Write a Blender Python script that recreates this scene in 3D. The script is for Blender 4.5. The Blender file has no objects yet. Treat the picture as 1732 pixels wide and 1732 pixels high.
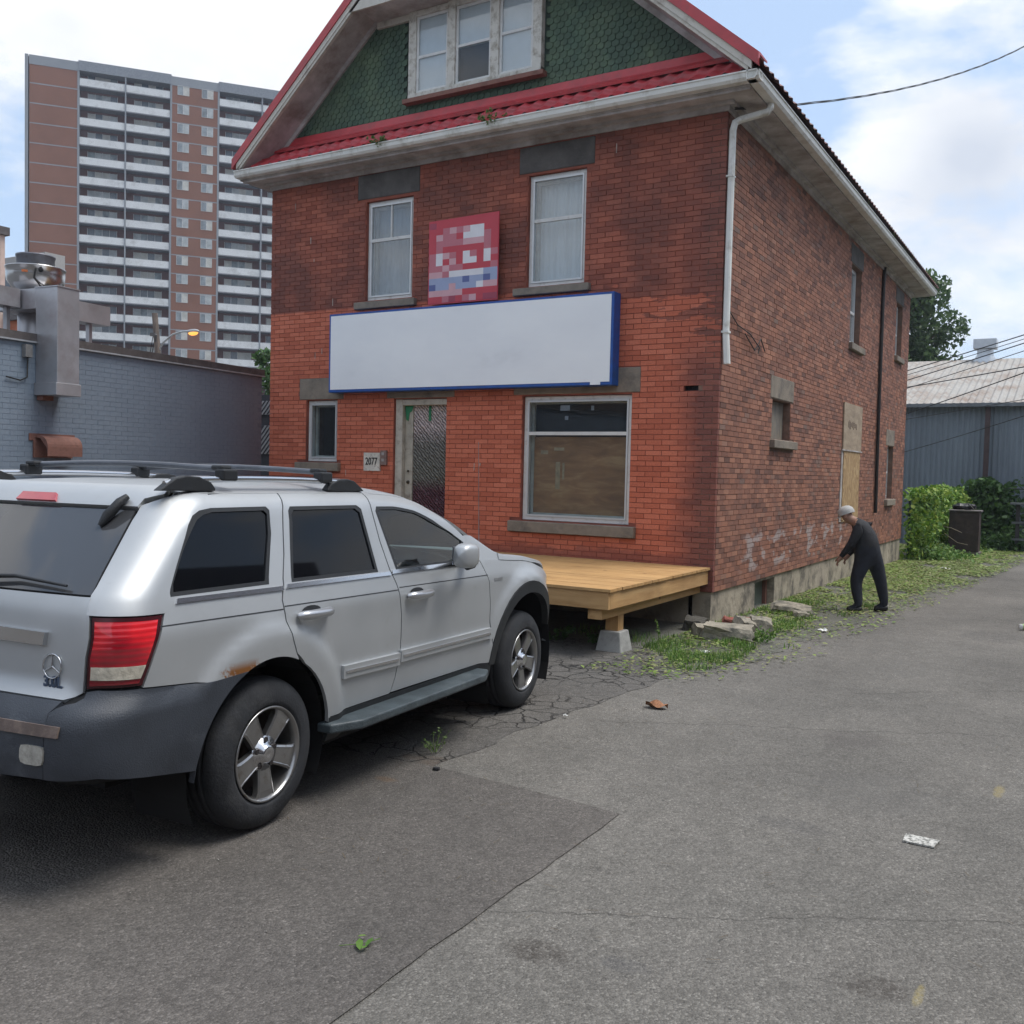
import bpy, bmesh, math, random
from mathutils import Vector, Matrix, noise
from mathutils.geometry import delaunay_2d_cdt

C = bpy.context.scene.collection
scene = bpy.context.scene
R = math.radians
random.seed(11)

# ------------------------------------------------------------------ camera
YAW, PIT, ROL = R(30.919), R(2.498), R(1.325)
FPX, EYE = 1629.8, 1.71
def cam_axes():
    fwd = Vector((-math.sin(YAW), math.cos(YAW), 0)); right = Vector((math.cos(YAW), math.sin(YAW), 0)); up = Vector((0, 0, 1))
    f2 = fwd*math.cos(PIT) - up*math.sin(PIT); u2 = up*math.cos(PIT) + fwd*math.sin(PIT)
    return right*math.cos(ROL) + u2*math.sin(ROL), u2*math.cos(ROL) - right*math.sin(ROL), f2
CR, CU, CF = cam_axes()
cam_data = bpy.data.cameras.new('camera'); cam = bpy.data.objects.new('camera', cam_data); C.objects.link(cam)
cam.matrix_world = Matrix(((CR.x, CU.x, -CF.x, 0), (CR.y, CU.y, -CF.y, 0), (CR.z, CU.z, -CF.z, EYE), (0, 0, 0, 1)))
cam_data.sensor_width = 36; cam_data.lens = FPX/1732*36; cam_data.clip_start = .05; cam_data.clip_end = 3000
scene.camera = cam
def pix(p):                                   # pixel of a world point (1732 px picture), used only to rank pieces by size
    v = Vector(p) - Vector((0, 0, EYE)); z = max(v.dot(CF), .01)
    return 866 + FPX*v.dot(CR)/z, 866 - FPX*v.dot(CU)/z, z

# ------------------------------------------------------------------ light
scene.view_settings.view_transform = 'Standard'; scene.view_settings.look = 'None'
scene.view_settings.exposure = 0.5; scene.view_settings.gamma = 1; scene.view_settings.use_curve_mapping = False
SUN_EL, SUN_AZ = 66, 62            # azimuth clockwise from +Y
w = bpy.data.worlds.new('World'); scene.world = w; w.use_nodes = True
nt = w.node_tree; nt.nodes.clear()
def N(t, typ, **kw):
    n = t.nodes.new(typ)
    for k, v in kw.items():
        if k in n.inputs.keys(): n.inputs[k].default_value = v
        else: setattr(n, k, v)
    return n
def world():
    L = nt.links.new
    out = N(nt, 'ShaderNodeOutputWorld'); bg = N(nt, 'ShaderNodeBackground'); bg.inputs[1].default_value = .12
    L(bg.outputs[0], out.inputs[0])
    sky = N(nt, 'ShaderNodeTexSky', sky_type='NISHITA', sun_disc=False, sun_elevation=R(SUN_EL), sun_rotation=R(SUN_AZ), dust_density=1.5, air_density=1.0, ozone_density=1.2)
    tc = N(nt, 'ShaderNodeTexCoord')
    sep = N(nt, 'ShaderNodeSeparateXYZ'); L(tc.outputs['Generated'], sep.inputs[0])
    def M(op, a, b=None, c=None):
        m = N(nt, 'ShaderNodeMath', operation=op)
        for i, x in enumerate((a, b, c)):
            if x is None: continue
            if hasattr(x, 'default_value') or hasattr(x, 'links'): L(x, m.inputs[i])
            else: m.inputs[i].default_value = x
        return m.outputs[0]
    def VN(scale, detail, rough, sx=(1, 1, 1), loc=(0, 0, 0), dist=0):
        mp = N(nt, 'ShaderNodeMapping'); mp.inputs['Scale'].default_value = sx; mp.inputs['Location'].default_value = loc
        L(tc.outputs['Generated'], mp.inputs[0])
        n = N(nt, 'ShaderNodeTexNoise'); n.inputs['Scale'].default_value = scale; n.inputs['Detail'].default_value = detail
        n.inputs['Roughness'].default_value = rough; n.inputs['Distortion'].default_value = dist
        L(mp.outputs[0], n.inputs['Vector']); return n.outputs[0]
    def blob(d, tight):                      # soft bump of the cloud field round one direction of the sky
        dp = N(nt, 'ShaderNodeVectorMath', operation='DOT_PRODUCT'); L(tc.outputs['Generated'], dp.inputs[0]); dp.inputs[1].default_value = Vector(d).normalized()
        return M('POWER', M('MAXIMUM', dp.outputs['Value'], 0.0), tight)
    base = VN(4.6, 11, .58, (1, 1, 2.0), (1.3, .4, .2), .15)
    dens = M('ADD', M('MULTIPLY', M('SUBTRACT', base, .5), 1.7), .53)
    for d, t, a in (((-.83, .51, .25), 260, -.26), ((-.84, .512, .18), 400, -.22), ((-.30, .865, .405), 420, -.30), ((-.236, .909, .335), 1500, -.34),
                    ((-.254, .93, .262), 900, -.24), ((-.17, .962, .215), 700, -.10), ((-.1, .93, .354), 260, .12), ((-.71, .59, .38), 40, .34), ((-.123, .95, .287), 260, .14), ((-.1, .98, .12), 60, .1)):
        dens = M('ADD', dens, M('MULTIPLY', blob(d, t), a))
    cr = N(nt, 'ShaderNodeValToRGB'); cr.color_ramp.elements[0].position = .40; cr.color_ramp.elements[1].position = .68
    L(dens, cr.inputs[0])
    # cloud colour: bright white with soft grey undersides
    sh = VN(5.5, 8, .55, (1, 1, 2.0), (4.1, 2.2, 0), .1)
    shade = M('ADD', M('MULTIPLY', blob((-.10, .95, .28), 420), .30), M('MULTIPLY', sh, .5))
    cc = N(nt, 'ShaderNodeValToRGB')
    cc.color_ramp.elements[0].position = .22; cc.color_ramp.elements[0].color = (6.5, 6.6, 6.75, 1)
    cc.color_ramp.elements[1].position = .52; cc.color_ramp.elements[1].color = (4.2, 4.55, 5.2, 1)
    L(shade, cc.inputs[0])
    blue = N(nt, 'ShaderNodeMixRGB'); blue.inputs[0].default_value = .62; blue.inputs[2].default_value = (3.9, 5.1, 6.9, 1)
    L(sky.outputs[0], blue.inputs[1])
    mx = N(nt, 'ShaderNodeMixRGB'); L(cr.outputs[0], mx.inputs[0]); L(blue.outputs[0], mx.inputs[1]); L(cc.outputs[0], mx.inputs[2])
    L(mx.outputs[0], bg.inputs[0])
world()
sun_d = bpy.data.lights.new('sun', 'SUN'); sun = bpy.data.objects.new('sun', sun_d); C.objects.link(sun)
sun_d.energy = 2.2; sun_d.angle = R(30); sun_d.color = (1, .96, .9)
_sd = Vector((math.sin(R(SUN_AZ))*math.cos(R(SUN_EL)), math.cos(R(SUN_AZ))*math.cos(R(SUN_EL)), math.sin(R(SUN_EL))))
sun.rotation_euler = _sd.to_track_quat('Z', 'Y').to_euler(); sun.location = _sd*60

# ------------------------------------------------------------------ materials
def newmat(name):
    m = bpy.data.materials.new(name); m.use_nodes = True
    return m, m.node_tree, m.node_tree.nodes['Principled BSDF']
def setp(p, **kw):
    for k, v in kw.items(): p.inputs[k.replace('_', ' ')].default_value = v
def noise_node(t, scale, detail=6, rough=.6, coord='Object', sc=(1, 1, 1), dist=0):
    tc = N(t, 'ShaderNodeTexCoord') if coord != 'World' else N(t, 'ShaderNodeNewGeometry')
    mp = N(t, 'ShaderNodeMapping'); mp.inputs['Scale'].default_value = sc
    t.links.new(tc.outputs[coord if coord != 'World' else 'Position'], mp.inputs[0])
    n = N(t, 'ShaderNodeTexNoise'); n.inputs['Scale'].default_value = scale; n.inputs['Detail'].default_value = detail
    n.inputs['Roughness'].default_value = rough; n.inputs['Distortion'].default_value = dist
    t.links.new(mp.outputs[0], n.inputs['Vector']); return n
def ramp(t, src, stops):
    r = N(t, 'ShaderNodeValToRGB'); e = r.color_ramp.elements
    while len(e) < len(stops): e.new(.5)
    for i, (p, c) in enumerate(stops): e[i].position = p; e[i].color = (c[0], c[1], c[2], 1) if not isinstance(c, float) else (c, c, c, 1)
    t.links.new(src, r.inputs[0]); return r.outputs[0]
def mixc(t, fac, a, b, mode='MIX'):
    m = N(t, 'ShaderNodeMixRGB', blend_type=mode)
    for i, x in ((0, fac), (1, a), (2, b)):
        if isinstance(x, (int, float)): m.inputs[i].default_value = x
        elif isinstance(x, tuple): m.inputs[i].default_value = (x[0], x[1], x[2], 1)
        else: t.links.new(x, m.inputs[i])
    return m.outputs[0]
def bump(t, p, src, strength, dist=.01):
    b = N(t, 'ShaderNodeBump'); b.inputs['Strength'].default_value = strength; b.inputs['Distance'].default_value = dist
    t.links.new(src, b.inputs['Height']); t.links.new(b.outputs[0], p.inputs['Normal'])
def math_(t, op, a, b=0.0):
    m = N(t, 'ShaderNodeMath', operation=op)
    for i, x in ((0, a), (1, b)):
        if isinstance(x, (int, float)): m.inputs[i].default_value = x
        else: t.links.new(x, m.inputs[i])
    return m.outputs[0]
_mc = {}
def mat(name, col, rough=.8, metal=0, var=.25, scale=6, b=.25, bs=60, dirt=None, dscale=1.5, coat=0, spec=None, dth=(.5, .72), sc=(1, 1, 1), coord='World'):
    """plain surface: base colour that wanders by var, fine relief, optional dirt patches"""
    if name in _mc: return _mc[name]
    m, t, p = newmat(name); n = noise_node(t, scale, 7, .6, coord, sc)
    lo = tuple(c*(1-var) for c in col); hi = tuple(min(c*(1+var), 1) for c in col)
    c = ramp(t, n.outputs[0], [(.3, lo), (.7, hi)])
    if dirt:
        d = noise_node(t, dscale, 9, .68, coord, sc); f = ramp(t, d.outputs[0], [(dth[0], 0.0), (dth[1], 1.0)])
        c = mixc(t, f, c, dirt)
    t.links.new(c, p.inputs['Base Color']); setp(p, Roughness=rough, Metallic=metal, Coat_Weight=coat)
    if spec is not None: p.inputs['Specular IOR Level'].default_value = spec
    if b: n2 = noise_node(t, bs, 4, .6, coord, sc); bump(t, p, n2.outputs[0], b)
    _mc[name] = m; return m

# ------------------------------------------------------------------ mesh helpers
class MB:
    def __init__(s): s.v = []; s.f = []; s.sm = []
    def add(s, vs, fs, smooth=False):
        o = len(s.v); s.v += [tuple(v) for v in vs]; s.f += [tuple(i+o for i in f) for f in fs]; s.sm += [smooth]*len(fs); return s
    def box(s, a, b, top=True):
        x0, y0, z0 = a; x1, y1, z1 = b
        return s.add([(x0, y0, z0), (x1, y0, z0), (x1, y1, z0), (x0, y1, z0), (x0, y0, z1), (x1, y0, z1), (x1, y1, z1), (x0, y1, z1)],
                     [(0, 3, 2, 1), (4, 5, 6, 7), (0, 1, 5, 4), (1, 2, 6, 5), (2, 3, 7, 6), (3, 0, 4, 7)])
    def obox(s, c, ax, ay, az):               # oriented box: centre and three half-vectors
        c, ax, ay, az = map(Vector, (c, ax, ay, az)); q = []
        for k in (-1, 1):
            for (i, j) in ((-1, -1), (1, -1), (1, 1), (-1, 1)): q.append(c+ax*i+ay*j+az*k)
        return s.add(q, [(0, 3, 2, 1), (4, 5, 6, 7), (0, 1, 5, 4), (1, 2, 6, 5), (2, 3, 7, 6), (3, 0, 4, 7)])
    def prism(s, poly, z0, z1):               # vertical extrusion of an xy polygon
        n = len(poly); vs = [(x, y, z0) for x, y in poly] + [(x, y, z1) for x, y in poly]
        return s.add(vs, [tuple(range(n-1, -1, -1)), tuple(range(n, 2*n))] + [(i, (i+1) % n, n+(i+1) % n, n+i) for i in range(n)])
    def extr(s, pts, d):                      # closed 3-d outline pushed along d
        n = len(pts); d = Vector(d); a = [Vector(p) for p in pts]; vs = a + [p+d for p in a]
        return s.add(vs, [tuple(range(n-1, -1, -1)), tuple(range(n, 2*n))] + [(i, (i+1) % n, n+(i+1) % n, n+i) for i in range(n)])
    def tube(s, pts, r, n=8, caps=True, smooth=True):
        pts = [Vector(p) for p in pts]; rs = r if isinstance(r, (list, tuple)) else [r]*len(pts); rings = []; up = None
        for i, p in enumerate(pts):
            t = (pts[min(i+1, len(pts)-1)] - pts[max(i-1, 0)]).normalized()
            if up is None:
                up = t.orthogonal().normalized()
            up = (up - t*up.dot(t)).normalized(); sd = t.cross(up)
            rings.append([p + (up*math.cos(2*math.pi*k/n) + sd*math.sin(2*math.pi*k/n))*rs[i] for k in range(n)])
        vs = [q for rg in rings for q in rg]; fs = []
        for i in range(len(pts)-1):
            for k in range(n): fs.append((i*n+k, i*n+(k+1) % n, (i+1)*n+(k+1) % n, (i+1)*n+k))
        s.add(vs, fs, smooth)
        if caps: s.add(rings[0], [tuple(range(n-1, -1, -1))]); s.add(rings[-1], [tuple(range(n))])
        return s
    def lathe(s, prof, o, axis='Z', n=24, smooth=True, M=None):   # prof: (radius, height)
        vs = []
        for r, h in prof:
            for k in range(n):
                a = 2*math.pi*k/n; q = Vector((r*math.cos(a), r*math.sin(a), h))
                if axis == 'Y': q = Vector((q.x, q.z, q.y))
                if M: q = M @ q
                vs.append(q + Vector(o))
        fs = [(i*n+k, i*n+(k+1) % n, (i+1)*n+(k+1) % n, (i+1)*n+k) for i in range(len(prof)-1) for k in range(n)]
        return s.add(vs, fs, smooth)
    def mesh(s, name, m=None):
        me = bpy.data.meshes.new(name); me.from_pydata(s.v, [], s.f); me.polygons.foreach_set('use_smooth', s.sm)
        if m: me.materials.append(m)
        me.update(); return me
    def build(s, name, m, parent=None, kind=None):
        return link(name, s.mesh(name, m), parent, kind)
def link(name, me, parent=None, kind=None):
    o = bpy.data.objects.new(name, me); C.objects.link(o)
    if parent: o.parent = parent
    if kind: o['kind'] = kind
    return o
def recalc(o):
    bm = bmesh.new(); bm.from_mesh(o.data); bmesh.ops.recalc_face_normals(bm, faces=bm.faces[:]); bm.to_mesh(o.data); bm.free(); return o
def tag(o, label, cat, group=None):
    o['label'] = label; o['category'] = cat
    if group: o['group'] = group
    return o
def thing(name, label, cat, loc=(0, 0, 0), group=None):
    """an Empty; children are built in world coordinates and keep them"""
    o = bpy.data.objects.new(name, None); C.objects.link(o); o.empty_display_size = .1
    return tag(o, label, cat, group)
def finish(root, loc):                        # move the root to its base without moving its parts
    root.location = loc; inv = Matrix.Translation(-Vector(loc))
    for ch in root.children: ch.matrix_parent_inverse = inv
def bevel(o, wd, seg=2, ang=35):
    m = o.modifiers.new('bevel', 'BEVEL'); m.width = wd; m.segments = seg; m.limit_method = 'ANGLE'; m.angle_limit = R(ang); return o
def gz(y): return -.011*(max(-60, min(y, 36)) - 2)
def tri_poly(outer, holes=(), step=None):
    """triangulate a 2-d outline with inner grid points; returns points and triangles"""
    def dens(p):
        if not step: return list(p)
        r = []
        for i in range(len(p)):
            a, b = Vector(p[i]), Vector(p[(i+1) % len(p)]); k = max(1, int(math.ceil((b-a).length/step)))
            r += [tuple(a.lerp(b, j/k)) for j in range(k)]
        return r
    loops = [dens(outer)] + [dens(h) for h in holes]
    def inside(x, y, p):
        c = False; n = len(p); j = n-1
        for i in range(n):
            if (p[i][1] > y) != (p[j][1] > y) and x < (p[j][0]-p[i][0])*(y-p[i][1])/(p[j][1]-p[i][1])+p[i][0]: c = not c
            j = i
        return c
    vs = []; es = []
    for lp in loops:
        o = len(vs); vs += [Vector(q) for q in lp]; es += [(o+i, o+(i+1) % len(lp)) for i in range(len(lp))]
    if step:
        x0 = min(q[0] for q in outer); x1 = max(q[0] for q in outer); y0 = min(q[1] for q in outer); y1 = max(q[1] for q in outer)
        bnd = [q for lp in loops for q in lp]; gx = int((x1-x0)/step)+1; gy = int((y1-y0)/step)+1
        cell = {}
        for q in bnd: cell.setdefault((int(q[0]//step), int(q[1]//step)), []).append(q)
        for i in range(gx+1):
            for j in range(gy+1):
                x, y = x0+(i+.5*(j % 2))*step, y0+j*step
                if not inside(x, y, loops[0]) or any(inside(x, y, h) for h in loops[1:]): continue
                ci, cj = int(x//step), int(y//step)
                if any((q[0]-x)**2+(q[1]-y)**2 < (.45*step)**2 for a in (-1, 0, 1) for b_ in (-1, 0, 1) for q in cell.get((ci+a, cj+b_), ())): continue
                vs.append(Vector((x, y)))
    v2, _, f2, *_r = delaunay_2d_cdt(vs, es, [], 0, 1e-6)
    fs = []
    for f in f2:
        cx = sum(v2[i][0] for i in f)/len(f); cy = sum(v2[i][1] for i in f)/len(f)
        if inside(cx, cy, loops[0]) and not any(inside(cx, cy, h) for h in loops[1:]): fs.append(tuple(f))
    return [tuple(q) for q in v2], fs
def text_mesh(s, size, depth=.002, bold=0):
    cu = bpy.data.curves.new('t', 'FONT'); cu.body = s; cu.size = size; cu.extrude = depth; cu.offset = bold; cu.align_x = 'CENTER'; cu.align_y = 'CENTER'
    o = bpy.data.objects.new('t', cu); C.objects.link(o); dg = bpy.context.evaluated_depsgraph_get()
    me = bpy.data.meshes.new_from_object(o.evaluated_get(dg)); bpy.data.objects.remove(o); return me

# ================================================================== GROUND
def asphalt(name, base, stone, warm, cracks=0.0, stains=(), lines=()):
    m, t, p = newmat(name)
    big = noise_node(t, .55, 6, .6, 'World'); mid = noise_node(t, 9, 6, .65, 'World')
    g = N(t, 'ShaderNodeNewGeometry')
    def vor(sc, feat='F1'):
        v = N(t, 'ShaderNodeTexVoronoi', feature=feat); v.inputs['Scale'].default_value = sc; t.links.new(g.outputs['Position'], v.inputs['Vector']); return v
    v1 = vor(100); v2 = vor(230)
    c = ramp(t, big.outputs[0], [(.3, tuple(x*.86 for x in base)), (.7, tuple(x*1.12 for x in warm))])
    st = ramp(t, v1.outputs['Color'], [(0.0, .60), (.42, .92), (.74, 1.14), (1.0, 1.75)])
    c = mixc(t, .9, c, st, 'MULTIPLY')
    st2 = ramp(t, v2.outputs['Color'], [(0.0, .66), (.6, 1.0), (1.0, 1.45)])
    c = mixc(t, .7, c, st2, 'MULTIPLY')
    fine = ramp(t, v1.outputs['Distance'], [(.0, 1.1), (.5, .78)]); c = mixc(t, .6, c, fine, 'MULTIPLY')
    mm = ramp(t, mid.outputs[0], [(.3, .84), (.7, 1.12)]); c = mixc(t, .8, c, mm, 'MULTIPLY')
    # dark specks of oil and grit
    sp = noise_node(t, 38, 3, .5, 'World'); spr = ramp(t, sp.outputs[0], [(.26, 1.0), (.33, 0.0)]); c = mixc(t, math_(t, 'MULTIPLY', spr, .6), c, tuple(x*.35 for x in base))
    sep = N(t, 'ShaderNodeSeparateXYZ'); t.links.new(g.outputs['Position'], sep.inputs[0])
    wob = noise_node(t, 7, 5, .7, 'World'); sp2 = noise_node(t, 3.4, 8, .72, 'World'); c = mixc(t, math_(t, 'MULTIPLY', ramp(t, sp2.outputs[0], [(.30, 1.0), (.40, 0.0)]), .38), c, tuple(x*.5 for x in base)); sp3 = noise_node(t, .9, 5, .6, 'World', (1, .25, 1)); c = mixc(t, .8, c, ramp(t, sp3.outputs[0], [(.36, .88), (.64, 1.10)]), 'MULTIPLY')
    for (x, y, rx, ry, col, am) in stains:
        dx = math_(t, 'DIVIDE', math_(t, 'SUBTRACT', sep.outputs[0], x), rx); dy = math_(t, 'DIVIDE', math_(t, 'SUBTRACT', sep.outputs[1], y), ry)
        d2 = math_(t, 'ADD', math_(t, 'MULTIPLY', dx, dx), math_(t, 'MULTIPLY', dy, dy))
        d3 = math_(t, 'ADD', d2, math_(t, 'MULTIPLY', math_(t, 'SUBTRACT', wob.outputs[0], .5), 3.6))
        f = math_(t, 'MULTIPLY', ramp(t, d3, [(.05, 1.0), (1.1, 0.0)]), ramp(t, d2, [(.6, 1.0), (1.5, 0.0)])); c = mixc(t, math_(t, 'MULTIPLY', math_(t, 'MULTIPLY', f, am*.85), ramp(t, v1.outputs['Color'], [(.1, 1.0), (.9, .45)])), c, col)
    for (x0, x1, y0, sl, amp, wd, sc_) in lines:          # single wandering cracks
        cn = noise_node(t, sc_, 6, .65, 'World', (1, .05, 1)); f_ = math_(t, 'ADD', math_(t, 'ADD', y0, math_(t, 'MULTIPLY', math_(t, 'SUBTRACT', sep.outputs[0], x0), sl)), math_(t, 'MULTIPLY', math_(t, 'SUBTRACT', cn.outputs[0], .5), amp))
        dd = math_(t, 'ABSOLUTE', math_(t, 'SUBTRACT', sep.outputs[1], f_)); k_ = ramp(t, math_(t, 'ADD', dd, math_(t, 'MULTIPLY', math_(t, 'SUBTRACT', wob.outputs[0], .5), .012)), [(wd*.4, 1.0), (wd, 0.0)])
        k_ = math_(t, 'MULTIPLY', k_, math_(t, 'MULTIPLY', math_(t, 'GREATER_THAN', sep.outputs[0], x0), math_(t, 'LESS_THAN', sep.outputs[0], x1))); c = mixc(t, math_(t, 'MULTIPLY', k_, .55), c, (.04, .037, .034))
    h = math_(t, 'ADD', math_(t, 'MULTIPLY', v1.outputs['Distance'], -1.0), math_(t, 'MULTIPLY', mid.outputs[0], .4))
    if cracks:
        wn = noise_node(t, 3.0, 5, .6, 'World'); vm = N(t, 'ShaderNodeVectorMath', operation='ADD')
        sc = N(t, 'ShaderNodeVectorMath', operation='SCALE'); sc.inputs['Scale'].default_value = .22
        t.links.new(wn.outputs['Color'], sc.inputs[0]); t.links.new(g.outputs['Position'], vm.inputs[0]); t.links.new(sc.outputs[0], vm.inputs[1])
        v = N(t, 'ShaderNodeTexVoronoi', feature='DISTANCE_TO_EDGE'); v.inputs['Scale'].default_value = 5.2; t.links.new(vm.outputs[0], v.inputs['Vector'])
        cm = ramp(t, v.outputs['Distance'], [(.012, 1.0), (.05, 0.0)])
        zone = noise_node(t, 1.1, 3, .5, 'World'); zr = ramp(t, zone.outputs[0], [(.38, 0.15), (.58, 1.0)])
        cf = math_(t, 'MULTIPLY', math_(t, 'MULTIPLY', cm, zr), cracks); c = mixc(t, cf, c, (.022, .021, .02))
        h = math_(t, 'SUBTRACT', h, math_(t, 'MULTIPLY', cf, 2.5))
    t.links.new(c, p.inputs['Base Color']); setp(p, Roughness=.9); p.inputs['Specular IOR Level'].default_value = .3
    bump(t, p, h, .8, .008); return m
YEL = (.38, .30, .10)
A_LIGHT = asphalt('asphalt_light', (.172, .163, .148), None, (.190, .178, .160), 0.0,
    stains=((-1.62, 2.97, .17, .10, (.045, .038, .032), .8), (-.57, 3.40, .15, .10, (.05, .042, .036), .75), (-1.32, 3.05, .12, .06, (.07, .07, .075), .5),
            (-.37, 6.06, .035, .16, YEL, .55), (-.42, 3.42, .02, .10, YEL, .6), (-.45, 3.1, .02, .06, YEL, .5), (-1.3, 6.7, .3, .35, (.10, .09, .085), .6),
            (-.85, 12.6, .45, .7, (.07, .068, .066), .55), (-1.75, 3.75, .10, .04, (.06, .055, .05), .6), (-1.2, 4.8, .25, .12, (.08, .078, .08), .4), (-.2, 9.5, .2, .5, (.12, .12, .05), .5), (-1.0, 5.6, .5, .5, (.13, .125, .118), .45), (-2.3, 5.9, .4, .3, (.13, .122, .11), .4), (-1.5, 9.6, .5, .7, (.13, .125, .115), .45)),
    lines=((-1.95, .1, 3.12, .62, .30, .008, 2.6), (-1.6, .8, 8.2, .9, .5, .014, 1.4), (-2.9, -.4, 6.1, .55, .4, .010, 2.0)))
A_DARK = asphalt('asphalt_dark', (.128, .118, .109), None, (.144, .131, .119), 0.0,
    stains=((-3.27, 4.18, .09, .05, (.16, .085, .03), .5), (-4.2, 2.6, .5, .15, (.06, .055, .05), .5)))
A_OLD = asphalt('asphalt_old', (.128, .121, .113), None, (.146, .137, .126), .95, stains=((-3.3, 4.62, .22, .12, (.10, .055, .03), .5),))

def sheet(name, poly, lift, m, step=1.0, thick=.02):
    v, f = tri_poly(poly, (), step)
    n = len(v); o = MB(); o.add([(x, y, gz(y)+lift) for x, y in v], [(a, b, c) if (Vector(v[b])-Vector(v[a])).cross(Vector(v[c])-Vector(v[a])) > 0 else (a, c, b) for a, b, c in f])
    return o.build(name, m, None, 'structure')
g = MB(); ys = [-400, -60, -20, -5, 0, 5, 10, 15, 20, 25, 30, 36, 60, 150, 420]; xs = [-400, -150, -60, -20, -10, -5, 0, 5, 10, 20, 60, 150, 400]
g.add([(x, y, gz(y)) for y in ys for x in xs], [(j*len(xs)+i, j*len(xs)+i+1, (j+1)*len(xs)+i+1, (j+1)*len(xs)+i) for j in range(len(ys)-1) for i in range(len(xs)-1)])
g.build('ground', A_LIGHT, None, 'structure')
def wobble(pts, amp, step=.12, seed=0):
    r = []; rnd = random.Random(seed)
    for i in range(len(pts)):
        a, b = Vector(pts[i]), Vector(pts[(i+1) % len(pts)]); k = max(1, int((b-a).length/step)); nrm = Vector((-(b-a).y, (b-a).x)).normalized()
        for j in range(k):
            q = a.lerp(b, j/k)
            if (b-a).length < 6: q = q + nrm*(noise.noise(Vector((q.x*3+seed, q.y*3, 0)))*amp + noise.noise(Vector((q.x*14, q.y*14, seed)))*amp*.4)
            r.append((q.x, q.y))
    return r
sheet('old_asphalt_apron', wobble([(-3.19, 4.52), (-3.20, 5.38), (-3.20, 6.27), (-3.07, 7.3), (-3.10, 8.0), (-3.3, 8.5), (-3.75, 9.0), (-4.3, 9.25), (-5.04, 9.3), (-10.5, 9.35), (-10.9, 4.2), (-4.9, 3.3)], .07, .1, 3), .003, A_OLD, .5)
sheet('asphalt_patch', wobble([(-12, -8), (-1.92, -8), (-1.925, 2.22), (-1.945, 2.85), (-1.965, 3.39), (-1.965, 3.85), (-1.98, 4.44), (-3.16, 4.53), (-12, 4.0)], .022, .1, 5), .006, A_DARK, .6)
sm = MB(); q = [(-.70, 4.99), (-.545, 4.99), (-.56, 4.88), (-.70, 4.885)]; sm.prism(wobble(q, .006, .02, 1), gz(4.93)+.004, gz(4.93)+.012)
tag(sm.build('paint_mark', mat('road_white', (.55, .54, .50), .8, dirt=(.12, .12, .11), dscale=60, dth=(.45, .6), var=.2, b=.5, bs=150)), 'worn white painted rectangle on the grey driveway', 'paint mark')

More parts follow.
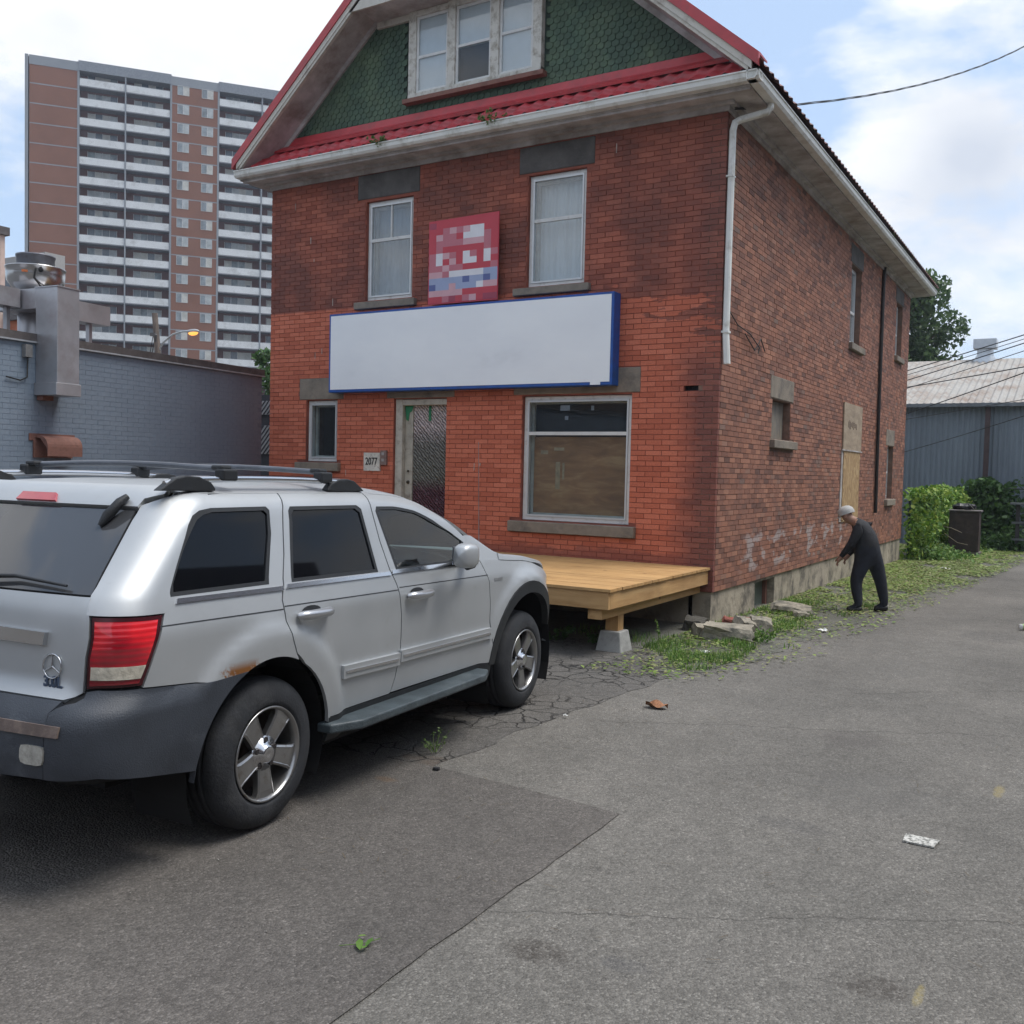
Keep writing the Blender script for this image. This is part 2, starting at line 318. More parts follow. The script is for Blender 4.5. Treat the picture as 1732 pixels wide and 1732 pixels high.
# ================================================================== BRICK HOUSE
YF, XS, XL, YB = 11.07, -3.82, -11.10, 24.40
YG, XG, XGL = 10.545, -3.30, -11.42
house = thing('brick_house', 'two storey red brick house with green shingled gable, red metal roof and boarded side openings', 'house')
def brickmat():
    m, t, p = newmat('house_brick'); g = N(t, 'ShaderNodeNewGeometry'); L = t.links.new
    s = N(t, 'ShaderNodeSeparateXYZ'); L(g.outputs['Position'], s.inputs[0]); x, y, z = s.outputs
    sn = N(t, 'ShaderNodeSeparateXYZ'); L(g.outputs['True Normal'], sn.inputs[0])
    # one running cell number for every brick
    side = math_(t, 'GREATER_THAN', x, XS-.05+.0)                       # bricks of the side wall and the corner
    isside = math_(t, 'MULTIPLY', side, math_(t, 'GREATER_THAN', y, YF+.051))
    a = math_(t, 'ADD', math_(t, 'MULTIPLY', x, math_(t, 'SUBTRACT', 1.0, isside)), math_(t, 'MULTIPLY', y, isside))
    row = math_(t, 'FLOOR', math_(t, 'DIVIDE', math_(t, 'SUBTRACT', z, .30), .065))
    par = math_(t, 'MULTIPLY', math_(t, 'PINGPONG', row, 1.0), .5)
    col = math_(t, 'FLOOR', math_(t, 'ADD', math_(t, 'DIVIDE', a, .21), par))
    cb = N(t, 'ShaderNodeCombineXYZ'); L(row, cb.inputs[0]); L(col, cb.inputs[1]); L(isside, cb.inputs[2])
    wn = N(t, 'ShaderNodeTexWhiteNoise', noise_dimensions='3D'); L(cb.outputs[0], wn.inputs['Vector']); rnd = wn.outputs['Value']
    fine = noise_node(t, 60, 5, .65, 'World'); mid = noise_node(t, 1.3, 8, .65, 'World'); band = noise_node(t, 1.5, 8, .7, 'World', (1, 1, 3.2))
    # front: bright painted lower zone, sooty dark upper zone; side: dull pinkish brown
    low = ramp(t, rnd, [(0, (.46, .125, .072)), (.5, (.54, .155, .090)), (1, (.61, .19, .115))])
    dkk = ramp(t, rnd, [(0, (.21, .066, .048)), (.5, (.28, .090, .062)), (1, (.36, .12, .08))])
    sd = ramp(t, rnd, [(0, (.15, .074, .056)), (.2, (.25, .114, .078)), (.7, (.35, .155, .100)), (.93, (.42, .20, .130)), (1, (.21, .14, .115))])
    # paint line: level at the left, ragged towards the right corner
    edge = math_(t, 'ADD', 4.03, math_(t, 'MULTIPLY', math_(t, 'MAXIMUM', math_(t, 'ADD', x, 5.6), 0.0), -.30))
    rag = math_(t, 'MULTIPLY', math_(t, 'SUBTRACT', band.outputs[0], .5), math_(t, 'MULTIPLY', math_(t, 'MAXIMUM', math_(t, 'ADD', x, 7.2), 0.0), .85))
    rag = math_(t, 'ADD', rag, math_(t, 'MULTIPLY', math_(t, 'SUBTRACT', rnd, .5), math_(t, 'MULTIPLY', math_(t, 'MAXIMUM', math_(t, 'ADD', x, 6.0), 0.0), .12)))
    up = ramp(t, math_(t, 'ADD', math_(t, 'SUBTRACT', z, edge), rag), [(0.0, 0.0), (.03, 1.0)])
    red_up = ramp(t, mid.outputs[0], [(.38, .0), (.62, 1.0)])                      # soot patches over the upper zone
    upc = mixc(t, math_(t, 'MULTIPLY', red_up, .8), mixc(t, .25, dkk, low), mixc(t, .75, dkk, (.115, .058, .052), 'MIX'))
    front = mixc(t, up, low, upc)
    # right edge of the front: brown old brick where the paint has gone
    edx = math_(t, 'ADD', math_(t, 'ADD', x, 4.4), math_(t, 'MULTIPLY', math_(t, 'SUBTRACT', band.outputs[0], .5), .7))
    br = math_(t, 'MULTIPLY', ramp(t, edx, [(0.0, 0.0), (.35, 1.0)]), ramp(t, z, [(0.0, 1.0), (1.0, 1.0)]))
    br = math_(t, 'MULTIPLY', br, ramp(t, math_(t, 'MULTIPLY', z, .25), [(.72, 1.0), (.85, 0.25)]))
    front = mixc(t, math_(t, 'MULTIPLY', br, .9), front, mixc(t, .5, dkk, (.135, .075, .072)))
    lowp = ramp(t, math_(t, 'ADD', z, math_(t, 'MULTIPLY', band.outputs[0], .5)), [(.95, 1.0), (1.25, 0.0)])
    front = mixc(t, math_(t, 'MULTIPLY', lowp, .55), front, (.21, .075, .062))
    # side wall: weathered patches, pale salts beside the spout, thrown paint near the foot
    sp_ = ramp(t, mid.outputs[0], [(.4, .0), (.65, 1.0)]); sd = mixc(t, math_(t, 'MULTIPLY', sp_, .4), sd, (.15, .092, .085))
    ef = math_(t, 'MULTIPLY', ramp(t, math_(t, 'SUBTRACT', y, math_(t, 'MULTIPLY', fine.outputs[0], .5)), [(0, 0.0), (1, 0.0)]), 0.0)
    yy = ramp(t, math_(t, 'MULTIPLY', math_(t, 'SUBTRACT', y, 11.12), 1.0), [(.0, 1.0), (.42, 0.0)])
    zz = math_(t, 'MULTIPLY', ramp(t, math_(t, 'MULTIPLY', z, .1), [(.50, 0.0), (.52, 1.0)]), ramp(t, math_(t, 'MULTIPLY', z, .1), [(.565, 1.0), (.575, 0.0)]))
    eff = math_(t, 'MULTIPLY', math_(t, 'MULTIPLY', yy, zz), ramp(t, rnd, [(.25, 0.0), (.35, .9)])); sd = mixc(t, eff, sd, (.40, .36, .20))
    grf = noise_node(t, 2.6, 3, .5, 'World', (1, 1, 2.0)); zb = math_(t, 'MULTIPLY', ramp(t, math_(t, 'MULTIPLY', z, .5), [(.20, 0.0), (.25, 1.0)]), ramp(t, math_(t, 'MULTIPLY', z, .5), [(.44, 1.0), (.5, 0.0)]))
    yb = ramp(t, math_(t, 'MULTIPLY', math_(t, 'SUBTRACT', y, 10.0), .05), [(.10, 0.0), (.12, 1.0), (.40, 1.0), (.42, 0.0)])
    gf = math_(t, 'MULTIPLY', math_(t, 'MULTIPLY', ramp(t, grf.outputs[0], [(.54, 0.0), (.6, .8)]), zb), yb); sd = mixc(t, gf, sd, (.42, .36, .35))
    c = mixc(t, isside, front, sd)
    c = mixc(t, .6, c, ramp(t, fine.outputs[0], [(.3, .72), (.7, 1.2)]), 'MULTIPLY')
    L(c, p.inputs['Base Color']); setp(p, Roughness=.82); p.inputs['Specular IOR Level'].default_value = .35
    bump(t, p, fine.outputs[0], .45, .006); return m
BRICK = brickmat()
MORTAR = mat('mortar', (.20, .125, .095), .95, var=.3, scale=8, b=.4, dirt=(.15, .12, .10), dscale=3)
CONC = mat('parging', (.38, .33, .26), .95, var=.25, scale=2.5, b=.8, bs=18, dirt=(.13, .115, .095), dscale=2.4, dth=(.46, .62))
STONE = mat('sill_stone', (.24, .205, .165), .9, var=.2, scale=5, b=.4, bs=50, dirt=(.11, .10, .09), dscale=3)
SOOT = mat('lintel_soot', (.10, .095, .092), .92, var=.3, scale=4, b=.4, bs=50, dirt=(.065, .062, .06), dscale=3)
PAINT = mat('old_white_paint', (.58, .56, .50), .7, var=.12, scale=5, b=.25, bs=40, dirt=(.27, .23, .19), dscale=5, dth=(.5, .72))
SOFFIT = mat('dirty_soffit', (.50, .48, .475), .85, var=.2, scale=3, b=.3, bs=30, dirt=(.27, .235, .21), dscale=2.2, dth=(.42, .68), sc=(1, 1, 1))
GUTTER = mat('gutter_white', (.72, .73, .70), .5, var=.08, scale=3, b=.1, bs=30, dirt=(.36, .34, .28), dscale=3.5, dth=(.52, .75))
FRAME = mat('window_frame_paint', (.66, .67, .66), .55, var=.08, scale=6, b=.15, bs=60, dirt=(.38, .36, .33), dscale=7, dth=(.54, .75))
WRED = mat('weathered_red_roof', (.17, .075, .07), .7, var=.3, scale=3, b=.1, dirt=(.12, .11, .09), dscale=2)
REDM = mat('red_metal_roof', (.46, .045, .055), .45, var=.15, scale=4, b=.05, bs=20, dirt=(.22, .06, .06), dscale=3, dth=(.5, .8), spec=.6)
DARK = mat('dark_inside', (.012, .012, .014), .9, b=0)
WHTF = mat('fleck_white', (.45, .40, .36), .8, b=0)
RUST = mat('rust_paint', (.23, .11, .085), .8, var=.25, scale=8, dirt=(.12, .06, .045), dscale=8)
def glass(name, tint=(.85, .88, .88), refl=1.0, rough=.02, ior=1.5, wav=0, film=0.0):
    m, t, p = newmat(name); t.nodes.remove(p); out = t.nodes['Material Output']
    tr = N(t, 'ShaderNodeBsdfTransparent'); tr.inputs[0].default_value = (*tint, 1); gl = N(t, 'ShaderNodeBsdfGlossy'); gl.inputs['Roughness'].default_value = rough
    gl.inputs[0].default_value = (refl, refl, refl, 1); fr0 = N(t, 'ShaderNodeFresnel'); fr0.inputs[0].default_value = ior; gb = N(t, 'ShaderNodeNewGeometry'); fr = N(t, 'ShaderNodeMath', operation='MULTIPLY'); inv = N(t, 'ShaderNodeMath', operation='SUBTRACT'); inv.inputs[0].default_value = 1; t.links.new(gb.outputs['Backfacing'], inv.inputs[1]); t.links.new(fr0.outputs[0], fr.inputs[0]); t.links.new(inv.outputs[0], fr.inputs[1])
    mx = N(t, 'ShaderNodeMixShader')
    if wav:
        n = noise_node(t, 2.0, 2, .5, 'World'); b = N(t, 'ShaderNodeBump'); b.inputs['Strength'].default_value = wav; b.inputs['Distance'].default_value = .02
        t.links.new(n.outputs[0], b.inputs['Height']); t.links.new(b.outputs[0], gl.inputs['Normal'])
    t.links.new(fr.outputs[0], mx.inputs[0]); t.links.new(tr.outputs[0], mx.inputs[1]); t.links.new(gl.outputs[0], mx.inputs[2]); last = mx
    if film:  # pale grey-blue diffuse film mixed over the pane
        df = N(t, 'ShaderNodeBsdfDiffuse'); df.inputs[0].default_value = (.62, .67, .70, 1); dn = noise_node(t, 2.5, 6, .65, 'World', (1, 1, .6)); dr = ramp(t, dn.outputs[0], [(.3, film*.6), (.7, film*1.3)]); m2 = N(t, 'ShaderNodeMixShader')
        t.links.new(math_(t, 'MULTIPLY', dr, inv.outputs[0]), m2.inputs[0]); t.links.new(mx.outputs[0], m2.inputs[1]); t.links.new(df.outputs[0], m2.inputs[2]); last = m2
    t.links.new(last.outputs[0], out.inputs[0]); return m
GLASS_UP = glass('pale_upper_glass', (.90, .93, .94), .95, .02, 1.9, .05, .20)
GLASS = glass('window_glass', (.88, .92, .93), .95, .015, 1.6, .05, .015)

def lw(face, a, d, z):                        # a along the wall, d inwards
    return (a, YF+d, z) if face == 'F' else (XS-d, a, z)
def lbox(mb, face, a0, a1, d0, d1, z0, z1):
    p, q = lw(face, a0, d0, z0), lw(face, a1, d1, z1)
    return mb.box([min(p[i], q[i]) for i in range(3)], [max(p[i], q[i]) for i in range(3)])
OPEN = {'F': [(-9.22, -8.37, 4.13, 5.56), (-6.49, -5.64, 4.12, 5.57), (-10.34, -9.72, 1.77, 2.70), (-8.65, -7.73, .62, 2.69), (-6.50, -4.93, 1.05, 2.69), (-4.25, -4.02, 2.71, 2.78)],
        'S': [(13.30, 14.24, 2.23, 2.78), (18.0, 18.86, 4.15, 5.55), (22.62, 23.40, 4.44, 5.60), (22.17, 22.90, 1.27, 2.42)]}
BLOCK = {'F': [(-9.38, -8.26, 5.60, 5.95), (-6.63, -5.53, 5.60, 5.94), (-10.48, -9.60, 2.71, 3.03), (-8.78, -7.60, 2.70, 3.02), (-6.64, -4.82, 2.71, 3.02),
               (-9.38, -8.28, 4.005, 4.11), (-6.66, -5.54, 4.005, 4.105), (-10.51, -9.64, 1.63, 1.76), (-6.66, -4.83, .895, 1.04)],
         'S': [(13.20, 14.38, 2.79, 3.10), (17.90, 18.98, 5.56, 5.90), (22.5, 23.5, 5.61, 5.92), (21.98, 22.98, 2.43, 2.78),
               (13.24, 14.46, 2.10, 2.22), (17.95, 19.1, 4.02, 4.14), (22.58, 23.5, 4.31, 4.43), (22.02, 23.05, 1.12, 1.26)]}
def walls(face, a0, a1, z0, z1, holes, th, m, name='wall'):
    xs_ = sorted({a0, a1} | {v for h in holes for v in h[:2]}); zs_ = sorted({z0, z1} | {v for h in holes for v in h[2:]}); mb = MB()
    for i in range(len(xs_)-1):
        j = 0
        while j < len(zs_)-1:
            def hole(k): return any(h[0] < (xs_[i]+xs_[i+1])/2 < h[1] and h[2] < (zs_[k]+zs_[k+1])/2 < h[3] for h in holes)
            if hole(j): j += 1; continue
            k = j
            while k+1 < len(zs_)-1 and not hole(k+1): k += 1
            lbox(mb, face, xs_[i], xs_[i+1], 0, th, zs_[j], zs_[k+1]); j = k+1
    return mb.build(name, m, house)
walls('F', XL, XS-.25, .30, 6.03, OPEN['F'], .25, mat('painted_mortar', (.27, .082, .055), .95, var=.3, scale=3, b=.4, dirt=(.15, .055, .042), dscale=1.2))
walls('S', YF, YB, .30, 6.03, OPEN['S'], .25, MORTAR)
b = MB(); b.box((XL, YF+.25, .30), (XL+.25, YB, 6.03)); b.box((XL+.25, YB-.25, .30), (XS-.25, YB, 6.03)); b.build('wall', MORTAR, house)
b = MB(); b.box((XL+.02, YF+.02, -.6), (XS-.25, YF+.3, .298)); b.box((XS-.3, YF+.02, -.6), (XS-.02, 12.86, .298)); b.box((XS-.3, 13.80, -.6), (XS-.02, YB, .298)); b.box((XS-.3, 12.86, .26), (XS-.02, 13.80, .297)); b.box((XS-.3, 12.86, -.6), (XS-.02, 13.80, -.2)); b.box((XL+.02, YF+.3, -.6), (XL+.3, YB, .298))
b.build('foundation', CONC, house)
b = MB(); b.box((XS-.20, 12.88, -.18), (XS-.17, 13.78, .24)); fw = b.build('basement_window', mat('dusty_green_pane', (.10, .13, .115), .35, var=.3, scale=5, b=0), house)
b = MB(); b.box((XS-.17, 12.87, -.19), (XS-.12, 12.93, .25)); b.box((XS-.17, 13.72, -.19), (XS-.12, 13.79, .25)); b.build('frame', RUST, fw)
b = MB(); b.box((XL+.3, YF+.9, .32), (XS-.9, YB-.3, 5.9)); b.build('dark_room_block', DARK, house)           # near-black block stands in for the unlit rooms behind the panes

# ---- bricks
def brick_pieces(face, a0, a1, z0, z1, keep_out, proud=.006):
    out = []; rows = int((z1-z0)/.065)
    for r in range(rows):
        zb, zt = z0+r*.065+.004, z0+(r+1)*.065-.004
        spans = [(a0, a1)]
        for h in keep_out:
            if h[2] < zt-.012 and h[3] > zb+.012:
                ns = []
                for s in spans:
                    if h[1] <= s[0] or h[0] >= s[1]: ns.append(s); continue
                    if h[0] > s[0]: ns.append((s[0], h[0]-.004))
                    if h[1] < s[1]: ns.append((h[1]+.004, s[1]))
                spans = ns
        off = .105 if r % 2 else 0
        for s0, s1 in spans:
            k = math.floor((s0+off)/.21)
            while k*.21-off < s1:
                l, rr = max(k*.21-off+.004, s0), min((k+1)*.21-off-.004, s1); k += 1
                if rr-l > .025: out.append((l, rr, zb, zt))
    return out
def rank_pieces(items, parent, name, stuffname, m, limit=300, hidden=lambda X, Y: False, jit=.0028):
    """items: (corner low, corner high) boxes whose seen face counts; the largest in the picture become parts of their own"""
    sc = []
    for i, (lo, hi) in enumerate(items):
        c = [(lo[j]+hi[j])/2 for j in range(3)]; x, y, z = pix(c)
        vis = 0 < x < 1732 and 0 < y < 1732 and z > .2 and not hidden(x, y)
        x0, y0, _ = pix(lo); x1, y1, _ = pix(hi)
        sc.append((abs(x1-x0)*max(abs(y1-y0), 1) if vis else -1, i))
    sc.sort(reverse=True); top = {i for s, i in sc[:limit] if s > 0}
    unit = MB().box((-.5, -.5, -.5), (.5, .5, .5)).mesh(name, m); rest = MB(); rnd = random.Random(5)
    for i, (lo, hi) in enumerate(items):
        c = [(lo[j]+hi[j])/2 for j in range(3)]; s = [hi[j]-lo[j] for j in range(3)]; dj = rnd.uniform(-jit, jit)
        if i in top:
            o = bpy.data.objects.new(name, unit); C.objects.link(o); o.parent = parent; o.location = (c[0]+dj, c[1]-dj, c[2]); o.scale = s
            o.rotation_euler = (0, 0, rnd.uniform(-.003, .003))
        else: rest.box((lo[0]+dj, lo[1]-dj, lo[2]), (hi[0]+dj, hi[1]-dj, hi[2]))
    if rest.v: rest.build(stuffname, m, parent, 'stuff')
items = []
kf = OPEN['F'] + BLOCK['F']; ks = OPEN['S'] + BLOCK['S']
for l, r_, z0, z1 in brick_pieces('F', XL-.006, XS+.006, .30, 6.02, kf): items.append(((l, YF-.007, z0), (r_, YF+.05, z1)))
for l, r_, z0, z1 in brick_pieces('S', YF+.052, YB, .30, 6.02, ks): items.append(((XS-.05, l, z0), (XS+.007, r_, z1)))
def hid(x, y):
    return (x < 830 and y > 790) or (556 < x < 1050 and 490 < y < 665) or (725 < x < 852 and 355 < y < 520) or (x < 970 and y > 935)
rank_pieces(items, house, 'brick', 'brickwork', BRICK, 300, hid)
items = [((XL-.006, l, z0), (XL+.05, r_, z1)) for l, r_, z0, z1 in brick_pieces('F', YF+.06, YB, .30, 6.02, [])]
mb_ = MB(); [mb_.box(a, c) for a, c in items]; mb_.build('side_brickwork', BRICK, house, 'stuff')

# ---- lintels and sills
for face in 'FS':
    for i, (a0, a1, z0, z1) in enumerate(BLOCK[face]):
        lint = i < (5 if face == 'F' else 4); dark_ = lint and z0 > 5
        b = MB()
        if lint: lbox(b, face, a0, a1, -.012, .12, z0, z1)
        else: lbox(b, face, a0, a1, -.075, .16, z0, z1-.004)
        o = b.build('lintel' if lint else 'sill', SOOT if dark_ else STONE, house); bevel(o, .008, 1)

# ---- windows
def ring(mb, face, a0, a1, z0, z1, w_, d0, d1, wb=None):
    wb = wb or w_
    lbox(mb, face, a0, a1, d0, d1, z0, z0+wb); lbox(mb, face, a0, a1, d0, d1, z1-w_, z1)
    lbox(mb, face, a0, a0+w_, d0, d1, z0+wb, z1-w_); lbox(mb, face, a1-w_, a1, d0, d1, z0+wb, z1-w_); return mb
CURT = mat('net_curtain', (.66, .70, .73), .9, var=.06, scale=3, b=0)
CURTD = mat('grey_curtain', (.34, .37, .40), .9, var=.12, scale=3, b=0)
def window(face, a0, a1, z0, z1, rail, label=None, rec=.05, cur=None, split=False, curd=.45, fw_=.05, curz=None):
    b = ring(MB(), face, a0+.004, a1-.004, z0+.004, z1-.004, fw_, rec, rec+.09); wo = b.build('window', FRAME, house); bevel(wo, .004, 1)
    if label: wo['label'] = label
    b = ring(MB(), face, a0+fw_+.003, a1-fw_-.003, z0+fw_+.003, z1-fw_-.003, .022, rec-.012, rec+.03); b.build('storm_frame', mat('aluminium_frame', (.60, .62, .63), .4, var=.05, b=0, metal=.3), wo)
    i0, i1, j0, j1 = a0+fw_+.026, a1-fw_-.026, z0+fw_+.026, z1-fw_-.026
    if rail:
        b = MB(); lbox(b, face, i0, i1, rec-.008, rec+.03, rail-.022, rail+.022); b.build('meeting_rail', FRAME, wo)
        parts = [(j0, rail-.024), (rail+.024, j1)]
    else: parts = [(j0, j1)]
    for k, (p0, p1) in enumerate(parts):
        b = MB(); lbox(b, face, i0, i1, rec+.012, rec+.016, p0, p1); b.build('pane', GLASS_UP if z0 > 4 else GLASS, wo)
        if split and k == 1:
            b = MB(); m_ = (i0+i1)/2; lbox(b, face, m_-.012, m_+.012, rec-.004, rec+.03, p0, p1); b.build('glazing_bar', FRAME, wo)
    b = MB()   # inner sash set back, as the photo shows through the storm glass
    ring(b, face, a0+fw_, a1-fw_, z0+fw_, z1-fw_, .045, rec+.10, rec+.14)
    b.build('sash', mat('inner_sash', (.42, .42, .39), .7, b=.1), wo)
    if cur:
        c0, c1 = curz or (z0, z1); mb = MB(); n = 40; vs = []
        for k in range(n+1):
            a = a0+.02+(a1-a0-.04)*k/n; dd = rec+.165+.012*math.sin(k*1.7)+.008*math.sin(k*3.9)
            vs += [lw(face, a, dd, c0), lw(face, a, dd, c1)]
        mb.add(vs, [(2*k, 2*k+1, 2*k+3, 2*k+2) for k in range(n)], True); mb.build('curtain', cur, wo)
    return wo
wUL = window('F', -9.22, -8.37, 4.13, 5.56, 5.0, 'upper window with divided top pane', cur=CURTD, split=True)
wUR = window('F', -6.49, -5.64, 4.12, 5.57, 4.98, 'wide upper window with net curtain', cur=CURT)
window('F', -10.34, -9.72, 1.77, 2.70, None, 'small narrow ground floor window', cur=None)
wLR = window('F', -6.50, -4.93, 1.05, 2.69, 2.20, 'large shop window boarded inside behind lower pane', cur=None, fw_=.055)
# fringe hanging on two strings inside the upper right window
fr = MB(); rnd = random.Random(3)
for zz_ in (4.47, 4.22):
    for k in range(26):
        a = -6.38+.64*k/26; h = rnd.uniform(.01, .035); lbox(fr, 'F', a, a+.012, .28-.02, .285-.02, zz_-h, zz_)
    lbox(fr, 'F', -6.4, -5.72, .262, .266, zz_, zz_+.004)
fr.build('curtain_fringe', mat('fringe', (.05, .05, .05), .9, b=0), wUR)
b = MB(); lbox(b, 'F', -6.42, -5.0, .165, .18, 1.11, 2.16)
ply, tply, pply = newmat('plywood_inside')
def woodmat(name, c1, c2, c3, sc=(1, 8, 1), rough=.75, k=3.0, knots=0):
    if name in _mc: return _mc[name]
    m, t, p = newmat(name); n = noise_node(t, k, 9, .65, 'World', sc, .6); n2 = noise_node(t, 1.7, 5, .6, 'World')
    c = ramp(t, n.outputs[0], [(.32, c1), (.5, c2), (.68, c3)]); c = mixc(t, .5, c, ramp(t, n2.outputs[0], [(.35, .75), (.65, 1.15)]), 'MULTIPLY')
    if knots:
        v = N(t, 'ShaderNodeTexVoronoi'); v.inputs['Scale'].default_value = knots; g = N(t, 'ShaderNodeNewGeometry'); t.links.new(g.outputs['Position'], v.inputs['Vector'])
        c = mixc(t, ramp(t, v.outputs['Distance'], [(.04, .8), (.085, 0.0)]), c, (.13, .06, .02))
    t.links.new(c, p.inputs['Base Color']); setp(p, Roughness=rough); bump(t, p, n.outputs[0], .25, .004); _mc[name] = m; return m
PLY = woodmat('inside_plywood', (.20, .095, .038), (.30, .15, .062), (.42, .25, .115), (1, 1, 4), k=2.2)
b.build('plywood_board', PLY, wLR)
b = MB(); rnd = random.Random(8)      # pale smears and masking on the board and upper pane
for a, z0_, h, w_ in ((-6.07, 1.47, .36, .065), (-5.97, 1.60, .22, .03), (-6.30, 1.93, .05, .11), (-6.10, 1.98, .04, .15)):
    lbox(b, 'F', a, a+w_, .160, .1645, z0_, z0_+h)
b.build('putty_smear', mat('putty', (.34, .27, .17), .9, var=.3, scale=20), wLR)
b = MB(); lbox(b, 'F', -6.0, -5.86, .12, .124, 2.50, 2.57); lbox(b, 'F', -5.93, -5.88, .12, .124, 2.38, 2.43); lbox(b, 'F', -5.55, -5.51, .12, .124, 2.50, 2.56); b.build('tape_scrap', mat('tape', (.28, .30, .36), .8), wLR)
b = MB(); lbox(b, 'F', -6.5, -4.93, .35, .36, 2.2, 2.69); b.build('dark_backing', mat('navy_sheet', (.02, .025, .035), .9), wLR)  # dark navy sheet behind the upper pane
for (a0, a1, z0, z1, rl, lb) in ((18.0, 18.86, 4.15, 5.55, 4.75, 'upper side window with white blind'), (22.62, 23.40, 4.44, 5.60, 4.95, 'rear upper side window'), (22.17, 22.90, 1.27, 2.42, 1.85, 'rear lower side window')):
    wo = window('S', a0, a1, z0, z1, rl, lb, rec=.10, cur=CURT if z0 > 4 else None, curz=(rl, z1))
b = MB(); lbox(b, 'S', 13.31, 14.23, .10, .13, 2.24, 2.77); b.build('window_board', woodmat('grey_board', (.13, .12, .11), (.22, .20, .17), (.30, .25, .17), (1, 6, 1), k=3), house)['label'] = 'weathered board closing small side opening'
# boarded side door
b = MB(); lbox(b, 'S', 17.70, 19.25, -.035, -.012, 2.21, 3.05); pu = b.build('door_board', woodmat('pale_ply', (.28, .22, .16), (.36, .28, .20), (.42, .34, .25), (1, 1, 3), k=3), house); pu['label'] = 'pale plywood board with faint marks'
b = MB(); rnd = random.Random(9)
for k in range(9):
    a = 18.05+k*.085; lbox(b, 'S', a, a+.03, -.039, -.0355, 2.62+rnd.uniform(-.03, .02), 2.70+rnd.uniform(0, .06))
b.build('faint_scrawl', mat('scrawl', (.14, .10, .08), .9), pu)
def osb():
    m, t, p = newmat('osb'); g = N(t, 'ShaderNodeNewGeometry'); mp = N(t, 'ShaderNodeMapping'); mp.inputs['Scale'].default_value = (1, 1, .5); t.links.new(g.outputs['Position'], mp.inputs[0])
    v = N(t, 'ShaderNodeTexVoronoi'); v.inputs['Scale'].default_value = 24; t.links.new(mp.outputs[0], v.inputs['Vector'])
    c = ramp(t, v.outputs['Color'], [(0, (.26, .155, .07)), (.5, (.40, .26, .13)), (1, (.52, .37, .20))]); t.links.new(c, p.inputs['Base Color']); setp(p, Roughness=.8); return m
b = MB(); lbox(b, 'S', 17.80, 19.2, -.03, -.010, .92, 2.195); b.build('door_board', osb(), house)['label'] = 'brown chipboard covering side doorway'
b = MB(); lbox(b, 'S', 17.66, 17.79, -.02, -.008, .92, 2.2); lbox(b, 'S', 17.6, 19.3, -.045, -.036, 2.19, 2.215); b.build('door_trim', SOFFIT, house)

# ---- front door
b = MB(); lbox(b, 'F', -8.645, -8.52, .03, .17, .62, 2.69); lbox(b, 'F', -8.52, -7.735, .03, .17, 2.60, 2.685)
dfr = b.build('door_frame', mat('door_paint', (.48, .46, .40), .75, var=.12, scale=6, dirt=(.25, .22, .18), dscale=9), house); bevel(dfr, .006, 1)
b = MB(); lbox(b, 'F', -8.515, -8.38, .10, .15, .62, 2.60); lbox(b, 'F', -8.38, -7.735, .10, .15, .62, .80); door = b.build('door', mat('door_paint2', (.42, .40, .34), .7, var=.15, scale=6, dirt=(.2, .17, .14), dscale=8), house)
def dimple():
    m, t, p = newmat('textured_door_glass'); g = N(t, 'ShaderNodeNewGeometry'); mp = N(t, 'ShaderNodeMapping'); mp.inputs['Rotation'].default_value = (0, R(45), 0); mp.inputs['Scale'].default_value = (1, 1, 1)
    t.links.new(g.outputs['Position'], mp.inputs[0]); wv = N(t, 'ShaderNodeTexWave', wave_type='BANDS', bands_direction='X'); wv.inputs['Scale'].default_value = 8; wv.inputs['Distortion'].default_value = 5; wv.inputs['Detail Scale'].default_value = 2
    t.links.new(mp.outputs[0], wv.inputs[0]); v = noise_node(t, 34, 2, .5, 'World')
    s = N(t, 'ShaderNodeSeparateXYZ'); t.links.new(g.outputs['Position'], s.inputs[0])
    zc = ramp(t, math_(t, 'MULTIPLY', math_(t, 'ADD', s.outputs[2], math_(t, 'MULTIPLY', v.outputs[0], .25)), .33), [(.50, (.07, .025, .035)), (.56, (.13, .13, .11)), (.72, (.15, .15, .14)), (.80, (.42, .36, .36)), (.95, (.52, .46, .45))])
    hh = math_(t, 'ADD', wv.outputs['Fac'], v.outputs[0]); c = mixc(t, .85, zc, ramp(t, hh, [(.45, .45), (1.0, 1.2), (1.4, 1.9)]), 'MULTIPLY')
    t.links.new(c, p.inputs['Base Color']); setp(p, Roughness=.25); bump(t, p, hh, .9, .03); return m
b = MB(); lbox(b, 'F', -8.375, -7.74, .115, .13, .80, 2.598); b.build('pane', dimple(), door)
b = MB(); M90 = Matrix.Rotation(R(90), 4, 'X'); b.lathe([(0, .02), (.022, .02), (.026, .0), (.026, -.01)], (-8.45, YF+.10, 1.50), n=16, M=M90); b.lathe([(0, .02), (.014, .02), (.016, .0)], (-8.45, YF+.10, 1.66), n=12, M=M90); b.build('lock', mat('old_brass', (.06, .05, .035), .5, metal=.6), door)
b = MB(); b.extr([(-8.52, YF+.09, 2.596), (-8.37, YF+.09, 2.596), (-8.40, YF+.09, 2.52), (-8.44, YF+.09, 2.50), (-8.46, YF+.09, 2.38), (-8.50, YF+.09, 2.40)], (0, .006, 0)); recalc(b.build('ribbon_scrap', mat('green_tape', (.02, .20, .09), .6), door)); b = MB(); lbox(b, 'F', -8.11, -8.07, .105, .113, 2.38, 2.59); b.build('ribbon_scrap', mat('green_tape', (.02, .16, .075), .6), door)
b = MB(); lbox(b, 'F', -8.7, -7.7, -.02, .2, .60, .62); b.build('door_threshold', SOOT, house)
rnd = random.Random(77)
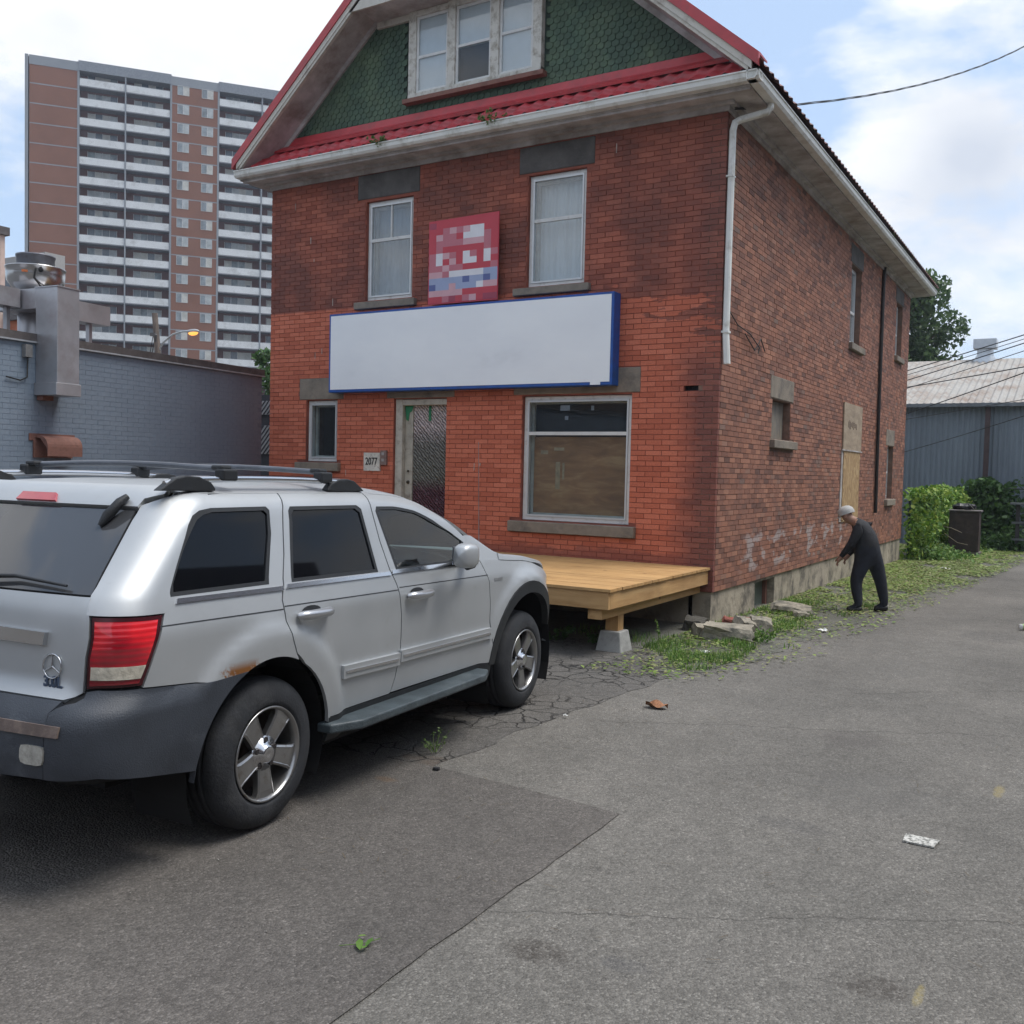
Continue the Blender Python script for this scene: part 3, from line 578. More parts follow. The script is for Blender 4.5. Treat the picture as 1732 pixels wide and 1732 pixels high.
for k in range(16):
    a, z = rnd.uniform(-10.8, -4.2), rnd.uniform(1.2, 5.8)
    if any(h[0]-.1 < a < h[1]+.1 and h[2]-.1 < z < h[3]+.1 for h in OPEN['F']+BLOCK['F']) or (-9.8 < a < -5 and 2.7 < z < 5.2): continue
    b = MB(); lbox(b, 'F', a, a+rnd.uniform(.006, .014), -.0125, -.0095, z, z+rnd.uniform(.03, .12)); b.build('paint_fleck', WHTF, house)
b = MB(); lbox(b, 'F', -4.25, -4.02, .06, .1, 2.71, 2.78); b.build('wall_slot', DARK, house)

# ---- eaves, gutters, roof
b = MB()
prof = [(YG, 6.17), (YG, 6.155), (YG+.012, 6.15), (YG+.02, 6.10), (YG+.045, 6.07), (YG+.14, 6.07), (YG+.14, 6.165), (YG+.128, 6.165), (YG+.128, 6.085), (YG+.05, 6.085), (YG+.03, 6.11), (YG+.022, 6.17)]
def extrude_profile(mb, prof, p0, p1, fn):
    n = len(prof); vs = [fn(p0, *q) for q in prof] + [fn(p1, *q) for q in prof]
    mb.add(vs, [tuple(range(n)), tuple(range(2*n-1, n-1, -1))] + [(i, n+i, n+(i+1) % n, (i+1) % n) for i in range(n)])
extrude_profile(b, prof, XGL, XG, lambda a, y, z: (a, y, z)); recalc(b.build('gutter', GUTTER, house))
b = MB(); profs = [(XG-(y-YG), z) for y, z in prof]; extrude_profile(b, profs, YG, 24.9, lambda a, x, z: (x, a, z)); recalc(b.build('gutter', GUTTER, house))
b = MB(); b.box((XGL, YG+.145, 6.052), (XG-.145, YF+.05, 6.075)); b.box((XS-.05, YF+.051, 6.052), (XG-.145, 24.85, 6.075)); b.box((XGL, YF+.051, 6.052), (XL+.05, 24.85, 6.075)); b.build('soffit', SOFFIT, house)
b = MB(); b.box((XGL+.02, YG+.15, 6.075), (XG-.145, YG+.175, 6.20)); b.box((XG-.17, YG+.2, 6.076), (XG-.145, 24.85, 6.20)); b.build('fascia', PAINT, house)
b = MB(); b.box((XL-.03, YF-.035, 5.955), (XS+.035, YF-.008, 6.05)); b.box((XL-.1, YF-.10, 6.015), (XS+.10, YF-.036, 6.05)); b.box((XS+.008, YF-.0, 5.955), (XS+.035, YB, 6.05)); b.box((XS+.036, YF-.0, 6.015), (XS+.10, YB, 6.05))
b.box((XGL+.05, YG+.16, 6.02), (XG-.15, YG+.21, 6.051)); b.build('cornice_moulding', SOFFIT, house)
def tile_sheet(o, ux, uy, nx, ny, wave, amp, stepn, stepamp, m, name, res=8):
    """pressed metal tiles: waves across, small steps down the slope"""
    mb = MB(); o, ux, uy = Vector(o), Vector(ux), Vector(uy); nr = ux.normalized().cross(uy.normalized()).normalized(); Lx, Ly = ux.length, uy.length
    cx = int(Lx/wave*res); rows = []
    for s in range(stepn):
        rows += [(s/stepn, stepamp), ((s+.5)/stepn, stepamp*.5), ((s+1)/stepn-.0005, 0.0)]
    vs = []
    for v, h in rows:
        for i in range(cx+1):
            u = i/cx; ww = abs(math.sin(math.pi*u*Lx/wave)); vs.append(o+ux*u+uy*v+nr*(h+amp*(1-ww**1.3)))
    fs = [(j*(cx+1)+i, j*(cx+1)+i+1, (j+1)*(cx+1)+i+1, (j+1)*(cx+1)+i) for j in range(len(rows)-1) for i in range(cx)]
    mb.add(vs, fs, True); return mb.build(name, m, house)
RX, SLP = -7.36, .86; ZE = 6.20; ZR = ZE+(XG-.0-RX)*SLP
tile_sheet((XG+.02, YG+.0, ZE), (0, 14.35, 0), (RX-XG-.02, 0, ZR-ZE), 0, 0, .20, .028, 14, .02, WRED, 'roof_tiles', 6)
tile_sheet((XGL-.02, 24.9, ZE), (0, -14.35, 0), (RX-XGL+.02, 0, ZR-ZE), 0, 0, .20, .028, 14, .02, REDM, 'roof_tiles', 4)
tile_sheet((XGL+.12, YG+.075, 6.165), (XG-XGL-.24, 0, 0), (0, .42, .34), 0, 0, .20, .03, 2, .022, REDM, 'skirt_tiles', 10)
b = MB(); b.extr([(XL-.1, YF-.14, 6.47), (XL-.1, YF-.02, 6.55), (XL-.1, YF-.02, 6.68), (XL-.1, YF-.03, 6.68), (XL-.1, YF-.05, 6.575), (XL-.1, YF-.15, 6.50)], (XS-XL+.2, 0, 0)); recalc(b.build('flashing', REDM, house))
def rake(sign, y0, y1, o0, o1, m, name, e=0.0, top=1.0, bot=0.0):
    """board following the gable slope; o0..o1 offsets below the roof line"""
    xe = XG if sign > 0 else XGL; za = 6.315
    def P(t, o): x = xe+(RX-xe)*t; return (x, za+abs(x-xe)*SLP-o)
    pts = [P(bot, o1), P(bot, o0), P(top, o0), P(top, o1)]
    mb = MB(); mb.extr([(x, y0, z) for x, z in pts], (0, y1-y0, 0)); return recalc(mb.build(name, m, house))
for sg in (-1, 1):
    rake(sg, YG-.03, YG+.03, -.02, .125, REDM, 'rake_trim'); rake(sg, YG+.03, YG+.30, -.03, -.005, REDM, 'rake_trim')
    rake(sg, YG-.012, YG+.028, .126, .215, PAINT, 'bargeboard', bot=.02); rake(sg, YG+.0, YG+.05, .216, .262, PAINT, 'bargeboard', bot=.03)
    rake(sg, YG+.05, YF+.02, .225, .245, SOFFIT, 'rake_soffit', bot=.03); rake(sg, YF-.055, YF-.012, .246, .33, SOFFIT, 'rake_frieze', bot=.14)
# the front gable wall and its shingles
GB, GT = 6.60, 8.06
b = MB(); b.extr([(XGL+.25, YF, 6.30), (XG-.25, YF, 6.30), (RX, YF, 6.30+(XG-.25-RX)*SLP)], (0, .12, 0)); recalc(b.build('gable_wall', mat('gable_board', (.03, .05, .04), .9), house))
b = MB(); xj = (GT-6.05)/SLP; b.box((XGL+xj+.05, YG+.03, GT), (XG-xj-.05, YF-.0, GT+.03)); b.build('gable_soffit', SOFFIT, house)
b = MB(); b.box((XGL+xj-.12, YG-.0, GT-.02), (XG-xj+.12, YG+.03, GT+.16)); b.box((XGL+xj+.05, YF-.06, GT-.09), (XG-xj-.05, YF-.012, GT-.002)); b.build('gable_beam', PAINT, house)
def shmat():
    m, t, p = newmat('green_shingle'); n = noise_node(t, 1.4, 7, .65, 'World'); g = N(t, 'ShaderNodeNewGeometry'); v = N(t, 'ShaderNodeTexVoronoi'); v.inputs['Scale'].default_value = 9; t.links.new(g.outputs['Position'], v.inputs['Vector'])
    c = ramp(t, n.outputs[0], [(.3, (.040, .070, .055)), (.5, (.056, .098, .066)), (.72, (.100, .145, .085))]); c = mixc(t, .5, c, ramp(t, v.outputs['Color'], [(0, .6), (1, 1.4)]), 'MULTIPLY')
    t.links.new(c, p.inputs['Base Color']); setp(p, Roughness=.75); f = noise_node(t, 80, 3, .5, 'World'); bump(t, p, f.outputs[0], .3); return m
SH = shmat(); rnd = random.Random(4); shs = []
SW, SHH = .104, .076
for r in range(int((9.6-6.52)/SHH)):
    z = 6.53+r*SHH; off = SW/2 if r % 2 else 0
    front = z > GT+.12; y = (YG+.06 if front else YF)
    k = -45
    for k in range(-40, 40):
        x = RX+k*SW+off; lim = (6.315+(x-XGL)*SLP if x < RX else 6.315+(XG-x)*SLP)-.26
        if z+SHH > lim or z < 6.52: continue
        if not front and z+SHH > GT: continue
        if -8.52 < x < -6.22 and z > 6.78 and not front: continue
        w2 = SW/2-.003; sx, sz = pix((x, y, z))[:2]; vis = 0 < sx < 1732 and 0 < sz < 1732
        shs.append((vis, -Vector((x, y, z-EYE)).length, x, y, z))
shs.sort(reverse=True)
unit = MB(); w2 = SW/2-.003; h = SHH*1.25
unit.extr([(-w2, 0, h), (-w2, 0, .028), (-w2*.55, 0, .004), (w2*.55, 0, .004), (w2, 0, .028), (w2, 0, h)], (0, .012, 0)); um = unit.mesh('shingle', SH)
tilt = Matrix.Rotation(R(-5.5), 4, 'X'); rest = MB()
for i, (vis, _, x, y, z) in enumerate(shs):
    j = rnd.uniform(-.05, .05); Mx = Matrix.Translation((x, y-.026, z+rnd.uniform(-.003, .003))) @ tilt @ Matrix.Rotation(j*.4, 4, 'Y')
    if i < 300 and vis: o = link('shingle', um, house); o.matrix_world = Mx
    else: rest.add([Mx @ Vector(q) for q in unit.v], unit.f)
rest.build('shingle_field', SH, house, 'stuff')
# attic triple window
AW = thing
b = MB(); ax0, ax1, az0, az1 = -8.44, -6.30, 6.86, GT-.0
Y0 = YF-.09
b.box((ax0, Y0, az0), (ax0+.13, YF+.05, az1)); b.box((ax1-.13, Y0, az0), (ax1, YF+.05, az1))
for xm in (-7.72, -7.02): b.box((xm-.055, Y0-.01, az0), (xm+.075, YF+.05, az1))
b.box((ax0, Y0-.005, az0-.002), (ax1, YF+.05, az0+.07)); b.box((ax0, Y0+.002, az1-.08), (ax1, YF+.05, az1-.004))
aw = b.build('attic_window', mat('attic_paint', (.60, .59, .54), .7, var=.1, scale=6, dirt=(.30, .27, .22), dscale=9, dth=(.48, .66)), house); bevel(aw, .004, 1)
b = MB(); b.box((ax0-.06, Y0-.05, az0-.06), (ax1+.06, YF-.0, az0-.003)); b.build('sill', RUST, aw)
for i, (x0, x1) in enumerate(((ax0+.13, -7.775), (-7.645, -7.075), (-6.945, ax1-.13))):
    b = MB(); z0, z1 = az0+.07, az1-.085; ym = 7.42+.02*i
    for q in ((x0, x0+.035, z0, z1), (x1-.035, x1, z0, z1)): b.box((q[0], Y0+.02, q[2]), (q[1], Y0+.05, q[3]))
    for q in ((z0, z0+.035), (z1-.035, z1), (ym-.018, ym+.018)): b.box((x0+.035, Y0+.022, q[0]), (x1-.035, Y0+.048, q[1]))
    b.build('sash', FRAME, aw)
    b = MB(); b.box((x0+.035, Y0+.033, ym+.018), (x1-.035, Y0+.036, z1-.035)); b.build('pane', GLASS_UP, aw)
    b = MB(); b.box((x0+.035, Y0+.033, z0+.035), (x1-.035, Y0+.036, ym-.018)); b.build('pane', GLASS if i == 1 else GLASS_UP, aw)
    b = MB(); pass
    if i == 1: b = MB(); b.box((x0+.01, YF-.034, ym-.02), (x1-.01, YF-.030, z1)); b.build('blind', CURT, aw); b = MB(); b.box((x0+.01, YF-.004, z0), (x1-.01, YF-.001, ym-.021)); b.build('dark_room_sheet', mat('dark_room', (.035, .037, .045), .9), aw)  # middle bay: dark sheet stands in for the unlit attic room
    else: b = MB(); b.box((x0+.01, YF-.034, z0), (x1-.01, YF-.030, z1)); b.build('blind', CURT, aw)
b = MB(); b.lathe([(.05, 0), (.05, .5), (.065, .5), (.065, .56), (0, .56)], (-4.6, 13.6, 7.1), n=12); b.build('roof_pipe', mat('grey_pipe', (.2, .2, .2), .7), house)
# downspout, black pipe
def rect_tube(pts, w_, d_, m, name, parent):
    mb = MB(); pts = [Vector(p) for p in pts]
    rings = []
    for i, p in enumerate(pts):
        t_ = (pts[min(i+1, len(pts)-1)]-pts[max(i-1, 0)]).normalized(); sy = Vector((0, 1, 0)); sy = (sy-t_*sy.dot(t_)).normalized(); sx = t_.cross(sy)
        rings.append([p+sx*d_*a+sy*w_*c_ for a, c_ in ((-1, -.6), (-.6, -1), (.6, -1), (1, -.6), (1, .6), (.6, 1), (-.6, 1), (-1, .6))])
    vs = [q for r_ in rings for q in r_]; n = 8
    mb.add(vs, [(i*n+k, i*n+(k+1) % n, (i+1)*n+(k+1) % n, (i+1)*n+k) for i in range(len(pts)-1) for k in range(n)]); mb.add(rings[0], [tuple(range(n))]); mb.add(rings[-1], [tuple(range(n))])
    return recalc(mb.build(name, m, parent))
ds = rect_tube([(-3.40, 11.36, 6.09), (-3.40, 11.36, 6.02), (-3.43, 11.34, 5.97), (-3.69, 11.17, 5.87), (-3.745, 11.13, 5.83), (-3.765, 11.12, 5.74), (-3.77, 11.12, 4.5), (-3.77, 11.12, 3.36), (-3.765, 11.12, 3.30), (-3.745, 11.12, 3.02)], .04, .035, GUTTER, 'downspout', house)
b = MB(); b.box((-3.82, 11.07, 3.385), (-3.728, 11.17, 3.41)); b.build('strap', GUTTER, ds); b = MB(); b.box((-3.82, 11.07, 5.2), (-3.728, 11.17, 5.22)); b.build('strap', GUTTER, ds)
b = MB(); b.tube([(-3.78, 20.9, 6.02), (-3.775, 20.8, 5.8), (-3.77, 20.78, 3), (-3.77, 20.85, 1.0)], .035, 8); b.build('black_pipe', mat('black_iron', (.02, .018, .018), .6), house)
b = MB(); b.tube([(-3.79, 11.2, 4.6), (-3.785, 11.27, 4.25), (-3.79, 11.2, 3.7), (-3.785, 11.6, 3.55), (-3.78, 12.1, 3.5), (-3.78, 12.5, 3.38), (-3.78, 12.45, 3.30)], .007, 5); b.tube([(-3.785, 11.9, 3.48), (-3.78, 12.3, 3.32), (-3.78, 12.55, 3.5), (-3.78, 12.75, 3.36)], .007, 5); b.build('loose_wire', mat('black_wire', (.015, .015, .015), .6), house)
finish(house, (-7.46, 17.7, -.2))

# ---- things fixed to the front
sg = thing('shop_sign', 'long blank white sign box with blue frame across the brick front', 'sign')
b = MB(); sx0, sx1, sz0, sz1 = -9.725, -5.115, 2.79, 3.935; b.box((sx0, YF-.20, sz0), (sx1, YF-.012, sz1))
BLUE = mat('sign_blue', (.012, .085, .36), .45, var=.12, scale=8, b=.05, dirt=(.02, .06, .2), dscale=6)
sb = b.build('casing', BLUE, sg); bevel(sb, .006, 1)
b = MB(); b.box((sx0+.035, YF-.206, sz0+.04), (sx1-.035, YF-.2005, sz1-.03)); b.box((sx1-.30, YF-.207, sz0+.005), (sx1-.16, YF-.2007, sz0+.041))
m_, t_, p_ = newmat('sign_face'); n_ = noise_node(t_, .9, 8, .6, 'World', (1, 1, 2)); c_ = ramp(t_, n_.outputs[0], [(.35, (.88, .91, .93)), (.6, (.83, .86, .89)), (.75, (.72, .75, .78))]); t_.links.new(c_, p_.inputs['Base Color']); setp(p_, Roughness=.35)
b.build('face_panel', m_, sg); finish(sg, (-7.4, YF, 2.785))
rs = thing('realty_sign', 'square red sign board with pale letters and blue band above the white sign box', 'sign')
b = MB(); b.extr([(-8.0, YF-.12, 3.97), (-6.86, YF-.12, 3.97), (-6.86, YF-.12, 5.13), (-8.0, YF-.12, 5.11)], (0, .012, 0)); recalc(b.build('board', mat('sign_red', (.52, .045, .07), .5, var=.08), rs))
rows = ["DRRRRRRRRR", "RRPLPLWWRR", "RLPPRWWWPR", "RPPPPLLLPR", "RPRRRRRRPR", "PWLPRWPRWP", "PWRLRWWRWR", "PPLPPRRRRP", "LLPWWWWWBB", "BBBBBNBBNB", "NBBLBBBWLL", "LLLLLRRRRR", "RRPDRPLRDD"]
cols = {'P': (.50, .16, .20), 'L': (.62, .36, .40), 'W': (.72, .72, .76), 'B': (.32, .38, .56), 'N': (.10, .13, .32), 'D': (.34, .05, .09), 'R': (.52, .05, .075)}
b = MB(); mi = []; keys = list(cols)
for j, rr in enumerate(rows):
    for i, ch in enumerate(rr): x0 = -7.985+i*.1115; z1 = 5.08-j*.084; b.add([(x0, YF-.1225, z1-.084), (x0+.1115, YF-.1225, z1-.084), (x0+.1115, YF-.1225, z1), (x0, YF-.1225, z1)], [(0, 1, 2, 3)]); mi.append(keys.index(ch))
po = b.build('print', None, rs)
for key in keys: po.data.materials.append(mat('sign_print_'+key, cols[key], .5, var=.05, b=0))
po.data.polygons.foreach_set('material_index', mi)
bm = bmesh.new(); bm.from_mesh(po.data); bmesh.ops.remove_doubles(bm, verts=bm.verts[:], dist=.0005); bm.to_mesh(po.data); bm.free()
b = MB(); b.box((-7.7, YF-.107, 4.9), (-7.65, YF-.007, 4.95)); b.build('bracket', SOOT, rs)
finish(rs, (-7.43, YF, 3.98))
npt = thing('house_number_plate', 'peeling white house number plate beside the front door', 'number plate')
b = MB(); b.box((-9.175, YF-.03, 1.65), (-8.875, YF-.008, 1.915)); b.build('plate', mat('peeling_white', (.60, .58, .52), .7, dirt=(.30, .24, .20), dscale=16, dth=(.56, .66)), npt)
me = text_mesh('2077', .150, .002, .002); me.materials.append(mat('number_black', (.015, .015, .015), .5, b=0)); o = link('numerals', me, npt); o.rotation_euler = (R(90), 0, 0); o.location = (-9.03, YF-.033, 1.785); o.scale = (.74, 1, 1)
finish(npt, (-9.02, YF, 1.65))
db = thing('intercom', 'narrow grey intercom box between the number plate and the door', 'intercom')
b = MB(); b.box((-8.86, YF-.04, 1.74), (-8.75, YF-.008, 1.95)); b.build('case', mat('intercom_grey', (.22, .15, .13), .6, dirt=(.12, .08, .07), dscale=20), db); b = MB(); b.box((-8.835, YF-.044, 1.88), (-8.79, YF-.0405, 1.92)); b.box((-8.835, YF-.044, 1.79), (-8.79, YF-.0405, 1.83)); b.build('button', mat('btn', (.35, .33, .32), .5, b=0), db); finish(db, (-8.8, YF, 1.74))

# ================================================================== SILVER VEHICLE
# car frame: u forward from the rear axle, y to the right from the centre line, h up
CO = Vector((-3.23346567, 3.23514086, -0.0196)); CFW = Vector((-0.08878722, 0.99599036, -0.01095589))
CRT = CFW.cross(Vector((0, 0, 1))).normalized(); CUP = CRT.cross(CFW).normalized(); HW = .92
def car(u, y, z): return CO + CFW*u + CRT*(y-HW) + CUP*z
def lerp_tab(t, x):
    if x <= t[0][0]: return t[0][1]
    for (a, b), (c, d) in zip(t, t[1:]):
        if x <= c: f = (x-a)/(c-a); return b+(d-b)*f
    return t[-1][1]
def smooth_tab(t, n=3, s=.02):
    return lambda x: sum(lerp_tab(t, x+(k-n)*s/n) for k in range(2*n+1))/(2*n+1)
W_T = smooth_tab([(.22, .83), (.34, .875), (.5, .895), (.62, .905), (.80, .915), (1.0, .917), (1.035, .915), (1.06, .905), (1.14, .885), (1.18, .872), (1.52, .765), (1.56, .745), (1.60, .71), (1.66, .64), (1.76, .53), (1.96, .34), (2.3, 0.0), (2.6, 0)], 3, .018)
Z_T = lambda h: h if h <= 1.52 else smooth_tab([(1.50, 1.50), (1.52, 1.52), (1.56, 1.557), (1.60, 1.587), (1.66, 1.612), (1.76, 1.628), (1.96, 1.641), (2.3, 1.647), (2.6, 1.647)], 3, .018)(h)
UR_T = smooth_tab([(.2, -.86), (.38, -.93), (.46, -.985), (.55, -1.005), (.70, -1.0), (.735, -.99), (.775, -.945), (.80, -.905), (.9, -.90), (1.0, -.895), (1.12, -.885), (1.18, -.865), (1.50, -.52), (1.54, -.48), (1.60, -.44), (1.66, -.36), (1.76, -.25), (1.96, -.05), (2.3, .25)], 3, .012)
K_T = smooth_tab([(-2, 1), (1.0, 1.0), (1.3, .975), (1.555, .90), (2.0, .576), (2.42, .12), (2.55, .07), (4, .05)], 3, .08)
ZB_T = smooth_tab([(-2, 1.14), (2.3, 1.14), (2.8, 1.115), (3.2, 1.05), (3.5, .95), (3.7, .86), (4, .8)], 3, .08)
P0, LC, HR, RC = -.70, .33, .70, .20
P1, LF, FA, FB = 2.95, .55, .62, .32
W114 = W_T(1.14); W152 = W_T(1.52)
def Uof(p, h):
    a0 = UR_T(h)+RC
    if p < .6: return .6+(p-.6)*(.6-a0)/(.6-P0)
    return p
def raw(p, h):
    """ring point in car coordinates: (u, y, z)"""
    pc = P0-LC-HR; mir = 1
    if p < pc: p = 2*pc-p; mir = -1
    if p >= P0: u = Uof(p, h); q = 0
    else: q = P0-p; u = UR_T(h)+RC
    if p > P1:
        f = min((p-P1)/LF, 1)*math.pi/2; u = P1+FA*math.sin(f)
    uu = min(u, 3.55)
    k = K_T(uu); zb = ZB_T(uu)
    if h <= 1.14: w_ = W_T(h)
    elif h <= 1.52: w_ = W114+(W_T(h)-W114)*k
    else: w_ = (W114+(W152-W114)*k)*(W_T(h)/W152)
    zt = Z_T(h)
    z = zt if zt <= .9 else (.9+(zt-.9)*(zb-.9)/.24 if zt < 1.14 else zb+(zt-1.14)*k)
    y = w_
    if p > P1: y = w_-min(FB, w_*.4)*(1-math.cos(min((p-P1)/LF, 1)*math.pi/2)); 
    if q > 0:
        b = min(RC, w_*.4)
        if q <= LC: f = q/LC*math.pi/2; u = u-RC*math.sin(f); y = w_-b+b*math.cos(f)
        else:
            u = UR_T(h); s = 1-(q-LC)/HR; y = (w_-b)*s; u -= .025*(1-s*s)
    return Vector((u, mir*y, z))
def surf(p, h, off=0.0, flare=True):
    e = .004; a = raw(p, h); dp = raw(p+e, h)-raw(p-e, h); dh = raw(p, h+e)-raw(p, h-e); n = dp.cross(dh)
    if n.length < 1e-12: n = Vector((0, 0, 1))
    n.normalize()
    if n.dot(a-Vector((1.2, 0, .8))) < 0: n = -n
    b = 0
    if flare:
        for cu, r0 in ((0, .56), (2.83, .60)):
            r = math.hypot(a.x-cu, a.z-.37)
            if a.z < 1.05 and r < r0+.08: b = max(b, .030*min(1, (r0+.08-r)/.07)*min(1, max(0, (a.z-.25)/.12)))
        if a.x < -.40 and a.z < .79: b = max(b, .028*min(1, (.79-a.z)/.03))            # bumper cover stands proud
    return a+n*(off+b), n
def P_(u, z):
    """side point given as measured (u, z) -> ring parameters"""
    lo, hi = .2, 1.62
    for _ in range(40):
        m = (lo+hi)/2; k = K_T(min(u, 3.55)); zb = ZB_T(min(u, 3.55)); zt = Z_T(m)
        zz = zt if zt <= .9 else (.9+(zt-.9)*(zb-.9)/.24 if zt < 1.14 else zb+(zt-1.14)*k)
        if zz < z: lo = m
        else: hi = m
    h = (lo+hi)/2; a0 = UR_T(h)+RC
    if u < a0: p = P0-LC*math.asin(min(1, (a0-u)/RC))/(math.pi/2)
    elif u < .6: p = .6+(u-.6)*(.6-P0)/(.6-a0)
    elif u > P1: p = P1+LF*math.asin(min(1, (u-P1)/FA))/(math.pi/2)
    else: p = u
    return (p, h)
def Q_(y, h):
    """rear point given as (y, h) -> ring parameters"""
    w_ = W_T(h); b = min(RC, w_*.4)
    if abs(y) <= w_-b: q = LC+HR*(1-y/(w_-b)); return (P0-q, h)
    q = LC*math.acos(max(-1, min(1, (abs(y)-w_+b)/b)))/(math.pi/2)
    return (P0-q, h) if y > 0 else (2*(P0-LC-HR)-(P0-q), h)
suv = thing('parked_suv', 'silver wagon with red tail lamp and rusty wheel arch parked before the brick house', 'car')
def paint():
    m, t, p = newmat('silver_paint'); n = noise_node(t, 1.6, 6, .6, 'World'); d = noise_node(t, 14, 6, .65, 'World')
    c = ramp(t, n.outputs[0], [(.3, (.42, .44, .455)), (.7, (.49, .51, .525))]); c = mixc(t, ramp(t, d.outputs[0], [(.6, 0.0), (.8, .35)]), c, (.33, .32, .30))
    # rust bubbling along the rear arch lip
    g = N(t, 'ShaderNodeNewGeometry'); ctr = car(-.20, HW, .80); dd = N(t, 'ShaderNodeVectorMath', operation='DISTANCE'); t.links.new(g.outputs['Position'], dd.inputs[0]); dd.inputs[1].default_value = ctr
    rn = noise_node(t, 30, 6, .7, 'World'); f = math_(t, 'MULTIPLY', ramp(t, dd.outputs['Value'], [(.04, 1.0), (.27, 0.0)]), .62); f = ramp(t, math_(t, 'ADD', math_(t, 'MULTIPLY', f, .8), math_(t, 'MULTIPLY', rn.outputs[0], .75)), [(.70, 0.0), (.80, 1.0)])
    s = N(t, 'ShaderNodeSeparateXYZ'); t.links.new(g.outputs['Position'], s.inputs[0]); f = math_(t, 'MULTIPLY', f, ramp(t, s.outputs[2], [(.80, 1.0), (.84, 0.0)]))
    c = mixc(t, f, c, (.30, .12, .03)); t.links.new(c, p.inputs['Base Color'])
    setp(p, Metallic=.5, Roughness=.44, Coat_Weight=.25, Coat_Roughness=.12); fl = noise_node(t, 900, 2, .5, 'World'); bump(t, p, fl.outputs[0], .04, .001); return m
SIL = paint()
BLK = mat('black_trim', (.016, .018, .021), .55, var=.2, scale=10, b=.2, bs=120)
CLAD = mat('faded_cladding', (.040, .047, .060), .50, var=.25, scale=4, b=.3, bs=160, dirt=(.11, .125, .145), dscale=3.5, dth=(.55, .8), spec=.5)
CHR = mat('chrome', (.62, .63, .65), .16, metal=1, var=.04, b=0)
SATIN = mat('satin_silver', (.50, .51, .53), .32, metal=.8, var=.05, b=0)
def carglass(name, base, ior=1.5):
    m, t, p = newmat(name); setp(p, Base_Color=(*base, 1), Roughness=.03, IOR=ior); return m
TINT = carglass('tinted_glass', (.004, .005, .007), 1.30)
def side_clear():
    m = glass('clear_car_glass', (.42, .55, .50), .9, .02, 1.5); return m
CLR = side_clear()
INNER = mat('shell_dark', (.008, .008, .009), .8, b=0)
def panel(name, outer, m, holes=(), off=0.0, step=.035, depth=.02, parent=None, mirror=False, flare=True, smooth=True):
    v, f = tri_poly(outer, holes, step); top = [surf(p, h, off, flare) for p, h in v]; mb = MB()
    if mirror: pts = [(a.x, -a.y, a.z) for a, n in top]; nn = [Vector((n.x, -n.y, n.z)) for a, n in top]
    else: pts = [tuple(a) for a, n in top]; nn = [n for a, n in top]
    W_ = [car(*q) for q in pts]; wn = [(CFW*n.x+CRT*n.y+CUP*n.z) for n in nn]; fs = []
    for a, b, c in [x for x in f if len(x) == 3]:
        cr = (W_[b]-W_[a]).cross(W_[c]-W_[a]); fs.append((a, b, c) if cr.dot(wn[a]) > 0 else (a, c, b))
    mb.add(W_, fs, smooth); cnt = {}
    for t3 in fs:
        for i in range(3):
            e = (t3[i], t3[(i+1) % 3]); cnt[e] = cnt.get(e, 0)+1
    bd = [e for e in cnt if (e[1], e[0]) not in cnt]
    if depth:
        for a, b in bd: mb.add([W_[a], W_[b], W_[b]-wn[b]*depth, W_[a]-wn[a]*depth], [(0, 3, 2, 1)])
    return mb.build(name, m, parent or suv)
def arc(cu, cz, r, a0, a1, n=14, zs=1.0):
    return [(cu+r*math.cos(R(a0+(a1-a0)*i/n)), cz+r*zs*math.sin(R(a0+(a1-a0)*i/n))) for i in range(n+1)]
def S(pts): return [P_(u, z) for u, z in pts]
g_ = .0045
RA = lambda a0, a1, n=14: arc(0, .37, .465, a0, a1, n)
FA_ = lambda a0, a1, r=.53, n=14: arc(2.83, .36, r, a0, a1, n)
WQ = [(-.578, 1.168), (-.57, 1.20), (-.47, 1.345), (-.391, 1.457), (-.355, 1.495), (-.31, 1.516), (-.235, 1.526), (.135, 1.528), (.155, 1.510), (.130, 1.40), (.035, 1.168)]
WR = [(.198, 1.164), (.285, 1.46), (.293, 1.505), (.315, 1.526), (.885, 1.526), (.922, 1.505), (.943, 1.158)]
WF = [(1.125, 1.150), (1.055, 1.49), (1.075, 1.516), (1.25, 1.514), (1.46, 1.488), (1.66, 1.425), (1.84, 1.345), (1.98, 1.275), (1.93, 1.148)]
# seams as measured from the photograph
seam1 = [(.054, 1.575), (.062, 1.5), (.075, 1.3), (.085, 1.16), (.09, 1.10), (.11, .98), (.14, .88), (.165, .80)]
seam1 = [(u+.128 if z > 1.14 else u+.128*0, z) for u, z in seam1]
seam1 = [(.30, 1.60), (.250, 1.5), (.188, 1.3), (.136, 1.16), (.105, 1.09), (.108, .99), (.135, .90), (.165, .83)]
seam2 = [(1.03, 1.60), (1.02, 1.5), (1.030, 1.32), (1.06, 1.165), (1.10, 1.08), (1.135, .9), (1.14, .7), (1.11, .55), (1.075, .465)]
seam3 = [(2.11, 1.165), (2.17, 1.10), (2.225, 1.0), (2.25, .85), (2.255, .72), (2.265, .6), (2.285, .50), (2.29, .455)]
def sh(seq, d): return [(u+d, z) for u, z in seq]
lamp_side = [(-.745, .835), (-.63, 1.10)]
qpts = S([(-.47, .80)] + [(-.748, .828)]) + S([(-.625, 1.108)]) + [Q_(.74, 1.115), Q_(.735, 1.16), Q_(.72, 1.22), Q_(.62, 1.47), Q_(.60, 1.535), (P0-.12, 1.60), (P0+.05, 1.62)] + S([(-.2, 1.583), (.0, 1.594)]) + S(sh(seam1[:1], -g_)) + S(sh(seam1[1:], -g_)) + S(RA(67, 119)) + [P_(-.30, .775)]
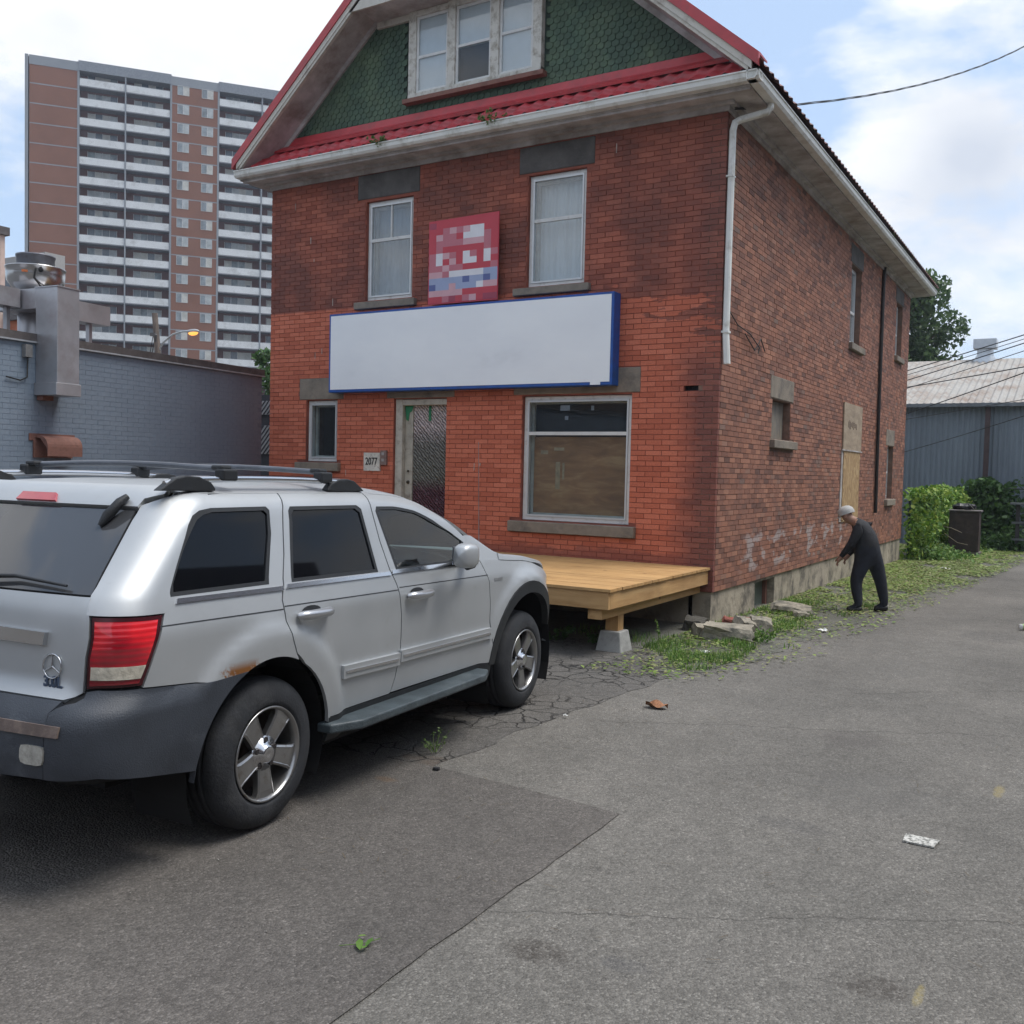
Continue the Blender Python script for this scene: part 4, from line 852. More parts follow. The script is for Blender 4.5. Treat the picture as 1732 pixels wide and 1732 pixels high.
for mir in (False, True):
    panel('quarter_panel', qpts, SIL, [S(WQ)], mirror=mir)
    panel('quarter_window', S([(u, z) for u, z in WQ]), TINT, off=-.008, mirror=mir, depth=.006)
    rd = S(sh(seam1, g_)) + S(RA(60, 8, 8)) + S([(.475, .46), (1.06, .46)]) + S(sh(seam2[::-1], -g_))
    d2 = panel('rear_door', rd, SIL, [S(WR)], mirror=mir)
    panel('window', S(WR), TINT, off=-.008, mirror=mir, parent=d2, depth=.006)
    fd = S(sh(seam2, g_)) + S([(2.28, .455)]) + S(sh(seam3[::-1], -g_)) + S([(2.06, 1.27), (1.95, 1.345), (1.80, 1.435), (1.6, 1.525), (1.4, 1.570), (1.2, 1.590), (1.0, 1.60)])
    d1 = panel('front_door', fd, SIL, [S(WF)], mirror=mir)
    panel('window', S(WF), CLR, off=-.008, mirror=mir, parent=d1, depth=.006)
    for prt, a, b in ((d2, .38, .62), (d1, 1.37, 1.61)):          # door handles: cup, bar
        sg_ = -1 if mir else 1
        mb = MB(); a0, n = surf(a-.19+.0, .99); u0 = a-.19; 
        def hp(u, z, o): q, n = surf(*P_(u, z), o); return car(q.x, sg_*q.y, q.z)
        for (o0, o1, z0, z1, ua, ub) in ((.004, .040, .985, 1.018, u0, u0+.245),):
            pts = []
            for i in range(13):
                t2 = i/12; o = .010+.034*math.sin(math.pi*min(max(t2, .0), 1))**.35; pts.append(hp(ua+(ub-ua)*t2, 1.005, o))
            mb.tube(pts, [.024 if 0 < i < 12 else .014 for i in range(13)], 10)
        mb.build('handle', SATIN, prt)
        panel('handle_cup', [P_(u0+.04+.075*(1+math.cos(k*math.pi/8)), 1.020+.024*math.sin(k*math.pi/8)) for k in range(16)], BLK, off=.002, depth=0, mirror=mir, parent=prt)
    fe = S(sh(seam3[:1], g_)) + S(sh(seam3[1:], g_)) + S(FA_(166, 35, .60, 16)) + S([(3.40, .80), (3.46, .90), (3.3, .985)]) + [(P1, 1.128), (2.7, 1.128), (2.45, 1.135), (2.2, 1.165)]
    fen = panel('front_fender', fe, SIL, mirror=mir)
    panel('wheel_arch_trim', S(FA_(172, 25, .595, 18)) + S(FA_(25, 172, .515, 18)), BLK, off=.006, mirror=mir, parent=fen, depth=.05)
    panel('fender_badge', S([(2.30, 1.000), (2.30, 1.018), (2.42, 1.016), (2.42, .998)]), SATIN, off=.003, mirror=mir, parent=fen, depth=.002)
    # sill, rub strips, waist chrome and a thin black strip drawn for the crease
    panel('sill_cladding', S([(.46, .455), (2.28, .45), (2.27, .33), (.47, .33)]), BLK, off=.0, mirror=mir)
    for (u0, u1, nm, pr) in ((.575, 1.118, 'rub_strip', d2), (1.128, 2.245, 'rub_strip', d1)):
        panel(nm, S([(u0, .632), (u0, .700), (u1, .688), (u1, .618)]), SIL, off=.020, mirror=mir, parent=pr, depth=.02)
        panel('chrome_line', S([(u0+.02, .660), (u0+.02, .674), (u1-.02, .660), (u1-.02, .646)]), CHR, off=.026, mirror=mir, parent=pr, depth=.006)
    for (u0, u1, pr) in ((-.56, .125, None), (.145, 1.055, d2), (1.068, 2.03, d1)):
        panel('waist_moulding', S([(u0, 1.138), (u0+.01, 1.158), (u1-.005, 1.152), (u1, 1.132)]), CHR, off=.008, mirror=mir, parent=pr, depth=.01)
    for (u0, u1, pr) in ((-.66, .100, None), (.112, 1.105, d2), (1.120, 2.21, d1)):
        panel('dark_crease_strip', S([(u0, 1.056), (u0, 1.061), (u1, 1.049), (u1, 1.044)]), BLK, off=.0012, mirror=mir, parent=pr, depth=0)
    for wn_, pr in ((WQ, None), (WR, d2), (WF, d1)):
        cx = sum(q[0] for q in wn_)/len(wn_); cz = sum(q[1] for q in wn_)/len(wn_)
        inn = [(cx+(u-cx)*(1-.022/max(abs(u-cx), .08)), cz+(z-cz)*(1-.018/max(abs(z-cz), .08))) for u, z in wn_]
        panel('window_seal', S(wn_), BLK, [S(inn)], off=-.001, mirror=mir, parent=pr, depth=.01)
    # tail lamp
    tl = S([(-.752, .838), (-.636, 1.103)]) + [Q_(.765, 1.108), Q_(.765, .95), Q_(.768, .832), P_(-.88, .836)]
    lamp = panel('tail_lamp', tl, mat('lamp_rim', (.05, .006, .01), .25, b=0), off=-.002, mirror=mir, depth=.03)
    if not mir: lamp['label'] = 'red tail lamp with clear lower lens'
    def shrink(poly, k, kz=None):
        cx = sum(q[0] for q in poly)/len(poly); cz = sum(q[1] for q in poly)/len(poly); return [(cx+(p-cx)*k, cz+(h-cz)*(kz or k)) for p, h in poly]
    ml, tl_, pl = newmat('red_lens'); nz = noise_node(tl_, 3.2, 3, .5, 'World'); setp(pl, Roughness=.08, Coat_Weight=1.0); 
    if 'red_lens_m' not in _mc:
        gg = N(tl_, 'ShaderNodeNewGeometry'); wv = N(tl_, 'ShaderNodeTexWave', bands_direction='Z'); wv.inputs['Scale'].default_value = 14; tl_.links.new(gg.outputs['Position'], wv.inputs[0])
        cc = ramp(tl_, nz.outputs[0], [(.35, (.20, .004, .012)), (.5, (.42, .008, .02)), (.62, (.75, .02, .03))]); cc = mixc(tl_, .5, cc, ramp(tl_, wv.outputs['Fac'], [(.2, .82), (.8, 1.05)]), 'MULTIPLY'); tl_.links.new(cc, pl.inputs['Base Color']); bump(tl_, pl, wv.outputs['Fac'], .25, .005); _mc['red_lens_m'] = ml
    panel('red_lens', shrink(tl, .86, .90), _mc['red_lens_m'], off=.004, mirror=mir, parent=lamp, depth=.006)
    panel('clear_lens', [Q_(.785, .868), Q_(.785, .918), P_(-.742, .918), P_(-.762, .868)], mat('clear_lens', (.50, .46, .38), .12, var=.3, scale=30, b=.4, bs=60, coat=1), off=.009, mirror=mir, parent=lamp, depth=.005)
    # rear bumper cladding round to the wheel
    bp = S([(-.44, .792)] ) + S([(-.75, .822), (-.88, .828)]) + [Q_(.77, .82), Q_(.765, .775), Q_(.70, .735), Q_(.70, .55), Q_(.69, .505)] + S([(-.92, .515), (-.75, .475), (-.46, .425)]) + S(RA(180, 112, 12)) 
    cb = panel('bumper_corner', bp, CLAD, off=.002, mirror=mir, depth=.03)
    # headlamp corner and front bumper side
    panel('headlamp', S([(3.30, .985), (3.46, .905)]) + [(P1+LF*.95, .90), (P1+LF*.95, 1.04), (P1+LF*.6, 1.10)], mat('headlamp_lens', (.62, .62, .60), .15, coat=1, b=0), off=-.002, mirror=mir)
    panel('front_bumper_side', S([(3.38, .47), (3.42, .74), (3.38, .80), (3.46, .88)]) + [(P1+LF, .88), (P1+LF, .42)] + S([(3.34, .44)]), mat('bumper_grey', (.10, .105, .11), .6, dirt=(.2, .2, .2), dscale=6), off=.003, mirror=mir, depth=.03)
# rear: tailgate with glass, spoiler lip, bumper centre
gt_out = [Q_(.755, 1.10), Q_(.745, 1.135), Q_(.735, 1.17)] + [Q_(.735-.001, 1.182), Q_(-.734, 1.182)] + [Q_(-.735, 1.17), Q_(-.745, 1.135), Q_(-.755, 1.10), Q_(-.755, .95), Q_(-.752, .815), Q_(-.69, .782), Q_(.69, .782), Q_(.752, .815), Q_(.755, .95)]
tg = panel('tailgate', gt_out, SIL, step=.045)
gl_ = panel('rear_window', [Q_(.727, 1.190), Q_(.69, 1.27), Q_(.62, 1.44), Q_(.59, 1.513), Q_(-.59, 1.513), Q_(-.62, 1.44), Q_(-.69, 1.27), Q_(-.727, 1.190)], carglass('rear_glass', (.05, .052, .056), 1.6), off=-.001, step=.06, depth=.01)
sp = panel('spoiler_lip', [Q_(.60, 1.522), Q_(.60, 1.56), (P0-LC*.55, 1.585), (P0-LC*.45, 1.655), (P0-LC-2*HR-LC*.55, 1.655), (P0-LC-2*HR-LC*.45, 1.585), Q_(-.60, 1.56), Q_(-.60, 1.522)], SIL, off=.012, step=.05, depth=.03)
rf_out = [(P0+.03, 1.612)] + [(P0-LC*.7, 1.655)] + [(P0-LC-.01, 1.665), (P0-LC-.01, 2.28)] + [(1.25, 2.28), (1.33, 2.0), (1.42, 1.8), (1.5, 1.66), (1.52, 1.60)] + S([(1.2, 1.597), (.6, 1.603), (.0, 1.600)])
for mir in (False, True):
    panel('roof', [(P0-LC-HR, 1.665)] + [(P0-LC*.7, 1.66), (P0-.10, 1.612), (P0+.03, 1.606), (.0, 1.609), (.6, 1.609), (1.2, 1.609), (1.50, 1.609), (1.47, 1.75), (1.40, 2.0), (1.36, 2.30), (P0, 2.30), (P0-LC-HR, 2.0)], SIL, step=.06, mirror=mir, depth=.01)
    panel('roof_gutter', [(-.50, 1.602), (-.45, 1.6025), (.0, 1.600), (.6, 1.600), (1.2, 1.600), (1.2, 1.606), (.6, 1.606), (.0, 1.606), (-.45, 1.6065)], BLK, off=-.004, mirror=mir, depth=0)
    panel('windscreen', [(1.545, 1.62), (2.0, 1.62), (2.36, 1.62), (2.40, 2.30), (1.38, 2.30), (1.42, 2.0), (1.49, 1.75)], TINT, off=-.002, step=.07, mirror=mir)
    panel('roof_pillar', S([(1.98, 1.42), (2.3, 1.26), (2.42, 1.19)]) + [(2.40, 1.61), (1.9, 1.61), (1.53, 1.61)] + S([(1.6, 1.555)]), SIL, off=-.002, mirror=mir)
    panel('cowl_side', [(2.0, 1.17), (2.2, 1.17), (2.42, 1.142), (2.56, 1.142), (2.52, 1.64), (2.30, 1.64), (2.0, 1.45)], SIL, off=-.007, step=.04, mirror=mir, depth=0)
    panel('bonnet', [(2.43, 1.15), (2.43, 2.30), (P1+LF*.7, 2.3), (P1+LF*.75, 1.19), (P1, 1.134), (2.7, 1.134), (2.52, 1.138)], SIL, step=.06, mirror=mir)
panel('front_face', [(P1+LF*.97, .45), (P1+LF*.97, 1.5), (P1+LF*.99, 1.5), (P1+LF*.99, .45)], SIL)
mb = MB(); fr_ = [car(3.56, y, z) for y, z in ((-.62, .42), (.62, .42), (.62, .86), (.45, .95), (-.45, .95), (-.62, .86))]; mb.extr(fr_, CFW*-.25); recalc(mb.build('front_bumper', mat('bumper_grey', (.1, .1, .1)), suv))
mb = MB()
for k in range(7): mb.obox(car(3.57, -.36+.12*k, .90), CFW*.02, CRT*.035, CUP*.09)
mb.build('grille', BLK, suv)
bc = panel('rear_bumper', [Q_(.695, .735), Q_(.70, .775), Q_(.0, .772), Q_(-.70, .775), Q_(-.695, .735), Q_(-.695, .55), Q_(-.685, .50), Q_(0, .47), Q_(.685, .505), Q_(.695, .55)], CLAD, off=.0, step=.06, depth=.03)
panel('bumper_strip', [Q_(.76, .668), Q_(.765, .705), Q_(.0, .705), Q_(-.76, .705), Q_(-.76, .668), Q_(0, .660)], mat('brown_strip', (.17, .13, .115), .5, dirt=(.28, .22, .18), dscale=12), off=.012, step=.06, parent=bc)
for sgn in (1, -1): panel('reverse_lamp', [Q_(sgn*(.645+.060*max(-1, min(1, 1.25*math.cos(k*math.pi/8)))), .592+.036*max(-1, min(1, 1.25*math.sin(k*math.pi/8)))) for k in range(16)], mat('reverse_lens', (.40, .39, .35), .15, var=.3, scale=30, coat=1), off=.010, step=.02, parent=bc, mirror=False)
# tailgate furniture
th = panel('tailgate_handle', [Q_(.555, .985), Q_(.56, 1.035), Q_(0, 1.045), Q_(-.56, 1.035), Q_(-.555, .985), Q_(0, .99)], CHR, off=.022, step=.06, depth=.025, parent=tg)
def rearpt(y, h, o): q, n = surf(*Q_(y, h), o); return car(*q), CFW*n.x+CRT*n.y+CUP*n.z
def ring_on(y, h, r, tr, o, m, name, parent, star=True):
    mb = MB(); pts = []
    for k in range(25): a = k/24*2*math.pi; q, n = rearpt(y+r*math.cos(a), h+r*math.sin(a), o); pts.append(q)
    mb.tube(pts, tr, 6, False)
    if star:
        for a in (90, 210, 330): q0, _ = rearpt(y, h, o); q1, _ = rearpt(y+r*math.cos(R(a)), h+r*math.sin(R(a)), o); mb.tube([q0, q1], [tr*1.3, tr*.5], 5)
    return mb.build(name, m, parent)
ring_on(.595, .905, .048, .0032, .006, CHR, 'star_badge', tg)
q, n = rearpt(.60, .842, .004); fx = (rearpt(.65, .842, .004)[0]-rearpt(.55, .842, .004)[0]).normalized(); Mb = Matrix((( fx.x, CUP.x, n.x, q.x), (fx.y, CUP.y, n.y, q.y), (fx.z, CUP.z, n.z, q.z), (0, 0, 0, 1)))
me = text_mesh('3.0L', .058, .002, .002); me.materials.append(mat('badge_blue', (.10, .14, .22), .3, metal=.6, b=0)); o = link('badge_text', me, tg); o.matrix_world = Mb
mb = MB(); mb.obox(q-CUP*.030+fx*.012, fx*.062, CUP*.008, n*.002); mb.build('badge_bar', mat('badge_blue', (.1, .14, .22)), tg)
mb = MB()
for y in (.0,): q1, n1 = rearpt(.05, 1.575, .02)
third = panel('brake_light', [Q_(.13, 1.525), Q_(.10, 1.565), Q_(-.12, 1.565), Q_(-.13, 1.525)], mat('brake_red', (.42, .03, .045), .2, coat=1, b=0), off=.024, step=.04, depth=.02, parent=sp); mb2 = None
third.location = (0, 0, 0)
def hinge(y):
    mb = MB(); s_ = 1 if y > 0 else -1; qs = [rearpt(y, 1.555, .03), rearpt(y-s_*.01, 1.52, .034), rearpt(y-s_*.03, 1.47, .022), rearpt(y-s_*.045, 1.440, .006)]; q = [a for a, _ in qs]
    mb.tube([q[0], q[1], q[2], q[3]], [.014, .022, .024, .012], 8); mb.build('glass_hinge', BLK, gl_)
hinge(.53); hinge(-.53)
mb = MB(); w0 = rearpt(.60, 1.205, .018)[0]; w1 = rearpt(.30, 1.222, .022)[0]; w2_ = rearpt(.02, 1.20, .03)[0]; mb.tube([w0, w1, w2_], [.006, .009, .012], 6); mb.tube([w2_, rearpt(.0, 1.165, .01)[0]], .02, 8); mb.build('wiper', BLK, gl_)
# inner dark shell (shows in the gaps), floor and wheel wells
mb = MB(); ps = [P0-LC-2*HR-LC+.02+i*.07 for i in range(0)]
pr = [P0-LC-HR+(P1+LF-.02-(P0-LC-HR))*i/70 for i in range(71)]; hs = [.47+.07*i for i in range(11)]
for sgn in (1, -1):
    vs = []; ok = []
    for p in pr:
        for h in hs:
            a, n = surf(p, h, -.016, False); vs.append(car(a.x, sgn*a.y, a.z)); ok.append(min(math.hypot(a.x, a.z-.37)-.45, math.hypot(a.x-2.83, a.z-.37)-.50) > 0)
    nh = len(hs); fs = [(i*nh+j, (i+1)*nh+j, (i+1)*nh+j+1, i*nh+j+1) for i in range(70) for j in range(nh-1) if ok[i*nh+j] and ok[(i+1)*nh+j] and ok[i*nh+j+1] and ok[(i+1)*nh+j+1]]
    mb.add(vs, fs)
hs2 = [1.14, 1.2, 1.3, 1.4, 1.5, 1.56, 1.6]
mb.build('inner_shell', INNER, suv)
for cu in (0, 2.83):
    r_ = .475 if cu == 0 else .54
    for sgn in (1, -1):
        mb = MB(); ar = arc(cu, .37, r_, -25, 205, 16); vs = [car(u, sgn*y, z) for u, z in ar for y in (.875, .55)]
        mb.add(vs, [(2*i, 2*i+1, 2*i+3, 2*i+2) for i in range(16)]); c0 = [car(u, sgn*.55, z) for u, z in ar]; mb.add(c0, [tuple(range(len(c0)))]); mb.build('wheel_well', INNER, suv)
mb = MB(); mb.obox(car(1.41, 0, .36), CFW*.93, CRT*.82, CUP*.08); mb.obox(car(1.4, 0, .42), CFW*2.0, CRT*.54, CUP*.10); mb.obox(car(-.60, 0, .58), CFW*.30, CRT*.68, CUP*.10); mb.build('underbody', INNER, suv)
mb = MB()
for sgn in (1, -1):
    for u, wz in ((1.15, .24), (.2, .22)):
        mb.obox(car(u, sgn*.38, .80), CFW*.24, CRT*.25, CUP*.10); mb.obox(car(u-.27, sgn*.38, 1.05), CFW*.06-CUP*.0, CRT*.23, CUP*.28+CFW*-.05); mb.obox(car(u-.33, sgn*.38, 1.40), CFW*.045, CRT*.12, CUP*.075)
so = mb.build('seat', mat('seat_cloth', (.055, .058, .062), .9), suv); bevel(so, .03, 3)
mb = MB(); mb.obox(car(1.95, 0, .98), CFW*.25, CRT*.72, CUP*.11); mb.tube([car(1.66+.05*math.sin(k*math.pi/10), -.38+.18*math.cos(k*math.pi/10), 1.02+.17*math.sin(k*math.pi/10)) for k in range(21)], .014, 6, False); mb.build('dashboard', BLK, suv)
# running boards
for sgn in (1, -1):
    mb = MB(); pts = [(.44, .05), (.62, .125), (2.0, .125), (2.16, .06), (2.16, -.04), (.44, -.04)]
    vs = [car(u, sgn*(HW-.02+y), z) for z in (.375, .425) for u, y in pts]; n = len(pts); mb.add(vs, [tuple(range(n)), tuple(range(n, 2*n))]+[(i, (i+1) % n, n+(i+1) % n, n+i) for i in range(n)])
    rb = recalc(mb.build('running_board', mat('step_rubber', (.05, .066, .075), .45, var=.3, scale=8, b=.4, bs=100, dirt=(.10, .12, .13), dscale=5), suv)); bevel(rb, .012, 3)
# roof rails, cross bars
for sgn in (1, -1):
    ra = [car(-.42, sgn*.668, 1.632)] + [car(u, sgn*.672, 1.648+.012*math.sin((u+.42)/1.45*math.pi)) for u in (-.30, -.15, .1, .3, .5, .7, .85)] + [car(.98, sgn*.668, 1.628)]
    mb = MB(); mb.tube(ra, [.012]+[.016]*7+[.012], 8); rl = mb.build('roof_rail', CHR, suv)
    for (ua, k_) in ((-.47, 1), (1.06, -1)):
        mb = MB(); mb.extr([car(ua+k_*a, sgn*.672-.022, z) for a, z in ((0, 1.600), (.05, 1.632), (.10, 1.658), (.16, 1.668), (.24, 1.664), (.31, 1.640), (.34, 1.612), (.34, 1.600))], CRT*.044); ec = recalc(mb.build('rail_end_cap', BLK, rl)); bevel(ec, .008, 2)
for u in (-.04, .70):
    mb = MB(); pts = [car(u+(.015 if u < .5 else 0), -.67+1.34*i/14, 1.700+.018*math.sin(math.pi*i/14)) for i in range(15)]
    mb.tube(pts, .015, 8); cbr = mb.build('cross_bar', mat('bar_grey', (.12, .13, .15), .35, metal=.5, b=0), suv)
    for sgn in (1, -1):
        mb = MB(); mb.obox(car(u, sgn*.672, 1.675), CFW*.05, CRT*.030, CUP*.028); mb.obox(car(u, sgn*.64, 1.708), CFW*.036, CRT*.035, CUP*.012); bo = mb.build('bar_clamp', BLK, cbr); bevel(bo, .01, 2)
# mirrors, aerial
for sgn in (1, -1):
    mb = MB(); c = car(1.60, sgn*(HW+.155), 1.222)
    vs = []; 
    for i in range(9):
        f = i/8*math.pi
        for k in range(16):
            a = k/16*2*math.pi; e = .55; sx = math.copysign(abs(math.cos(a))**e, math.cos(a)); sz = math.copysign(abs(math.sin(a))**e, math.sin(a)); r_ = math.sin(f)**.45
            vs.append(c + CFW*(-.100*math.cos(f)) + CRT*(sgn*.060*sx*r_) + CUP*(.076*sz*r_))
    mb.add(vs, [(i*16+k, i*16+(k+1) % 16, (i+1)*16+(k+1) % 16, (i+1)*16+k) for i in range(8) for k in range(16)], True); mo = recalc(mb.build('door_mirror', SIL, suv))
    mb = MB(); mb.obox(car(1.60, sgn*(HW+.094), 1.222), CFW*.060, CRT*.004, CUP*.055); mb.build('mirror_glass', CHR, mo)
    mb = MB(); mb.tube([car(1.92, sgn*(HW-.05), 1.17), car(1.84, sgn*(HW+.04), 1.16), car(1.70, sgn*(HW+.14), 1.165), car(1.62, sgn*(HW+.15), 1.15)], [.035, .034, .032, .02], 8); mb.build('mirror_arm', BLK, mo)
mb = MB(); mb.tube([car(2.56, .66, 1.10), car(2.55, .66, 1.15)], [.018, .012], 8); mb.tube([car(2.55, .66, 1.15), car(2.50, .66, 1.95)], [.003, .0018], 5); mb.build('aerial', mat('aerial_steel', (.3, .3, .3), .4, metal=.8, b=0), suv)
# wheels
def wheel(cu, sgn):
    W0 = Matrix((( CFW.x, CRT.x*sgn, CUP.x, 0), (CFW.y, CRT.y*sgn, CUP.y, 0), (CFW.z, CRT.z*sgn, CUP.z, 0), (0, 0, 0, 1))); c = car(cu+.028, sgn*(HW-.145), .370)
    def L2(x, y, z): return c + (W0 @ Vector((x, y, z)))       # y outwards
    mb = MB(); prof = [(.222, .105), (.240, .125), (.258, .128), (.300, .124), (.335, .112), (.352, .098), (.362, .080)]
    prof = [(r, y) for r, y in prof]; prof = prof + [(.368, .055), (.368, .048), (.360, .045), (.360, .041), (.368, .038), (.370, .008), (.362, .005), (.362, .0), (.370, -.004), (.369, -.04), (.361, -.043), (.361, -.047), (.367, -.05), (.362, -.080), (.345, -.105), (.30, -.122), (.222, -.10)]
    prof = [(r-(.011 if r > .25 else .004), y) for r, y in prof]; n = 56; vs = [L2(r*math.cos(2*math.pi*k/n), y, r*math.sin(2*math.pi*k/n)) for r, y in prof for k in range(n)]
    mb.add(vs, [(i*n+k, i*n+(k+1) % n, (i+1)*n+(k+1) % n, (i+1)*n+k) for i in range(len(prof)-1) for k in range(n)], True); tyre = recalc(mb.build('wheel', mat('tyre_rubber', (.020, .022, .026), .75, var=.35, scale=7, b=.35, bs=70, dirt=(.055, .055, .056), dscale=6, dth=(.5, .8)), suv))
    # rim: lip and barrel
    mb = MB(); prof = [(.210, .098), (.221, .112), (.225, .120), (.222, .128), (.214, .124), (.208, .112), (.203, .085), (.200, -.05), (.19, -.08)]
    vs = [L2(r*math.cos(2*math.pi*k/n), y, r*math.sin(2*math.pi*k/n)) for r, y in prof for k in range(n)]
    mb.add(vs, [(i*n+k, i*n+(k+1) % n, (i+1)*n+(k+1) % n, (i+1)*n+k) for i in range(len(prof)-1) for k in range(n)], True); rim = recalc(mb.build('rim', ALLOY, tyre))
    mb = MB(); vs = [L2(r*math.cos(2*math.pi*k/32), y, r*math.sin(2*math.pi*k/32)) for r, y in ((0, -.02), (.205, -.02)) for k in range(32)]; mb.add(vs, [(k, (k+1) % 32, 32+(k+1) % 32, 32+k) for k in range(32)])
    vs = [L2(r*math.cos(2*math.pi*k/32), y, r*math.sin(2*math.pi*k/32)) for r, y in ((.15, .0), (.15, .012), (.06, .014)) for k in range(32)]; mb.add(vs, [(i*32+k, i*32+(k+1) % 32, (i+1)*32+(k+1) % 32, (i+1)*32+k) for i in range(2) for k in range(32)]); mb.build('brake_disc', mat('brake_dark', (.03, .022, .02), .7), tyre)
    # five broad spokes
    for s in range(5):
        th = 2*math.pi*s/5 + R(-90); mb = MB(); ca, sa = math.cos(th), math.sin(th)
        secs = [(.045, .040, .100), (.085, .045, .104), (.13, .049, .110), (.175, .055, .114), (.208, .070, .112)]
        vs = []
        for r, hw, yf in secs:
            for a, yy in ((-hw, yf-.035), (-hw, yf-.006), (-hw*.80, yf), (-hw*.72, yf-.003), (hw*.72, yf-.003), (hw*.80, yf), (hw, yf-.006), (hw, yf-.035)):
                vs.append(L2(r*ca-a*sa, yy, r*sa+a*ca))
        m8 = 8; mb.add(vs, [(i*m8+k, i*m8+(k+1) % m8, (i+1)*m8+(k+1) % m8, (i+1)*m8+k) for i in range(len(secs)-1) for k in range(m8)] + [tuple(range(m8))]); spk = recalc(mb.build('spoke', ALLOY, tyre))
        a = th+R(36); mb = MB()
        for k_ in range(1): mb.add([L2(.066*math.cos(a)+.0125*math.cos(2*math.pi*k/10), yy, .066*math.sin(a)+.0125*math.sin(2*math.pi*k/10)) for yy in (.085, .1085) for k in range(10)], [tuple(range(10, 20))]+[(k, (k+1) % 10, 10+(k+1) % 10, 10+k) for k in range(10)])
        mb.build('wheel_nut', mat('nut_dark', (.05, .045, .045), .5, metal=.5), tyre)
    mb = MB(); prof = [(.085, .085), (.083, .100), (.044, .106), (.040, .124), (.030, .127), (.012, .124), (0.0005, .124)]
    vs = [L2(r*math.cos(2*math.pi*k/28), y, r*math.sin(2*math.pi*k/28)) for r, y in prof for k in range(28)]
    mb.add(vs, [(i*28+k, i*28+(k+1) % 28, (i+1)*28+(k+1) % 28, (i+1)*28+k) for i in range(len(prof)-1) for k in range(28)], True); recalc(mb.build('hub_cap', CHR, tyre))
ALLOY = mat('alloy_wheel', (.36, .36, .36), .28, metal=.9, var=.12, scale=8, b=.05, bs=60, dirt=(.20, .17, .13), dscale=14, dth=(.55, .75))
for cu in (0, 2.83):
    for sgn in (1, -1): wheel(cu, sgn)
finish(suv, tuple(car(1.41, 0, 0)))

# ================================================================== DECK
WOOD = woodmat('new_pine', (.38, .205, .075), (.48, .28, .11), (.56, .345, .15), (1, 9, 1), k=2.6, knots=2.6)
WOOD2 = woodmat('pine_side', (.38, .21, .08), (.50, .30, .13), (.58, .37, .17), (9, .8, 9), k=1.1, knots=2.2)
deck = thing('timber_deck', 'low new pine deck along the foot of the front wall, on concrete piers', 'deck')
X0, X1_, Y0_, Y1_ = -9.7, -3.87, 8.28, YF-.015
n = 19; wdt = (Y1_-Y0_+.02)/n; rnd = random.Random(2); unit = MB().box((-.5, -.5, -.5), (.5, .5, .5)).mesh('deck_board', WOOD)
for i in range(n):
    y0 = Y0_-.02+i*wdt; xe = X1_+.02+rnd.uniform(-.006, .006)
    o = link('deck_board', unit, deck); o.location = ((X0+xe)/2, y0+wdt/2, .586+rnd.uniform(-.001, .001)); o.scale = (xe-X0, wdt-.005, .028); bevel(o, .003, 1)
b = MB(); b.box((X1_-.038, Y0_+.04, .40), (X1_, Y1_-.0, .570)); bevel(b.build('rim_joist', WOOD2, deck), .003, 1)
WOOD3 = woodmat('pine_front', (.38, .21, .08), (.50, .30, .13), (.58, .37, .17), (.8, 9, 9), k=1.1, knots=2.2)
b = MB(); b.box((X0, Y0_, .40), (X1_, Y0_+.038, .570)); bevel(b.build('rim_joist', WOOD3, deck), .003, 1)
for xb in (-4.04, -6.6, -9.2):
    b = MB(); b.box((xb-.075, Y0_+.06, .29), (xb+.075, Y1_, .398)); bevel(b.build('beam', WOOD2, deck), .003, 1)
    for yb in ((8.80,) if xb > -5 else (8.80, 10.75)):
        b = MB(); b.box((xb-.068, yb-.065, gz(yb)+.19), (xb+.068, yb+.065, .288)); b.build('post', woodmat('pine_post', (.36, .20, .08), (.46, .27, .11), (.54, .33, .15), (6, 6, .8), k=1.5), deck)
        b = MB(); g0 = gz(yb); b.add([(xb+sx*w_, yb+sy*w_, g0+zz) for w_, zz in ((.145, -.02), (.108, .205)) for sx, sy in ((-1, -1), (1, -1), (1, 1), (-1, 1))], [(0, 3, 2, 1), (4, 5, 6, 7), (0, 1, 5, 4), (1, 2, 6, 5), (2, 3, 7, 6), (3, 0, 4, 7)])
        pr_ = b.build('concrete_pier', mat('pier_concrete', (.36, .36, .345), .9, var=.1, scale=6, b=.4, bs=60, dirt=(.2, .2, .19), dscale=5), deck); bevel(pr_, .012, 2)
for xj in [X0+.6*k for k in range(1, 10)]: b = MB(); b.box((xj-.019, Y0_+.04, .40), (xj+.019, Y1_, .569)); b.build('joist', WOOD2, deck)
finish(deck, (-6.8, 9.7, 0))

# ================================================================== BLUE PAINTED BUILDING
TH = R(96.213); BD = Vector((math.cos(TH), math.sin(TH), 0)); BN = Vector((math.sin(TH), -math.cos(TH), 0)); BP = Vector((-12.2, 11.96, 0))
def bl(s, off, z): return BP + BD*s + BN*off + Vector((0, 0, z))
blue = thing('blue_brick_building', 'flat roofed building with a blue grey painted brick side wall', 'building')
def bluemat():
    m, t, p = newmat('blue_painted_brick'); n = noise_node(t, 1.2, 6, .6, 'World'); n2 = noise_node(t, 22, 5, .6, 'World')
    c = ramp(t, n.outputs[0], [(.3, (.185, .235, .300)), (.7, (.22, .275, .34))]); c = mixc(t, .5, c, ramp(t, n2.outputs[0], [(.3, .85), (.7, 1.12)]), 'MULTIPLY')
    t.links.new(c, p.inputs['Base Color']); setp(p, Roughness=.6); bump(t, p, n2.outputs[0], .3, .006); return m
BLU = bluemat()
